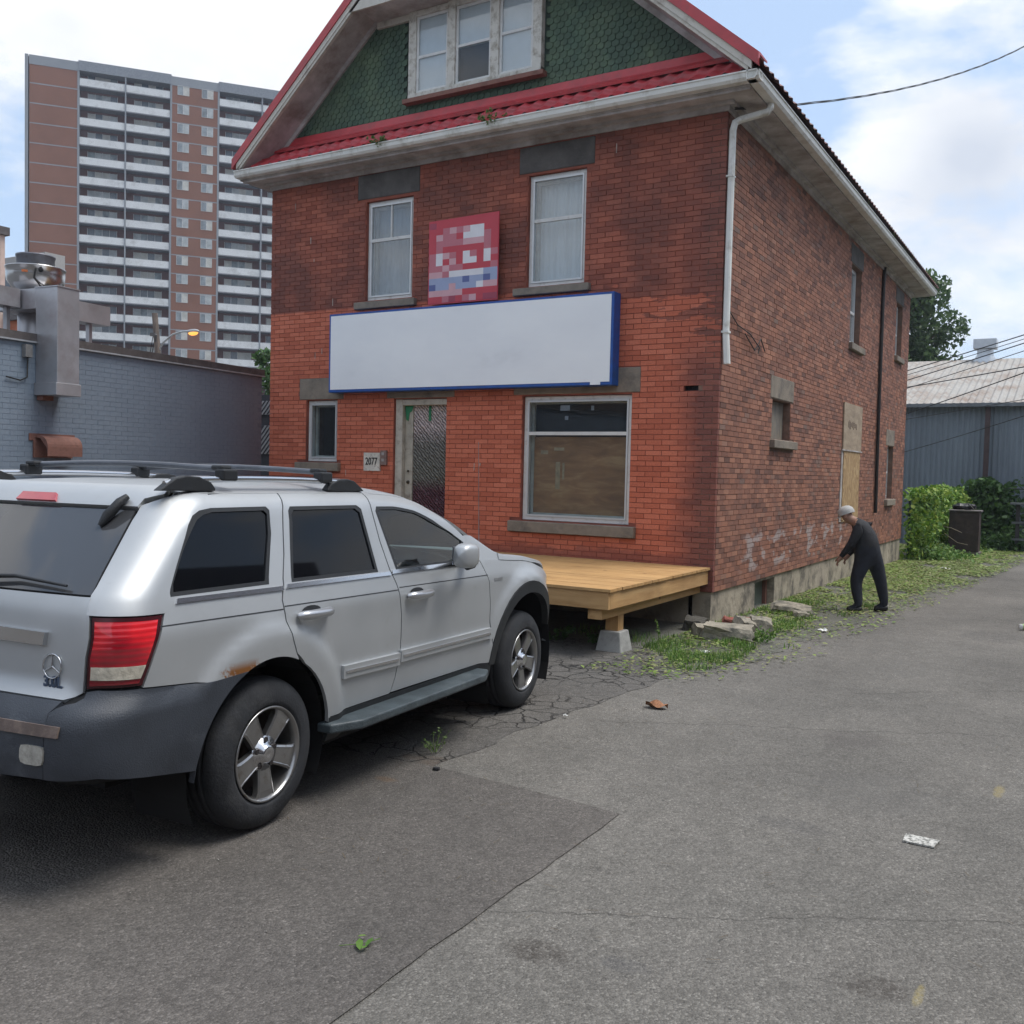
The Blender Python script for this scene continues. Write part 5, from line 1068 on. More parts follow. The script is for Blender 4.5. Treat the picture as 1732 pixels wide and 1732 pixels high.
def bbox(mb, s0, s1, o0, o1, z0, z1): return mb.add([bl(s, o, z) for z in (z0, z1) for s, o in ((s0, o0), (s1, o0), (s1, o1), (s0, o1))], [(0, 1, 2, 3), (7, 6, 5, 4), (0, 4, 5, 1), (1, 5, 6, 2), (2, 6, 7, 3), (3, 7, 4, 0)])
b = MB(); bbox(b, -14, 0, -9, 0, -.5, 3.2); recalc(b.build('wall', mat('blue_mortar', (.19, .24, .305), .8, b=.3), blue))
pcs = []; rnd = random.Random(6)
for r in range(48):
    z0 = 0+r*.0667; k = 0
    while True:
        s1 = -k*.21-(.105 if r % 2 else 0); s0 = max(s1-.203, -13.9); s1 = min(s1, -.002); k += 1
        if s1 < -13.8: break
        if s1-s0 > .03: pcs.append((s0, s1, z0+.003, z0+.0637))
    
sc = []
for i, (s0, s1, z0, z1) in enumerate(pcs):
    x, y, z = pix(bl((s0+s1)/2, 0, (z0+z1)/2)); vis = 0 < x < 1732 and y < 800 - max(0, (150-x)*-.0); sc.append((1/z if vis else -1, i))
sc.sort(reverse=True); top = {i for s, i in sc[:300] if s > 0}; rest = MB(); um = MB().add([(-.5, 0, -.5), (.5, 0, -.5), (.5, 0, .5), (-.5, 0, .5), (-.5, .006, -.5), (.5, .006, -.5), (.5, .006, .5), (-.5, .006, .5)], [(3, 2, 1, 0), (0, 1, 5, 4), (1, 2, 6, 5), (2, 3, 7, 6), (3, 0, 4, 7)]).mesh('brick', BLU)
for i, (s0, s1, z0, z1) in enumerate(pcs):
    pr_ = .002+rnd.uniform(0, .0012)
    if i in top:
        o = link('brick', um, blue); c = bl((s0+s1)/2, pr_, (z0+z1)/2); o.matrix_world = Matrix.Translation(c) @ Matrix.Rotation(TH, 4, 'Z') @ Matrix.Diagonal((s1-s0, 1, z1-z0, 1))
    else: rest.add([bl(s, o_, z) for o_ in (pr_, -.002) for s, z in ((s0, z0), (s1, z0), (s1, z1), (s0, z1))], [(0, 1, 2, 3), (1, 0, 4, 5), (2, 1, 5, 6), (3, 2, 6, 7), (0, 3, 7, 4)])
recalc(rest.build('brickwork', BLU, blue, 'stuff'))
b = MB(); bbox(b, -14, .03, -.35, .035, 3.215, 3.315); recalc(b.build('parapet_cap', mat('cap_brown', (.085, .075, .075), .7, dirt=(.15, .14, .14), dscale=4), blue))
b = MB(); bbox(b, -14, .03, -.02, .045, 3.195, 3.2145); recalc(b.build('drip_edge', mat('drip', (.35, .37, .40), .5), blue))
b = MB(); bbox(b, -14, 0, -9, -.36, 3.20, 3.24); recalc(b.build('roof', mat('roof_felt', (.10, .10, .105), .9), blue))
finish(blue, tuple(bl(-7, -4.5, 0)))
# exhaust fan with its duct
GALV = mat('galvanised', (.44, .44, .46), .42, metal=.65, var=.12, scale=3, b=.1, bs=12, dirt=(.34, .30, .31), dscale=2)
duct = thing('exhaust_duct', 'galvanised square duct climbing the blue wall to the roof fan', 'duct')
b = MB(); bbox(b, -4.46, -4.12, .008, .40, 2.69, 3.90); bevel(recalc(b.build('riser', GALV, duct)), .004, 1)
b = MB(); bbox(b, -4.485, -4.10, .006, .415, 2.53, 2.688); bevel(recalc(b.build('collar', GALV, duct)), .004, 1)
b = MB(); bbox(b, -4.47, -4.11, .0, .41, 3.901, 3.915); recalc(b.build('cap_flange', GALV, duct))
b = MB(); bbox(b, -4.46, -4.12, -.75, .006, 3.64, 3.90); bevel(recalc(b.build('branch', GALV, duct)), .004, 1)
b = MB(); bbox(b, -4.10, -3.02, -.52, -.25, 3.63, 3.90); recalc(b.build('side_branch', GALV, duct))
b = MB(); bbox(b, -4.95, -4.48, -.50, -.25, 3.66, 3.90); recalc(b.build('side_branch', GALV, duct))
b = MB(); bbox(b, -4.05, -3.98, -.42, -.35, 3.24, 3.63); recalc(b.build('support', GALV, duct)); b = MB(); bbox(b, -4.60, -4.55, -.42, -.35, 3.24, 3.66); recalc(b.build('support', GALV, duct)); b = MB(); bbox(b, -3.30, -3.25, -.42, -.35, 3.24, 3.63); recalc(b.build('support', GALV, duct))
b = MB(); bbox(b, -4.44, -4.28, .008, .12, 2.47, 2.529); recalc(b.build('stained_lip', RUST, duct)); finish(duct, tuple(bl(-4.3, .2, 2.53)))
fan = thing('roof_exhaust_fan', 'round upblast fan with dented steel bowl above the blue building', 'fan')
fc = bl(-4.05, -.5, 0); STEEL = mat('bowl_steel', (.50, .50, .50), .25, metal=.95, var=.15, scale=5, b=.15, bs=6)
b = MB(); b.lathe([(.16, 3.90), (.20, 3.93), (.30, 4.0), (.355, 4.08), (.365, 4.16), (.365, 4.24), (.375, 4.245), (.375, 4.262), (.355, 4.262), (.30, 4.25)], (fc.x, fc.y, 0), n=40); b.build('bowl', STEEL, fan)
b = MB(); b.lathe([(.23, 4.20), (.235, 4.40), (.245, 4.405), (.245, 4.43), (.18, 4.44), (0.001, 4.445)], (fc.x, fc.y, 0), n=36); b.build('motor_cover', mat('cover_grey', (.17, .18, .21), .5, metal=.4, dirt=(.10, .09, .09), dscale=6), fan)
b = MB(); b.lathe([(.22, 3.24), (.22, 3.62), (.17, 3.70), (.17, 3.92)], (fc.x, fc.y, 0), n=24); b.build('curb', GALV, fan)
b = MB(); d_ = (Vector((0, 0, 0))-fc); d_.z = 0; d_.normalize(); sd = d_.cross(Vector((0, 0, 1)))
for a, z_, r_ in ((-.06, 4.19, .03),): b.lathe([(0, .004), (.03, .004), (.032, 0)], fc+d_*.366+sd*a+Vector((0, 0, z_)), n=12, M=d_.to_track_quat('Z', 'Y').to_matrix().to_4x4())
b.build('port_hole', DARK, fan)
b = MB(); b.obox(fc+d_*.352-sd*-.13+Vector((0, 0, 4.16)), sd*.035, Vector((0, 0, .014)), d_*.006); b.build('orange_label', mat('orange_label', (.55, .16, .05), .6), fan)
b = MB(); b.tube([fc+d_*.365+sd*.0+Vector((0, 0, 4.20)), fc+d_*.37+sd*.02+Vector((0, 0, 4.08)), fc+d_*.34-sd*.06+Vector((0, 0, 3.98)), fc+d_*.28-sd*.15+Vector((0, 0, 3.92))], .012, 6); b.build('cable_conduit', mat('black_wire', (.015, .015, .015)), fan)
finish(fan, (fc.x, fc.y, 3.24))
hv = thing('rusty_vent_hood', 'rounded rust brown vent hood on the blue wall', 'vent')
b = MB(); prof = [(0, 2.02), (.10, 2.01)] + [(.10+.14*math.sin(a), 1.87+.14*math.cos(a)) for a in [R(k*15) for k in range(0, 7)]] + [(.24, 1.75), (.235, 1.75), (.22, 1.86), (.10, 1.98), (0, 1.99)]
vs = [bl(s, o_+.006, z) for s in (-4.47, -3.93) for o_, z in prof]; n = len(prof); b.add(vs, [(i, (i+1) % n, n+(i+1) % n, n+i) for i in range(n)]); b.add(vs[:n], [tuple(range(n))]); b.add(vs[n:], [tuple(range(n))])
recalc(b.build('hood', RUST, hv)); b = MB(); bbox(b, -4.56, -3.86, .007, .02, 1.95, 2.04); bbox(b, -4.50, -3.90, .007, .03, 1.73, 1.95); recalc(b.build('back_plate', RUST, hv)); finish(hv, tuple(bl(-4.2, 0, 1.75)))
jb = thing('wall_junction_box', 'small weathered junction box with wire left of the duct', 'junction box')
b = MB(); bbox(b, -4.66, -4.56, .007, .08, 3.0, 3.16); recalc(b.build('case', mat('grey_pipe', (.2, .2, .2)), jb)); b = MB(); b.tube([bl(-4.6, .04, 3.0), bl(-4.6, .03, 2.75), bl(-4.7, .03, 2.70), bl(-4.9, .03, 2.73)], .010, 5); b.tube([bl(-4.09, .03, 2.95), bl(-3.98, .05, 2.85), bl(-3.96, .05, 2.72), bl(-4.06, .04, 2.64)], .007, 5, False); b.build('wire', mat('black_wire', (.015, .015, .015)), jb); finish(jb, tuple(bl(-4.6, .03, 3.0)))

# ================================================================== BEHIND THE BLUE BUILDING
def block(name, label, cat, x0, x1, y0, y1, z1, m, windows=(), rot=0, wm=None):
    t_ = thing(name, label, cat); b = MB(); b.box((x0, y0, -.6), (x1, y1, z1)); b.build('wall', m, t_)
    b = MB(); b.box((x0-.1, y0-.1, z1), (x1+.1, y1+.1, z1+.25)); b.build('roof', mat('cap_brown', (.085, .075, .075)), t_)
    for (wx, wz, ww, wh) in windows:
        b = MB(); b.box((wx, y0-.04, wz), (wx+ww, y0-.005, wz+wh)); wo = b.build('window', FRAME, t_); b = MB(); b.box((wx+.06, y0-.05, wz+.06), (wx+ww-.06, y0-.041, wz+wh-.06)); b.build('pane', mat('far_pane', (.05, .06, .075), .15, b=0), wo)
    finish(t_, ((x0+x1)/2, (y0+y1)/2, -.3)); return t_
ob = block('orange_brick_shop', 'orange brick building glimpsed behind the fan duct', 'building', -38, -28.35, 17.9, 19.0, 6.0, mat('orange_brick', (.36, .12, .06), .9, var=.2, scale=3), ((-30.6, 4.3, .9, 1.2),))
cb_ = block('cream_building', 'pale cream wall at the left edge of the view', 'building', -42, -29.36, 17.7, 17.85+.0, 8.65, mat('cream_wall', (.55, .42, .36), .9, var=.08), ((-33, 6, .8, 1.4),))
gt = thing('distant_grey_tower', 'distant grey apartment block low behind the roof fan', 'building')
b = MB(); b.box((-98, 54, 0), (-82.6, 56, 20.6)); b.build('wall', mat('far_grey', (.30, .29, .28), .9, var=.1), gt)
for k in range(6):
    for j in range(2):
        b = MB(); b.box((-97+5.6*j, 53.93, 2.2+3*k), (-93.5+5.6*j, 53.99, 3.9+3*k)); wo = b.build('window', mat('far_pane', (.05, .06, .075)), gt); b = MB(); b.box((-97.1+5.6*j, 53.5, 1.2+3*k), (-93.4+5.6*j, 53.98, 2.15+3*k)); b.build('balcony', mat('far_white', (.5, .5, .5)), gt)
finish(gt, (-89, 60, 0))
# floodlight on the roof edge at the far left
fl = thing('roof_floodlight', 'dark roof mounted floodlight hood at the left edge', 'lamp')
q = bl(-5.05, -.55, 0)
b = MB(); b.tube([(q.x, q.y, 3.24), (q.x, q.y, 3.5)], .03, 6); b.build('post', BLK, fl); b = MB(); b.obox((q.x, q.y, 3.60), BD*.25, BN*.12, Vector((0, 0, .05))); b.obox((q.x, q.y, 3.50), BD*.10, BN*.09, Vector((0, 0, .07))); b.build('hood', mat('hood_dark', (.03, .025, .03), .5), fl); b = MB(); b.obox(tuple(q+BN*.10+Vector((0, 0, 3.44))), BD*.07, BN*.02, Vector((0, 0, .03))); b.build('lens', mat('lens_white', (.75, .75, .72), .3), fl); finish(fl, (q.x, q.y, 3.24))

# ================================================================== APARTMENT TOWER
tw = thing('apartment_tower', 'tall red brown apartment tower with rows of white balconies', 'tower')
TV = Vector((.62763325, .77850796, 0)); TN = Vector((.77850796, -.62763325, 0)); TP = Vector((-113.535, 93.354, 0)); FH = 2.646; NF = 20
def tp(s, o, z): return TP + TV*s + TN*o + Vector((0, 0, z))
def tbox(mb, s0, s1, o0, o1, z0, z1): return mb.add([tp(s, o, z) for z in (z0, z1) for s, o in ((s0, o0), (s1, o0), (s1, o1), (s0, o1))], [(0, 3, 2, 1), (4, 5, 6, 7), (0, 1, 5, 4), (1, 2, 6, 5), (2, 3, 7, 6), (3, 0, 4, 7)])
def farbrick(name, col):
    return mat(name, col, .9, var=.10, scale=.35, b=0)
TB = farbrick('tower_brick', (.20, .092, .060)); TBD = farbrick('tower_brick_dark', (.14, .055, .045)); TG = mat('tower_concrete', (.23, .25, .275), .9, var=.08, scale=.5, b=0); TWH = mat('tower_white', (.60, .62, .63), .8, var=.06, scale=.6, b=0, dirt=(.42, .43, .43), dscale=.8)
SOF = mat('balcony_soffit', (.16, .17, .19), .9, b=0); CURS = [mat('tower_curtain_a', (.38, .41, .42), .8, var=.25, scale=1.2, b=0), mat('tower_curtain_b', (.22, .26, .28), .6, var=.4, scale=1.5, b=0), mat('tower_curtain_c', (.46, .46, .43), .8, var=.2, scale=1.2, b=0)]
TP_G = mat('tower_pane', (.09, .115, .14), .2, b=0)
ZT_ = 56.15; b = MB(); tbox(b, -18.6, 36, -14, -1.7, 0, 54.9); recalc(b.build('core', TBD, tw))
for (s0, s1) in ((-18.05, -12.0), (.05, 6.35), (18.75, 24.9)):
    b = MB(); tbox(b, s0, s1, -1.69, 0, 0, 54.85); recalc(b.build('brick_bay', TB, tw))
    b = MB(); tbox(b, s0-.05, s1+.05, -1.7, .03, 54.86, ZT_-.05); recalc(b.build('parapet', TG, tw))
    for k in range(1, NF+1):
        b = MB(); tbox(b, s0+.02, s1-.02, -.2, .012, 53.25-FH*(k-1)-.95+.0, 53.25-FH*(k-1)-.80); recalc(b.build('floor_band', TG, tw))
for s in (-18.4, -12.0, -6.0, -.02, 6.4, 12.5, 18.6):
    w_ = .2 if s == -18.4 else (.09 if s in (-6.0, 12.5) else .13)
    b = MB(); tbox(b, s-w_, s+w_, -1.6, .05 if s != -18.4 else .02, 0, ZT_-.02 if s != -6.0 else 55.1); recalc(b.build('fin', TG, tw))
b = MB(); tbox(b, -12, 0, -14, .12, 54.95, ZT_+.15); tbox(b, 6.4, 18.6, -14, .12, 54.95, ZT_+.15); recalc(b.build('roof_slab', mat('tower_fascia', (.20, .22, .25), .9, b=0), tw))
rnd = random.Random(12); PAN = {}
def shared(key, fn):
    if key not in PAN: PAN[key] = fn()
    return PAN[key]
Mrot = Matrix(((TV.x, TN.x, 0, 0), (TV.y, TN.y, 0, 0), (0, 0, 1, 0), (0, 0, 0, 1)))
def lp(name, me, s, z, par, o=0.0):
    ob_ = bpy.data.objects.new(name, me); C.objects.link(ob_); ob_.parent = par; ob_.matrix_world = Matrix.Translation(tp(s, o, z)) @ Mrot; return ob_
def lb(*boxes):
    mb = MB()
    for a, c in boxes: mb.box(a, c)
    return mb
for k in range(NF+1):
    zf = 53.02-FH*k
    if zf < 2: break
    for s0, s1 in ((-11.85, -6.1), (-5.9, -.17), (6.55, 12.4), (12.6, 18.45)):
        w_ = s1-s0
        bal = lp('balcony', shared(('b', round(w_, 2)), lambda: lb(((0, -.14, 0), (w_, -.06, .95))).mesh('balcony', TWH)), s0, zf, tw)
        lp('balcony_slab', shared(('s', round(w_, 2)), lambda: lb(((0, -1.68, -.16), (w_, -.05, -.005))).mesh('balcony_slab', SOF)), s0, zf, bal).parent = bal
        lp('rail', shared(('r', round(w_, 2)), lambda: lb(((0, -.12, .99), (w_, -.08, 1.03))).mesh('rail', TG)), s0, zf, bal)
        # glazed wall behind the balcony: four lights with curtains
        g0 = .95 if s0 in (-11.85, 6.55) else 1.0; gw = (w_-1.95)/4
        for j in range(4):
            cm = rnd.choice(CURS+[TP_G]); wn_ = lp('window', shared(('w', cm.name, round(gw, 2)), lambda: lb(((0.03, -1.68, .1), (gw-.03, -1.62, 2.15))).mesh('window', cm)), s0+g0+gw*j, zf, tw)
        lp('window_frame', shared(('f', round(w_, 2)), lambda: lb(*[((g0+gw*j-.03, -1.68, .05), (g0+gw*j+.03, -1.60, 2.2)) for j in range(5)]).mesh('window_frame', mat('tower_frame', (.5, .5, .5), .6, b=0))), s0, zf, bal)
        if rnd.random() < .22: lp('balcony_clutter', shared(('c', 1), lambda: lb(((0, -.9, .0), (.5, -.4, 1.25))).mesh('balcony_clutter', mat('clutter', (.05, .06, .08), .8, b=0))), s0+rnd.uniform(.5, w_-1), zf, bal)
    for s0 in (.86, 4.13, 19.6, 22.9):
        zt = 54.95-FH*k; wd = 1.5
        wo = lp('window', shared('pw', lambda: lb(((-.04, .001, -.04), (1.54, .05, 0)), ((-.04, .001, 1.22), (1.54, .05, 1.27)), ((-.04, .001, 0), (0, .05, 1.22)), ((1.5, .001, 0), (1.54, .05, 1.22)), ((.70, .001, 0), (.78, .05, 1.22))).mesh('window', mat('tower_frame', (.5, .5, .5)))), s0, zt-1.27, tw)
        lp('pane', shared('pl', lambda: lb(((0, .001, 0), (.70, .02, 1.22))).mesh('pane', mat('pane_mid', (.20, .23, .25), .3, var=.5, scale=.8, b=0))), s0, zt-1.27, wo)
        cm = rnd.choice(CURS[:1]+CURS[2:]); lp('blind', shared(('pr', cm.name), lambda: lb(((.78, .001, 0), (1.5, .02, 1.22))).mesh('blind', cm)), s0, zt-1.27, wo)
finish(tw, tuple(TP))

# ================================================================== STREET POLE AND LAMP
pole = thing('utility_pole', 'leaning wooden utility pole top behind the blue building', 'utility pole')
OLDW = woodmat('pole_wood', (.08, .06, .05), (.13, .10, .08), (.18, .14, .11), (6, 6, .6), k=2)
b = MB(); b.tube([(-37.1, 30.3, -.4), (-37.5, 30.25, 6), (-37.79, 30.22, 8.63)], [.17, .15, .13], 10); b.build('trunk', OLDW, pole)
b = MB(); b.box((-37.85, 30.0, 7.55), (-37.5, 30.1, 7.7)); b.tube([(-37.6, 30.1, 7.3), (-37.4, 30.0, 7.6)], .05, 6); b.build('bracket', SOOT, pole); finish(pole, (-37.1, 30.3, -.4))
lampo = thing('street_lamp', 'curved street lamp glowing orange in front of the tower', 'street lamp')
b = MB(); b.tube([(-37.62, 30.24, 6.75), (-37.3, 30.3, 7.25), (-36.7, 30.36, 7.62), (-36.1, 30.40, 7.72), (-35.75, 30.42, 7.72)], .045, 8); b.build('arm', mat('lamp_grey', (.42, .44, .45), .5, metal=.4, b=0), lampo)
b = MB(); 
vs = [Vector((-35.45, 30.42, 7.70))+Vector((.42*math.cos(f)*1, 0, 0))+Vector((0, .13*math.sin(f)*math.cos(a), .10*math.sin(f)*math.sin(a))) for f in [math.pi*i/10 for i in range(11)] for a in [2*math.pi*k/14 for k in range(14)]]
b.add(vs, [(i*14+k, i*14+(k+1) % 14, (i+1)*14+(k+1) % 14, (i+1)*14+k) for i in range(10) for k in range(14)], True); recalc(b.build('head', mat('lamp_grey', (.42, .44, .45)), lampo))
me_, te_, pe_ = newmat('lamp_glow'); setp(pe_, Base_Color=(.6, .25, .05, 1), Emission_Color=(1, .42, .08, 1), Emission_Strength=1.1)
b = MB(); vs = [Vector((-35.40, 30.42, 7.62))+Vector((.30*math.cos(f), .12*math.sin(f)*math.cos(a), .12*math.sin(f)*math.sin(a))) for f in [math.pi*i/8 for i in range(9)] for a in [2*math.pi*k/12 for k in range(12)]]
b.add(vs, [(i*12+k, i*12+(k+1) % 12, (i+1)*12+(k+1) % 12, (i+1)*12+k) for i in range(8) for k in range(12)], True); recalc(b.build('lens', me_, lampo)); finish(lampo, (-37.6, 30.24, 6.75))
def wire(name, label, p0, p1, sag, r, group=None, m=None, twist=0, mat_=None):
    p0, p1 = Vector(p0), Vector(p1); n = 40 if twist else 16; mb = MB()
    def at(t): return p0.lerp(p1, t) - Vector((0, 0, sag*4*t*(1-t)))
    if twist:
        for ph in (0, 2.1, 4.2):
            pts = []
            for i in range(n*4+1):
                t = i/(n*4); a = ph+t*twist; pts.append(at(t)+Vector((0, math.cos(a)*r*1.15, math.sin(a)*r*1.15)))
            mb.tube(pts, r*.8, 4, False)
    else: mb.tube([at(i/n) for i in range(n+1)], r, 5, False)
    o = mb.build(name, m or mat('cable_black', (.02, .022, .026), .6, b=0)); tag(o, label, 'cable', group); return o
# cables crossing in front of the tower foot
wire('street_wire', 'upper wire sagging left from the leaning pole top', (-37.75, 30.22, 8.2), (-43, 33.5, 5.2), .3, .02, 'wires by the leaning pole'); wire('street_wire', 'lower wire sagging left from the leaning pole top', (-37.7, 30.22, 7.8), (-41.5, 32.5, 5.2), .25, .02, 'wires by the leaning pole')

# ================================================================== SERVICE CABLE, REAR WIRES
def back(px_, py_, Y):
    d = CF + CR*((px_-866)/FPX) - CU*((py_-866)/FPX); t = Y/d.y; return Vector((0, 0, EYE))+d*t
_p0 = Vector((-3.74, 11.10, 5.98)); _q = back(1732, 93, 24)+Vector((0, 0, .3))
wire('service_cable', 'twisted dark service cable running from the eave corner to upper right', _p0, _p0+(_q-_p0)/.9, .32, .009, twist=26)
for i, (a, c, r_) in enumerate((((1535, 625), (1732, 563), .014), ((1535, 632), (1732, 570), .009), ((1535, 641), (1732, 577), .014), ((1540, 653), (1732, 590), .010), ((1540, 652), (1732, 617), .014), ((1580, 682), (1732, 627), .014), ((1590, 745), (1732, 700), .010), ((1540, 706), (1732, 672), .008))):
    p0 = back(a[0], a[1], 29.0); p1 = back(c[0], c[1], 26.0); e = (p1-p0)
    wire('rear_wire', ['topmost', 'second', 'third', 'fourth', 'fifth', 'sixth', 'seventh', 'lowest'][[0, 1, 2, 3, 4, 5, 7, 6][i]]+' of the thin wires crossing before the warehouse roof', p0-e*.6, p1+e*1.2, .05, r_, 'wires before the warehouse')

# ================================================================== WAREHOUSE
wh = thing('warehouse', 'blue grey corrugated warehouse with weathered light metal roof', 'warehouse')
def corr(mb, o, ux, uz, wave, amp, nrm):
    o, ux, uz, nrm = map(Vector, (o, ux, uz, nrm)); n = int(ux.length/wave*4); vs = []
    for i in range(n+1):
        h = (0, amp, amp, 0)[i % 4]; vs += [o+ux*(i/n)+nrm*h, o+ux*(i/n)+uz+nrm*h]
    return mb.add(vs, [(2*i, 2*i+2, 2*i+3, 2*i+1) for i in range(n)])
YW = 33.0
WB = mat('warehouse_blue', (.20, .24, .28), .65, var=.15, scale=.8, b=.1, dirt=(.16, .19, .225), dscale=1.0, sc=(1, 1, .4)); WR_ = mat('warehouse_roof', (.37, .355, .33), .7, var=.12, scale=1.2, b=.1, dirt=(.24, .175, .135), dscale=.9, dth=(.46, .68), sc=(1, 1.2, 1.2))
for i in range(8):
    x0 = -2.80-4.62*2+i*4.62; b = MB(); corr(b, (x0+.0, YW, -.7), (4.62, 0, 0), (0, 0, 4.72), .155, .035, (0, -1, 0)); b.build('wall_panel', WB, wh)
b = MB(); b.box((-14, YW+.05, -.7), (30, YW+14, 4.0)); b.build('frame_body', mat('wh_dark', (.05, .055, .06), .9), wh)
for k in range(12):
    b = MB(); corr(b, (-14+k*3.6, YW-.25, 4.06), (3.62, 0, 0), (0, 6.5, 2.05), .21, .045, (0, -.3, .95)); b.build('roof_sheet', WR_, wh)
b = MB(); b.extr([(-14, YW+6.2, 6.09), (-14, YW+6.3, 6.16), (-14, YW+13, 4.1), (-14, YW+13, 4.0)], (44, 0, 0)); recalc(b.build('rear_slope', WR_, wh))
b = MB(); b.box((-14, YW-.30, 3.98), (30, YW-.245, 4.09)); b.build('eave_trim', mat('eave_trim', (.17, .19, .21), .6), wh)
for x in (-2.78, 6.4): b = MB(); b.box((x-.07, YW-.17, -.5), (x+.07, YW-.05, 3.97)); b.build('downpipe', mat('brown_pipe', (.075, .05, .05), .6), wh)
b = MB(); vx, vy = -3.5, YW+6.3
b.lathe([(.42, 5.9), (.40, 6.12), (.30, 6.26), (.27, 6.36), (.27, 6.52)], (vx, vy, 0), n=24); vn = b.build('roof_vent', mat('vent_white', (.50, .54, .58), .4, metal=.4, var=.08, b=0), wh); b = MB(); b.box((vx-.38, vy-.38, 6.53), (vx+.38, vy+.38, 6.86)); b.add([(vx-.37, vy-.37, 6.861), (vx+.37, vy-.37, 6.861), (vx+.37, vy+.37, 6.861), (vx-.37, vy+.37, 6.861), (vx, vy, 6.93)], [(0, 1, 4), (1, 2, 4), (2, 3, 4), (3, 0, 4)]); b.build('cowl', mat('vent_white', (.5, .5, .5)), vn)
finish(wh, (8, YW+7, -.4))

# ================================================================== VERGE, GRASS, CUTTINGS
VS = asphalt('verge_soil', (.150, .150, .128), None, (.175, .172, .145), 0.0)
verge = [(-5.1, 9.25), (-4.35, 9.22), (-3.78, 8.95), (-3.32, 8.45), (-3.12, 7.95), (-2.80, 8.3), (-2.72, 9.1), (-2.66, 10.6), (-2.55, 12.0), (-2.4, 13.4), (-2.25, 15), (-2.1, 17), (-1.9, 19.5), (-1.5, 22), (-1.6, 24), (-2.2, 26.5), (-2.0, 30), (-2.0, 32.6), (-9, 32.6), (-9, 24.6), (-3.82, 24.5), (-3.82, 11.07), (-6, 11.07), (-10.9, 11.07), (-10.9, 9.35)]
sheet('verge', wobble(verge, .16, .15, 9), .004, VS, .6)
def leafmat(name, cols, rough=.6):
    if name in _mc: return _mc[name]
    m, t, p = newmat(name); oi = noise_node(t, 2.2, 4, .6, 'World'); g = N(t, 'ShaderNodeNewGeometry')
    wn = N(t, 'ShaderNodeMath', operation='MULTIPLY'); wn.inputs[1].default_value = 1; t.links.new(g.outputs['Random Per Island'], wn.inputs[0])
    c = ramp(t, wn.outputs[0], [(i/(len(cols)-1), c_) for i, c_ in enumerate(cols)]); c = mixc(t, .7, c, ramp(t, oi.outputs[0], [(.3, .55), (.7, 1.35)]), 'MULTIPLY')
    t.links.new(c, p.inputs['Base Color']); setp(p, Roughness=rough); tr = N(t, 'ShaderNodeBsdfTranslucent'); t.links.new(c, tr.inputs[0]); mx = N(t, 'ShaderNodeMixShader'); mx.inputs[0].default_value = .3
    t.links.new(p.outputs[0], mx.inputs[1]); t.links.new(tr.outputs[0], mx.inputs[2]); t.links.new(mx.outputs[0], t.nodes['Material Output'].inputs[0]); _mc[name] = m; return m
GRN = leafmat('grass_green', [(.055, .13, .02), (.09, .20, .03), (.14, .26, .045), (.22, .30, .08)])
YGR = leafmat('cut_leaves', [(.11, .19, .03), (.18, .28, .05), (.26, .34, .09), (.32, .34, .15), (.23, .20, .10)])
VINE = leafmat('vine_leaf', [(.06, .15, .02), (.12, .25, .03), (.22, .36, .045), (.36, .44, .08)])
DGRN = leafmat('dark_leaf', [(.035, .085, .025), (.06, .13, .035), (.10, .19, .05)])  # darker green than the other leaf colours
TREEL = leafmat('tree_leaf', [(.035, .075, .03), (.055, .11, .04), (.085, .15, .05), (.12, .19, .07)])
def in_poly(x, y, p):
    c = False; j = len(p)-1
    for i in range(len(p)):
        if (p[i][1] > y) != (p[j][1] > y) and x < (p[j][0]-p[i][0])*(y-p[i][1])/(p[j][1]-p[i][1])+p[i][0]: c = not c
        j = i
    return c
def blade(mb, x, y, z, h, w_, rnd):
    a = rnd.uniform(0, 6.28); dx, dy = math.cos(a), math.sin(a); l = rnd.uniform(.15, .75)*h; px_, py_ = -dy*w_, dx*w_
    mb.add([(x-px_, y-py_, z), (x+px_, y+py_, z), (x+px_*.7+dx*l*.4, y+py_*.7+dy*l*.4, z+h*.6), (x-px_*.7+dx*l*.4, y-py_*.7+dy*l*.4, z+h*.6), (x+dx*l, y+dy*l, z+h)], [(0, 1, 2, 3), (3, 2, 4)])
def leaf(mb, p, s, rnd, nrm=None, flat=.0):
    n = Vector((rnd.gauss(0, 1), rnd.gauss(0, 1), rnd.gauss(0, 1)))
    if nrm: n = n.normalized()*(1-flat)+Vector(nrm)*flat*1.5
    n.normalize(); a = n.orthogonal().normalized(); q = Matrix.Rotation(rnd.uniform(0, 6.28), 3, n); a = q @ a; b = n.cross(a); p = Vector(p); l = s*rnd.uniform(.7, 1.3); w_ = l*rnd.uniform(.35, .6)
    mb.add([p-a*l, p-a*l*.2+b*w_+n*l*.08, p+a*l*.5+b*w_*.8, p+a*l+n*l*-.15, p+a*l*.5-b*w_*.8, p-a*l*.2-b*w_+n*l*.08], [(0, 1, 2, 3, 4, 5)])
rnd = random.Random(21); mb = MB()
gr1 = [(-5.0, 9.3), (-4.3, 9.28), (-3.75, 9.0), (-3.35, 8.55), (-3.15, 8.0), (-2.88, 8.35), (-2.82, 9.2), (-2.9, 9.9), (-3.2, 10.05), (-3.4, 9.9), (-4.4, 10.0), (-5.0, 9.9)]
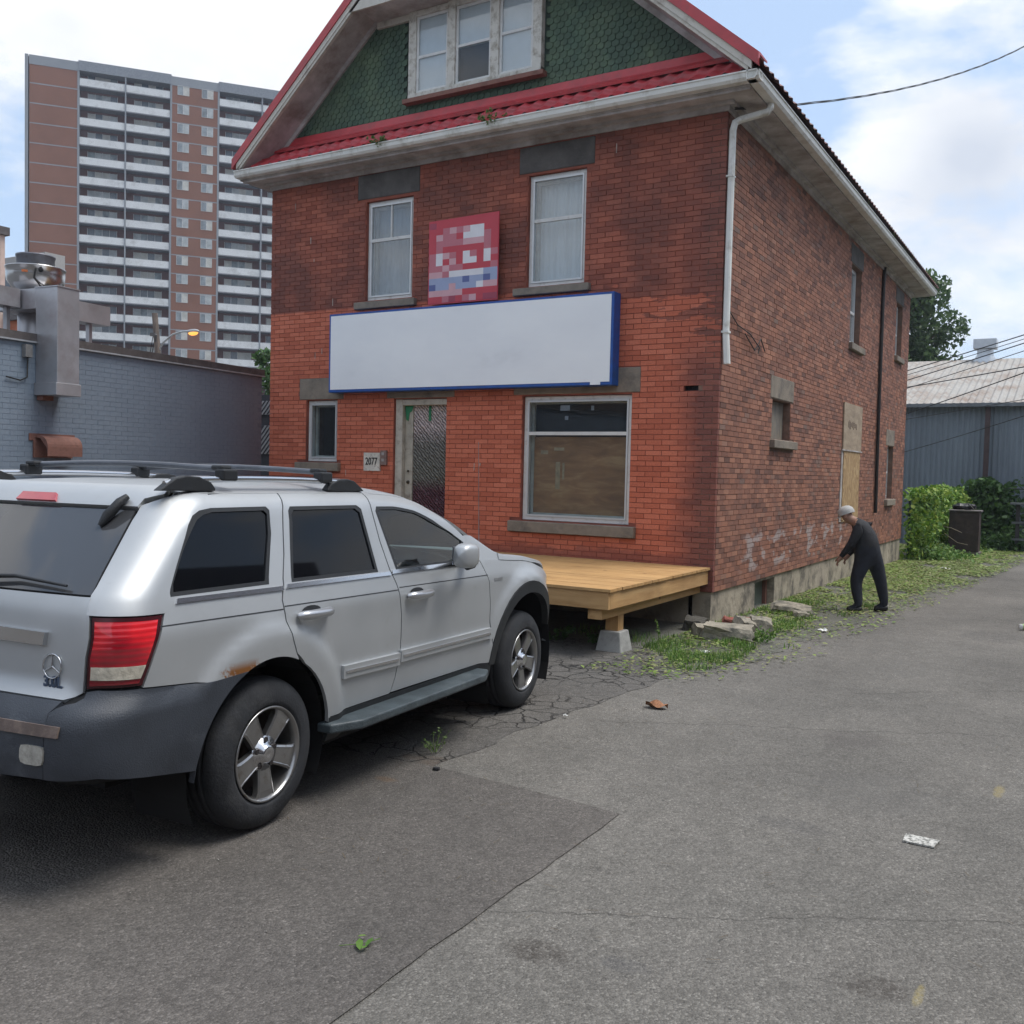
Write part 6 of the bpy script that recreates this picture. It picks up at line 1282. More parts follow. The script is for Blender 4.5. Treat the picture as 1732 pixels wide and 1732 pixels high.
for _ in range(15000):
    x, y = rnd.uniform(-5.1, -2.7), rnd.uniform(7.9, 10.5)
    nz = noise.noise(Vector((x*2.3, y*2.3, 3))); dark_ = x < -3.85
    if not in_poly(x, y, gr1) or nz < -.12+rnd.uniform(-.15, .15) or (dark_ and rnd.random() < .75): continue
    blade(mb, x, y, gz(y)+.01, rnd.uniform(.02, .075)*(1+max(0, nz)), rnd.uniform(.002, .005), rnd)
for _ in range(9000):
    x, y = rnd.uniform(-3.8, -2.5), rnd.uniform(10.0, 14.6); nz = noise.noise(Vector((x*2.1, y*1.6, 7)))
    if nz < .05+rnd.uniform(-.2, .25)+(x+3.4)*.35: continue
    blade(mb, x, y, gz(y)+.01, rnd.uniform(.02, .08), rnd.uniform(.003, .006), rnd)
tag(mb.build('grass', GRN, None, 'stuff'), 'rough green grass between the deck pier and the driveway', 'grass')
mb = MB()
for _ in range(80000):
    y = 7.7+rnd.random()**1.05*24; x = rnd.uniform(-3.85 if y < 24.5 else -6, -.9)
    nz = noise.noise(Vector((x*1.5, y*.9, 1.5)))*.8+noise.noise(Vector((x*6, y*4, 5)))*.3
    lim = -2.72+(y-9)*.055 if y > 9 else -3.2+(y-7.7)*.35; d = x-lim; prob = 1.0 if d < -.35 else max(0, .5-d*1.0) if d > 0 else max(0, .5-d*1.35)
    if y < 14: prob *= .6
    if y > 16: prob *= 1.8
    if rnd.random() > prob*(.55+nz*1.3): continue
    leaf(mb, (x, y, gz(y)+.018+rnd.random()*.02), .014+.0012*y*rnd.uniform(.6, 1.2), rnd, (0, 0, 1), .72)
tag(mb.build('leaf_cuttings', YGR, None, 'stuff'), 'yellow green cuttings and weeds strewn along the foot of the side wall', 'cuttings')
mb = MB()      # loose grit and twigs on the tarmac
for _ in range(900):
    y = rnd.uniform(2.4, 12); x = rnd.uniform(-3.2, 1.2) if rnd.random() < .7 else rnd.gauss(-3.1, .25); s = rnd.uniform(.002, .006)
    if in_poly(x, y, verge): continue
    p = Vector((x, y, gz(y)+.010)); mb.add([p+Vector((rnd.uniform(-1, 1)*s*1.4, rnd.uniform(-1, 1)*s*1.4, rnd.uniform(-.3, 1)*s)) for _k in range(4)], [(0, 1, 2), (0, 2, 3), (0, 3, 1), (1, 3, 2)])
tag(mb.build('grit', mat('grit_stone', (.26, .25, .23), .9, var=.5, scale=90, b=0), None, 'stuff'), 'fine pale grit scattered over the tarmac', 'grit')
mb = MB()
for _ in range(420):
    y = rnd.uniform(3, 14); x = rnd.uniform(-3.0, .8)
    if rnd.random() < .5: x = rnd.gauss(-2.7, .35)
    a = rnd.uniform(0, 6.28); l = rnd.uniform(.008, .03); p = Vector((x, y, gz(y)+.012)); d = Vector((math.cos(a), math.sin(a), 0))
    q = d.cross(Vector((0, 0, 1)))*.0015; mb.add([p-d*l-q, p-d*l+q, p+d*l+q+Vector((0, 0, .004)), p+d*l-q+Vector((0, 0, .004))], [(0, 1, 2, 3)])
tag(mb.build('twig_litter', mat('twig', (.10, .075, .045), .9, b=0), None, 'stuff'), 'tiny twigs and stalks lying on the driveway', 'litter')

def weed(name, label, cat, x, y, h, n, m, spread=.05, z=None, lsz=.012, group=None, stalk=True):
    t_ = thing(name, label, cat, group=group); rn = random.Random(int(x*1000)+7); z = gz(y)+.01 if z is None else z; st = MB(); lf = MB()
    for i in range(n):
        a = rn.uniform(0, 6.28); r_ = rn.uniform(0, spread); hh = h*rn.uniform(.35, 1.0); b0 = Vector((x+r_*math.cos(a)*.5, y+r_*math.sin(a)*.5, z)); tip = b0+Vector((math.cos(a)*spread*rn.uniform(.3, 1.6), math.sin(a)*spread*rn.uniform(.3, 1.6), hh)); md = (b0+tip)/2+Vector((0, 0, hh*.12))
        st.tube([b0, md, tip], [.0022, .0018, .0008], 4, False)
        for k in range(int(8+hh*60)):
            f = rn.uniform(.12, 1); q = b0.lerp(md, min(f*2, 1)) if f < .5 else md.lerp(tip, f*2-1); leaf(lf, q+Vector((rn.gauss(0, .008), rn.gauss(0, .008), rn.gauss(0, .006))), lsz*rn.uniform(.5, 1.2), rn)
    st.build('stem', m, t_); lf.build('leaves', m, t_, 'stuff'); finish(t_, (x, y, z)); return t_
weed('weed', 'feathery green weed growing where the tarmac patch meets the driveway beside the silver vehicle', 'weed', -3.36, 4.76, .20, 9, leafmat('weed_leaf', [(.09, .17, .04), (.15, .24, .07), (.22, .28, .12)]), .07, lsz=.009)
weed('weed', 'leafy weed under the deck beside the front bumper', 'weed', -4.75, 8.95, .16, 12, DGRN, .16, lsz=.022)
weed('weed', 'weed clump in shade just left of the concrete pier', 'weed', -4.35, 9.05, .13, 10, DGRN, .14, lsz=.022)
weed('weed', 'bright bushy weed beside the largest broken stone', 'weed', -2.98, 10.2, .16, 22, GRN, .16, lsz=.018)
weed('weed', 'tall thin weed stalk right of the concrete pier', 'weed', -3.75, 9.3, .28, 3, GRN, .04, lsz=.012)
for i, (px_, py_, lab) in enumerate(((642, 226, 'small weed sprouting from the front gutter left of middle'), (833, 189, 'leafy weed sprouting from the front gutter near its middle'))):
    q = back(px_, py_, YG+.06); weed('gutter_weed', lab, 'weed', q.x, YG+.07, .17, 20, leafmat('weed_leaf', None), .12, z=6.12, lsz=.026)
rn = random.Random(31); mb = MB()
for _ in range(1700):
    y = rn.uniform(14.5, 24.5); k = noise.noise(Vector((y*1.4, 0, 2)))
    if k < .02: continue
    blade(mb, XG-.06+rn.gauss(0, .03), y, 6.15+rn.uniform(0, .04), rn.uniform(.05, .16)*(y/22), .004, rn)
tag(mb.build('roof_grass', mat('dry_grass', (.16, .17, .08), .9, b=0), None, 'stuff'), 'dry grass growing out of the side gutter', 'grass')
# sprig, dead leaf, litter
mb = MB(); rn = random.Random(5); st = thing('leaf_sprig', 'green leaf sprig lying on the dark tarmac patch', 'leaf')
for (dx, dy, s) in ((0, 0, .03), (.02, .03, .022), (-.03, .05, .02), (.03, -.01, .018)): leaf(mb, (-2.16+dx, 2.62+dy, gz(2.6)+.022), s, rn, (0, 0, 1), .8)
mb.build('leaf', GRN, st); mb = MB(); mb.tube([(-2.22, 2.58, gz(2.6)+.014), (-2.15, 2.63, gz(2.6)+.02), (-2.13, 2.70, gz(2.6)+.015)], .0014, 4); mb.build('stalk', GRN, st); finish(st, (-2.16, 2.62, gz(2.6)))
mb = MB(); n = 9; vs = []
for i in range(n):
    for j in range(5): f = i/(n-1); ww = math.sin(math.pi*f)**.6*.055; vs.append((-2.72-.09+.18*f, 6.72+(j-2)/2*ww, gz(6.7)+.02+.018*math.sin(f*7+j*1.3)+abs(j-2)*.008))
mb.add(vs, [(i*5+j, i*5+j+1, (i+1)*5+j+1, (i+1)*5+j) for i in range(n-1) for j in range(4)], True); tag(mb.build('dead_leaf', mat('dead_leaf', (.30, .14, .07), .8, var=.4, scale=40)), 'curled orange brown dead leaf on the driveway', 'leaf')
def crumple(name, label, x, y, s, m, cat='litter', group=None):
    mb = MB(); rn = random.Random(int(x*999)); vs = []; nn = 6
    for i in range(nn):
        for j in range(nn): vs.append((x+(i/(nn-1)-.5)*s*2+rn.gauss(0, s*.08), y+(j/(nn-1)-.5)*s*1.6+rn.gauss(0, s*.08), gz(y)+.02+abs(rn.gauss(0, s*.25))))
    mb.add(vs, [(i*nn+j, i*nn+j+1, (i+1)*nn+j+1, (i+1)*nn+j) for i in range(nn-1) for j in range(nn-1)]); return tag(mb.build(name, m), label, cat, group)
WHT = mat('litter_white', (.68, .68, .66), .8, var=.1)
crumple('paper_scrap', 'white paper scrap at the edge of the cracked tarmac near the front wheel', -3.13, 6.03, .016, WHT)
crumple('paper_scrap', 'crumpled white scrap in the grass below the broken stones', -3.22, 9.15, .05, WHT)
crumple('paper_scrap', 'white scrap on the verge nearer the person', -2.62, 11.5, .05, WHT)
crumple('paper_scrap', 'grey white plastic scrap by the wheeled brown cabinet', -2.6, 22.5, .09, WHT)
cup = thing('drinks_cup', 'white and green paper cup lying at the right edge of the driveway', 'cup'); mb = MB(); a = Matrix.Rotation(R(90), 4, 'Y'); mb.lathe([(.0, 0), (.032, 0), (.042, .12), (.045, .122), (.038, .12)], (-.68, 13.4, gz(13.4)+.045), n=20, M=Matrix.Rotation(R(30), 4, 'Z') @ a); mb.build('shell', WHT, cup)
mb = MB(); mb.lathe([(.0345, .03), (.0415, .09)], (-.68, 13.4, gz(13.4)+.045), n=20, M=Matrix.Rotation(R(30), 4, 'Z') @ a); mb.build('band', mat('cup_green', (.25, .38, .16), .6, b=0), cup); finish(cup, (-.68, 13.4, gz(13.4)))
# blocks of broken masonry
def stone(label, x, y, sx, sy, sz, rot, m, tilt=0, lift=0, name='broken_stone'):
    bm = bmesh.new(); bmesh.ops.create_cube(bm, size=1); bmesh.ops.subdivide_edges(bm, edges=bm.edges[:], cuts=3, use_grid_fill=True); rn = random.Random(int(x*77+y*13))
    for v in bm.verts:
        q = v.co.copy(); e = sum(abs(abs(c)-.5) < .01 for c in q)
        v.co *= (1-.05*max(0, e-1)); v.co += Vector((noise.noise(q*2.3+Vector((x, y, 0))), noise.noise(q*2.3+Vector((y, 3, x))), noise.noise(q*2.9+Vector((5, x, y)))))*.16
    me = bpy.data.meshes.new(name); bm.to_mesh(me); bm.free(); me.materials.append(m); o = bpy.data.objects.new(name, me); C.objects.link(o)
    o.scale = (sx, sy, sz); o.rotation_euler = (R(tilt), R(tilt*.6), R(rot)); o.location = (x, y, gz(y)+sz*.42+lift); return tag(o, label, 'stone', 'broken stones at the house corner')
CS = mat('broken_concrete', (.30, .27, .215), .95, var=.3, scale=9, b=.8, bs=30, dirt=(.10, .10, .085), dscale=5, dth=(.45, .65)); RB = mat('old_red_brick', (.22, .07, .05), .9, var=.3, scale=12, b=.5)
stone('largest long block of broken concrete at the house corner', -3.30, 10.15, .52, .28, .19, 12, CS, 3)
stone('rounded pale stone at the left end of the broken heap', -3.62, 10.2, .20, .18, .15, 40, CS, 8)
stone('square grey concrete lump at the right end of the heap', -3.13, 10.75, .24, .22, .22, 25, CS, 5)
stone('tan stone tipped on top of the long block', -3.25, 10.55, .24, .18, .15, 60, CS, 18, .06)
stone('red brick lying against the foundation behind the long block', -3.45, 10.72, .22, .11, .075, 30, RB, 14, .10)
stone('broken half brick on the heap beside the tan stone', -3.28, 10.85, .13, .11, .07, 75, RB, 20, .10)
stone('pale flat stone behind the heap by the basement window', -3.42, 11.2, .30, .20, .10, 20, CS, 4, .03)
stone('flat concrete slab leaning near the foundation past the basement window', -3.35, 12.9, .50, .34, .13, 8, CS, 7)
stone('small dark stone beside the flat slab', -3.12, 12.5, .18, .14, .10, 50, CS, 10)
stone('dark chunk in shadow under the corner of the deck', -3.85, 10.6, .24, .2, .16, 10, mat('dark_rubble', (.07, .065, .055), .95, b=.6), 10)
stone('black tarmac lump beside the weed on the patch', -3.15, 4.48, .035, .03, .025, 10, mat('tar_lump', (.02, .02, .022), .9, b=.4), 0)

# ================================================================== VINES, FENCE, CABINET
def foliage(mb, n, fn, s, rnd, **kw):
    for _ in range(n):
        p = fn()
        if p: leaf(mb, p, s*rnd.uniform(.6, 1.3), rnd, **kw)
vf = thing('vine_fence', 'wire fence smothered in bright yellow green vines behind the house', 'fence'); rn = random.Random(41)
for i, y in enumerate((24.9, 27.4, 29.9, 32.4)): mb = MB(); mb.tube([(-3.72, y, -.5), (-3.72, y, 1.30)], .03, 8); mb.build('post', mat('fence_green', (.02, .05, .045), .5, b=0), vf)
mb = MB(); mb.tube([(-3.72, 24.9, 1.27), (-3.72, 32.4, 1.22)], .02, 6)
for k in range(50): mb.tube([(-3.72, 24.9+k*.15, -.3), (-3.72, 24.9+k*.15, 1.25)], .004, 3, False)
for k in range(10): mb.tube([(-3.72, 24.9, -.25+k*.15), (-3.72, 32.4, -.25+k*.15)], .004, 3, False)
mb.build('wire_mesh', mat('fence_green', (.02, .05, .045)), vf)
def v1():
    y = 24.5+rn.random()**.8*7.9; z = rn.uniform(-.3, 1.42); nn = noise.noise(Vector((y*1.3, z*1.6, 2)))
    th = .28+.25*(1-abs(z-.9))+nn*.75
    if y < 25.9 and z < 1.0 and rn.random() < .3: return None
    return Vector((-3.72+rn.uniform(-.2, 1)*th, y, z+noise.noise(Vector((y*2, 9, 1)))*.3+(.05 if z > 1.1 else 0)))
mb = MB(); foliage(mb, 20000, v1, .062, rn, nrm=(.7, -.5, .6), flat=.35); mb.build('vine_leaves', VINE, vf, 'stuff')
def v2():
    y = 25+rn.random()*6.5; x = -3.5+abs(rn.gauss(0, .38)); return Vector((x, y, gz(y)+.05+abs(rn.gauss(0, .14))*max(0, 1-(x+3.5)*.7)))
mb = MB(); foliage(mb, 5000, v2, .05, rn, nrm=(.2, -.4, 1), flat=.4); mb.build('trailing_leaves', GRN, vf, 'stuff')
finish(vf, (-3.72, 28.6, -.3))
v_ = thing('pipe_vine', 'dark vine climbing the warehouse downpipe beside the cabinet', 'vine')
mb = MB(); rn = random.Random(42)
def v3():
    z = rn.uniform(-.4, 1.75); x = -2.6+rn.gauss(0, .42*(1.1-.25*z)); return Vector((x, 32.55-abs(rn.gauss(0, .22)), z+noise.noise(Vector((x*2, 1, 4)))*.25))
foliage(mb, 6500, v3, .075, rn, nrm=(0, -1, .3), flat=.3); mb.build('leaves', DGRN, v_, 'stuff')
mb = MB(); [mb.tube([(-2.7+.2*k, 32.7, -.4), (-2.6+.15*k, 32.75, .6), (-2.75+.12*k, 32.8, 1.5)], .018, 5) for k in range(3)]; mb.build('stem', OLDW, v_); finish(v_, (-2.6, 32.6, -.4))
b3 = thing('ground_bush', 'low dark leafy bush right of the cabinet against the warehouse', 'bush'); mb = MB()
foliage(mb, 3500, lambda: Vector((-1.95+rn.gauss(0, .42), 31.9+rn.gauss(0, .35), gz(31)+abs(rn.gauss(0, .22)))), .07, rn); mb.build('leaves', DGRN, b3, 'stuff')
mb = MB(); [mb.tube([(-1.95+.1*k, 31.9, -.4), (-2.1+.2*k, 31.8, .05)], .012, 4) for k in range(3)]; mb.build('stem', OLDW, b3); finish(b3, (-1.95, 31.9, -.35))
cb = thing('wheeled_cabinet', 'dark brown upright cabinet on castors in front of the vines', 'cabinet')
CAB = mat('cabinet_brown', (.050, .034, .032), .6, var=.25, scale=6, b=.2, bs=30, dirt=(.085, .06, .05), dscale=3)
cx, cy = -2.80, 28.0; g0 = gz(cy)
mb = MB(); mb.box((cx-.36, cy-.26, g0+.13), (cx+.36, cy+.26, g0+1.18)); bevel(mb.build('body', CAB, cb), .01, 2)
mb = MB(); mb.box((cx-.40, cy-.30, g0+1.181), (cx+.40, cy+.28, g0+1.22)); bevel(mb.build('top', mat('cab_edge', (.17, .15, .145), .6), cb), .006, 1)
mb = MB(); mb.box((cx-.40, cy-.29, g0+.085), (cx+.40, cy+.28, g0+.129)); mb.build('plinth', mat('cab_edge', (.17, .15, .145)), cb)
mb = MB(); mb.box((cx-.335, cy-.272, g0+.16), (cx+.335, cy-.261, g0+1.15)); mb.build('door', CAB, cb)
for sx in (-.3, .3):
    for sy in (-.2, .2): mb = MB(); mb.lathe([(0, -.015), (.04, -.015), (.04, .015), (0, .015)], (cx+sx, cy+sy, g0+.042), n=12, M=Matrix.Rotation(R(90), 4, 'Y')); mb.build('castor', BLK, cb)
finish(cb, (cx, cy, g0))
tg_ = thing('twisted_bag', 'heap of crumpled black sacking on top of the brown cabinet', 'bag'); mb = MB(); rn = random.Random(3)
for k in range(7):
    c = Vector((cx+rn.uniform(-.22, .22), cy+rn.uniform(-.1, .1), g0+1.27+rn.uniform(0, .06))); vs = []
    for i in range(7):
        for j in range(9): f = math.pi*i/6; a = 2*math.pi*j/9; r_ = .10*(1+.35*noise.noise(Vector((i, j, k*3.1)))); vs.append(c+Vector((r_*1.3*math.sin(f)*math.cos(a), r_*math.sin(f)*math.sin(a), r_*.7*math.cos(f))))
    mb.add(vs, [(i*9+j, i*9+(j+1) % 9, (i+1)*9+(j+1) % 9, (i+1)*9+j) for i in range(6) for j in range(9)])
mb.build('heap', mat('sack_black', (.012, .012, .014), .4, b=.3), tg_, 'stuff'); mb = MB(); mb.tube([(cx-.1, cy-.12, g0+1.38), (cx+.08, cy-.14, g0+1.40), (cx+.2, cy-.1, g0+1.26)], .008, 4); mb.build('cord', mat('pale_cord', (.35, .33, .3), .8, b=0), tg_); finish(tg_, (cx, cy, g0+1.22))
br = thing('dead_branch', 'bare pale branch poking from the vines past the cabinet', 'branch'); mb = MB(); mb.tube([(-3.35, 27.4, .50), (-3.05, 27.3, .47), (-2.8, 27.3, .36)], .012, 4); mb.build('stick', mat('dead_stick', (.24, .2, .15), .9), br); mb = MB(); mb.tube([(-3.2, 27.4, .3), (-2.9, 27.3, .1), (-2.65, 27.3, 0.05)], .01, 4); mb.build('stick', mat('dead_stick', (.24, .2, .15)), br); finish(br, (-3.3, 27.4, .4))
rk = thing('steel_stand', 'dark weathered work stand at the right edge before the warehouse', 'stand'); mb = MB(); SG = mat('stand_grey', (.13, .14, .15), .7)
for x in (-1.75, -1.05): mb = MB(); mb.box((x-.05, 31.2, -.35), (x+.05, 31.3, 1.05)); mb.build('leg', mat('stand_dark', (.05, .045, .05), .7), rk)
mb = MB(); mb.box((-1.95, 31.0, 1.051), (-.7, 31.5, 1.10)); mb.build('top', SG, rk)
for z in (.02, .50): mb = MB(); mb.box((-1.9, 31.12, z), (-.75, 31.195, z+.06)); mb.build('shelf', SG, rk)
finish(rk, (-1.4, 31.25, -.35))
lt = thing('link_fence', 'wire fence rail before the warehouse at the right edge', 'fence'); mb = MB(); mb.tube([(-2.2, 32.2, 1.50), (.5, 32.2, 1.44)], .018, 6); mb.build('rail', BLK, lt)
for x in (-.9, .4): mb = MB(); mb.tube([(x, 32.2, -.4), (x, 32.2, 1.5)], .022, 6); mb.build('post', BLK, lt)
finish(lt, (-.8, 32.2, -.4))

# ================================================================== TREES
def tree(name, label, x, y, zb, cz, rx, rz, n, m, seed, ls=.14, cl=60, group=None):
    t_ = thing(name, label, 'tree', group=group); rn = random.Random(seed); mb = MB(); mb.tube([(x, y, zb), (x+.1, y, zb+(cz-zb)*.5), (x, y+.1, cz)], [.32, .24, .12], 10)
    cs = []
    for k in range(cl):
        a, e = rn.uniform(0, 6.28), math.asin(rn.uniform(-.75, 1)); r_ = rn.uniform(.45, 1.0)
        cs.append((Vector((x+rx*r_*math.cos(e)*math.cos(a), y+rx*r_*math.cos(e)*math.sin(a), cz+rz*r_*math.sin(e))), rn.uniform(.18, .34)*rx))
        if k % 2 == 0: mb.tube([(x, y, cz-rz*.5), Vector((x, y, cz-rz*.2)).lerp(cs[-1][0], .5), cs[-1][0]], [.09, .05, .015], 5, False)
    mb.build('trunk', OLDW, t_); mb = MB()
    for c, r_ in cs:
        for _ in range(int(n/cl)):
            d = Vector((rn.gauss(0, 1), rn.gauss(0, 1), rn.gauss(0, .8))); d = d.normalized()*r_*rn.random()**.4; leaf(mb, c+d, ls*rn.uniform(.6, 1.3), rn)
    mb.build('crown', m, t_, 'stuff'); finish(t_, (x, y, zb)); return t_
tree('leafy_tree', 'leafy tree showing past the rear eave above the warehouse roof', -9.7, 51.8, -.3, 8.3, 3.8, 4.1, 46000, TREEL, 71, .13, 95)
tree('leafy_tree', 'small dark green tree in the gap left of the brick house', -22.6, 22.8, -.3, 3.6, 1.5, 1.9, 4500, DGRN, 72, .10, 26)
# between the buildings
aw_ = thing('striped_shed', 'low dark shed with two striped corrugated panels in the gap beside the house', 'shed')
mb = MB(); mb.box((-17.4, 16.6, -.4), (-15.0, 18.6, 3.35)); mb.build('wall', mat('shed_dark', (.02, .02, .025), .8), aw_)
for z0, z1 in ((2.88, 3.20), (1.95, 2.62)):
    mb = MB(); corr(mb, (-17.4, 16.55, z0), (2.4, 0, 0), (.55*(z1-z0)/.6, 0, z1-z0), .12, .03, (0, -1, 0)); mb.build('corrugated_panel', mat('panel_white', (.52, .53, .54), .6, b=0), aw_)
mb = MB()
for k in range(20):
    for z0, z1 in ((2.88, 3.20), (1.95, 2.62)): x = -17.4+.12*k; s = .55*(z1-z0)/.6; mb.extr([(x, 16.505, z0), (x+.05, 16.505, z0), (x+.05+s, 16.505, z1), (x+s, 16.505, z1)], (0, .005, 0))  # dark slanted stripes laid over the corrugated panels
recalc(mb.build('panel_dark_stripe', mat('shed_dark', (.02, .02, .025)), aw_, 'stuff')); mb = MB(); mb.tube([(-16.25, 16.4, 1.7), (-16.35, 16.4, 1.2), (-16.4, 16.4, .2)], .03, 6); mb.build('pale_pipe', SATIN, aw_); finish(aw_, (-16.2, 17.6, -.4))

# ================================================================== PERSON
def skin_fig(name, joints, edges, root, m, sub=2, parent=None):
    names = list(joints); idx = {k: i for i, k in enumerate(names)}; me = bpy.data.meshes.new(name); me.from_pydata([joints[k][0] for k in names], [(idx[a], idx[b]) for a, b in edges], []); o = bpy.data.objects.new(name, me); C.objects.link(o)
    sk = o.modifiers.new('skin', 'SKIN'); sk.use_smooth_shade = True; sk.use_x_symmetry = False
    for i, k in enumerate(names):
        r_ = joints[k][1]; r_ = r_ if isinstance(r_, tuple) else (r_, r_); me.skin_vertices[0].data[i].radius = r_; me.skin_vertices[0].data[i].use_root = (k == root)
    s = o.modifiers.new('sub', 'SUBSURF'); s.levels = sub; s.render_levels = sub; me.materials.append(m)
    dg = bpy.context.evaluated_depsgraph_get(); dg.update(); nm = bpy.data.meshes.new_from_object(o.evaluated_get(dg)); o.modifiers.clear(); o.data = nm
    if parent: o.parent = parent
    return o
G0 = gz(13.8)
J = {'pel': ((-2.57, 13.82, .70), .18), 'sp': ((-2.59, 13.82, .86), .175), 'ch': ((-2.65, 13.81, 1.02), .195), 'nk': ((-2.76, 13.80, 1.12), .06), 'jaw': ((-2.82, 13.80, 1.125), .075), 'hd': ((-2.88, 13.80, 1.19), .092), 'crn': ((-2.87, 13.80, 1.25), .07),
     'hl': ((-2.62, 13.74, .58), .12), 'kl': ((-2.70, 13.70, .30), .085), 'al': ((-2.64, 13.68, -.04), .06), 'tl': ((-2.78, 13.66, -.09), .035),
     'hr': ((-2.50, 13.92, .58), .12), 'kr': ((-2.42, 13.96, .30), .085), 'ar': ((-2.36, 13.98, -.03), .06), 'tr': ((-2.48, 13.98, -.09), .035),
     'shl': ((-2.66, 13.63, 1.04), .085), 'el': ((-2.74, 13.58, .82), .062), 'wl': ((-2.88, 13.62, .64), .036), 'pl': ((-2.92, 13.63, .58), .034),
     'shr': ((-2.65, 13.99, 1.04), .085), 'er': ((-2.71, 14.04, .82), .062), 'wr': ((-2.86, 14.0, .64), .036), 'pr': ((-2.90, 13.99, .58), .034)}
Ed = [('pel', 'sp'), ('sp', 'ch'), ('ch', 'nk'), ('nk', 'jaw'), ('jaw', 'hd'), ('hd', 'crn'), ('pel', 'hl'), ('hl', 'kl'), ('kl', 'al'), ('al', 'tl'), ('pel', 'hr'), ('hr', 'kr'), ('kr', 'ar'), ('ar', 'tr'), ('ch', 'shl'), ('shl', 'el'), ('el', 'wl'), ('wl', 'pl'), ('ch', 'shr'), ('shr', 'er'), ('er', 'wr'), ('wr', 'pr')]
for s_, pp in (('l', J['pl'][0]), ('r', J['pr'][0])):
    for i, (dy, l) in enumerate(((-.028, .052), (-.009, .060), (.010, .058), (.028, .046))):
        a = Vector(pp)+Vector((-.008, dy, -.03)); b_ = a+Vector((-.012, dy*.15, -l*.5)); c = b_+Vector((.012, 0, -l*.45)); J[f'f{s_}{i}a'] = (tuple(a), .009); J[f'f{s_}{i}b'] = (tuple(b_), .0085); J[f'f{s_}{i}c'] = (tuple(c), .007); Ed += [('p'+s_, f'f{s_}{i}a'), (f'f{s_}{i}a', f'f{s_}{i}b'), (f'f{s_}{i}b', f'f{s_}{i}c')]
    sg_ = 1 if s_ == 'l' else -1; a = Vector(pp)+Vector((-.03, sg_*.022, .0)); b_ = a+Vector((-.022, sg_*.004, -.028)); J[f't{s_}a'] = (tuple(a), .011); J[f't{s_}b'] = (tuple(b_), .009); Ed += [('p'+s_, f't{s_}a'), (f't{s_}a', f't{s_}b')]
SKN = mat('skin', (.30, .17, .12), .6, var=.05, b=0)
person = skin_fig('person', J, Ed, 'pel', SKN); tag(person, 'person in black jacket, black trousers and pale cap stooping beside the side wall', 'person')
me = person.data; me.materials.append(mat('black_cloth', (.017, .018, .022), .85, var=.4, scale=7, b=.9, bs=11)); me.materials.append(mat('black_trousers', (.014, .017, .026), .85, var=.4, scale=7, b=.9, bs=9))
for pl_ in me.polygons:
    c = pl_.center; hand = min((c-Vector(J[k][0])).length for k in ('pl', 'pr')) < .075 or (c.z < .60 and c.x < -2.80)
    pl_.material_index = 0 if (c.x < -2.715 and c.z > 1.06) or hand else (1 if c.z > .80 or c.x < -2.66 and c.z > .6 else 2)
for a, t2 in (('al', 'tl'), ('ar', 'tr')):
    p, q = Vector(J[a][0]), Vector(J[t2][0]); skin_fig('shoe', {'h': (tuple(p+Vector((.05, 0, -.035))), .045), 'm': (tuple(p.lerp(q, .5)+Vector((0, 0, -.025))), .052), 't': (tuple(q+Vector((-.02, 0, .0))), .04)}, [('h', 'm'), ('m', 't')], 'm', mat('shoe_black', (.012, .012, .012), .5, b=0), 2, person)
for dy in (-.033, .033): mb = MB(); mb.lathe([(0, .01), (.012, .006), (.014, 0)], (-2.963, 13.80+dy, 1.195), n=8, M=Matrix.Rotation(R(-90), 4, 'Y')); mb.build('eye', DARK, person)
mb = MB(); mb.extr([(-2.96, 13.788, 1.20), (-2.992, 13.795, 1.160), (-2.955, 13.79, 1.155)], (0, .022, 0)); recalc(mb.build('nose', SKN, person)); mb = MB(); mb.box((-2.952, 13.775, 1.115), (-2.92, 13.825, 1.121)); mb.build('mouth', RUST, person)
for dy in (-.10, .10): mb = MB(); mb.obox((-2.86, 13.80+dy*.93, 1.185), (.018, 0, 0), (0, .008, 0), (0, 0, .03)); mb.build('ear', SKN, person)
mb = MB(); Mc = Matrix.Translation((-2.875, 13.80, 1.215)) @ Matrix.Rotation(R(-22), 4, 'Y'); pr_ = [(.112, -.012), (.114, .02), (.104, .06), (.07, .095), (.03, .108), (.0005, .11)]
vs = [Mc @ Vector((r_*math.cos(2*math.pi*k/24), r_*.93*math.sin(2*math.pi*k/24), h)) for r_, h in pr_ for k in range(24)]; mb.add(vs, [(i*24+k, i*24+(k+1) % 24, (i+1)*24+(k+1) % 24, (i+1)*24+k) for i in range(5) for k in range(24)], True)
vs = [Mc @ Vector((-.10*math.cos(a)*1-.0, .09*math.sin(a), -.008)) for a in [R(-70+14*k) for k in range(11)]] + [Mc @ Vector((-.19*math.cos(a*.8), .085*math.sin(a), -.02)) for a in [R(-70+14*k) for k in range(11)]]
mb.add(vs, [(k, k+1, 12+k, 11+k) for k in range(10)], True); mb.build('cap', mat('cap_white', (.42, .42, .41), .8, b=0), person)

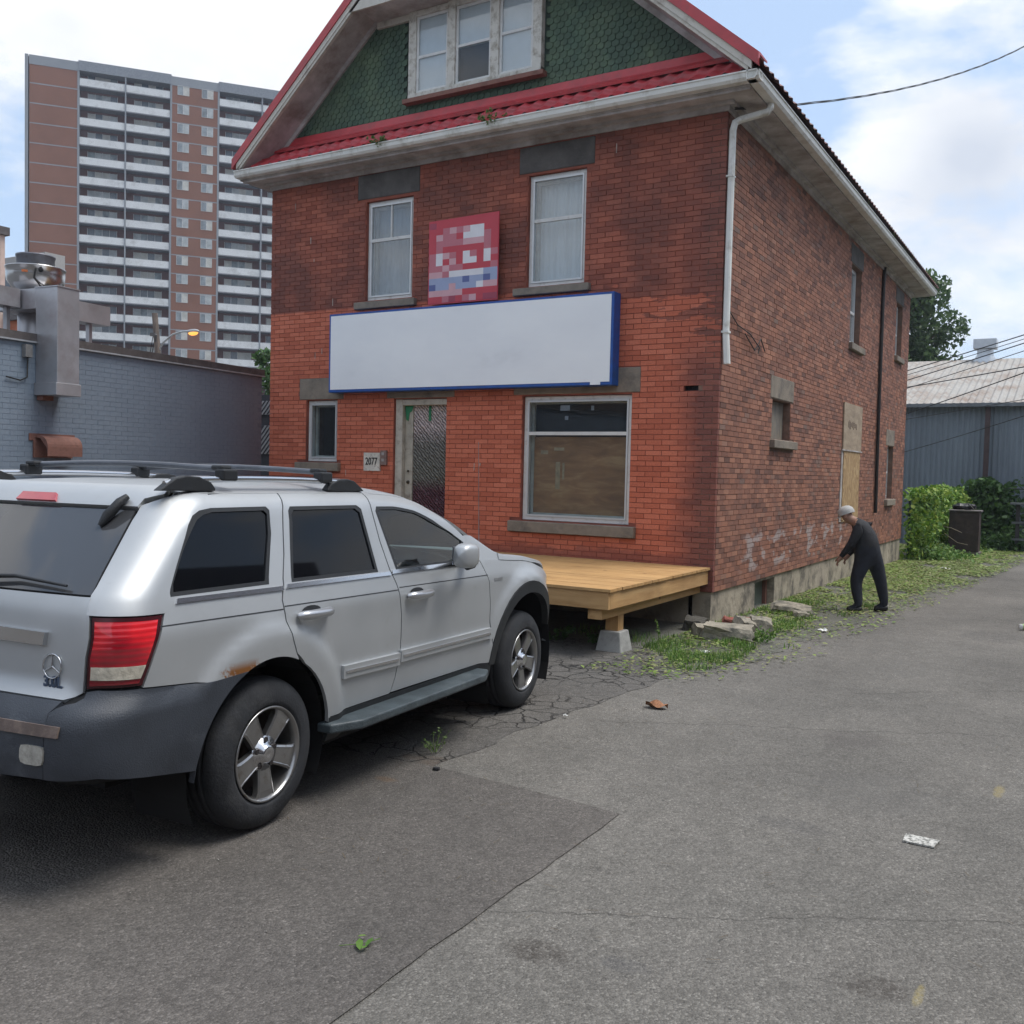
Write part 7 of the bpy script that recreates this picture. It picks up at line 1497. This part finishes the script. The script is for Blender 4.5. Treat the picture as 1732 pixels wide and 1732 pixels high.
# ================================================================== ACROSS THE LANE (seen only in the reflections on glass and paint)
sh_ = thing('row_of_shops', 'low row of brick shops reflected in the side windows of the silver vehicle', 'building')
mb = MB(); mb.box((11.5, -16, -.3), (21, 30, 9.5)); mb.build('wall', mat('shop_brick', (.13, .085, .07), .9, var=.2, scale=1.5), sh_)
for k in range(7):
    y = -15+k*6.4
    mb = MB(); mb.box((11.44, y, .5), (11.495, y+4.8, 2.7)); mb.build('shop_window', mat('far_pane', (.05, .06, .075)), sh_); mb = MB(); mb.box((11.3, y-.2, 2.9), (11.49, y+5, 3.6)); mb.build('fascia_board', mat('fascia_%d' % (k % 3), ((.25, .05, .05), (.35, .34, .3), (.08, .12, .16))[k % 3], .7), sh_)
    for q_ in (0.4, 3.0):
        for z_ in (4.5, 7.0): mb = MB(); mb.box((11.45, y+q_, z_), (11.495, y+q_+1.3, z_+1.5)); wo = mb.build('window', mat('far_white2', (.45, .45, .43), .7, b=0), sh_); mb = MB(); mb.box((11.43, y+q_+.12, z_+.12), (11.449, y+q_+1.18, z_+1.38)); mb.build('pane', mat('far_pane', (.05, .06, .075)), wo)
    mb = MB(); mb.box((11.38, y-.6, 3.75), (11.49, y+5.8, 3.85)); mb.build('string_course', mat('far_white2', (.45, .45, .43)), sh_)
finish(sh_, (17, 5, -.3))
st_ = thing('brick_terrace', 'long dark terrace across the street reflected in the shop window', 'building')
mb = MB(); mb.box((-34, -34, 0), (20, -24, 7.5)); mb.build('wall', mat('terrace_brick', (.15, .10, .085), .9, var=.2, scale=1.5), st_)
for k in range(9): mb = MB(); mb.box((-32+k*5.6, -23.98, .6), (-28.6+k*5.6, -23.9, 2.8)); mb.build('shop_window', mat('far_pane', (.05, .06, .075)), st_); mb = MB(); mb.box((-31.6+k*5.6, -23.98, 4.2), (-29.2+k*5.6, -23.9, 6)); mb.build('window', mat('far_pane', (.05, .06, .075)), st_)
finish(st_, (-7, -29, 0))

# ================================================================== AIR
hz = MB().box((-395, -390, -1.8), (395, 415, 62)); ho = hz.build('haze', None, None, 'stuff'); mh = bpy.data.materials.new('haze_air'); mh.use_nodes = True; th_ = mh.node_tree; th_.nodes.clear()
oh = N(th_, 'ShaderNodeOutputMaterial'); vh = N(th_, 'ShaderNodeVolumePrincipled'); vh.inputs['Density'].default_value = .0006; vh.inputs['Color'].default_value = (.78, .86, 1.0, 1); vh.inputs['Anisotropy'].default_value = .3; th_.links.new(vh.outputs[0], oh.inputs['Volume']); ho.data.materials.append(mh)
tag(ho, 'thin pale blue haze that fades the far tower', 'haze')
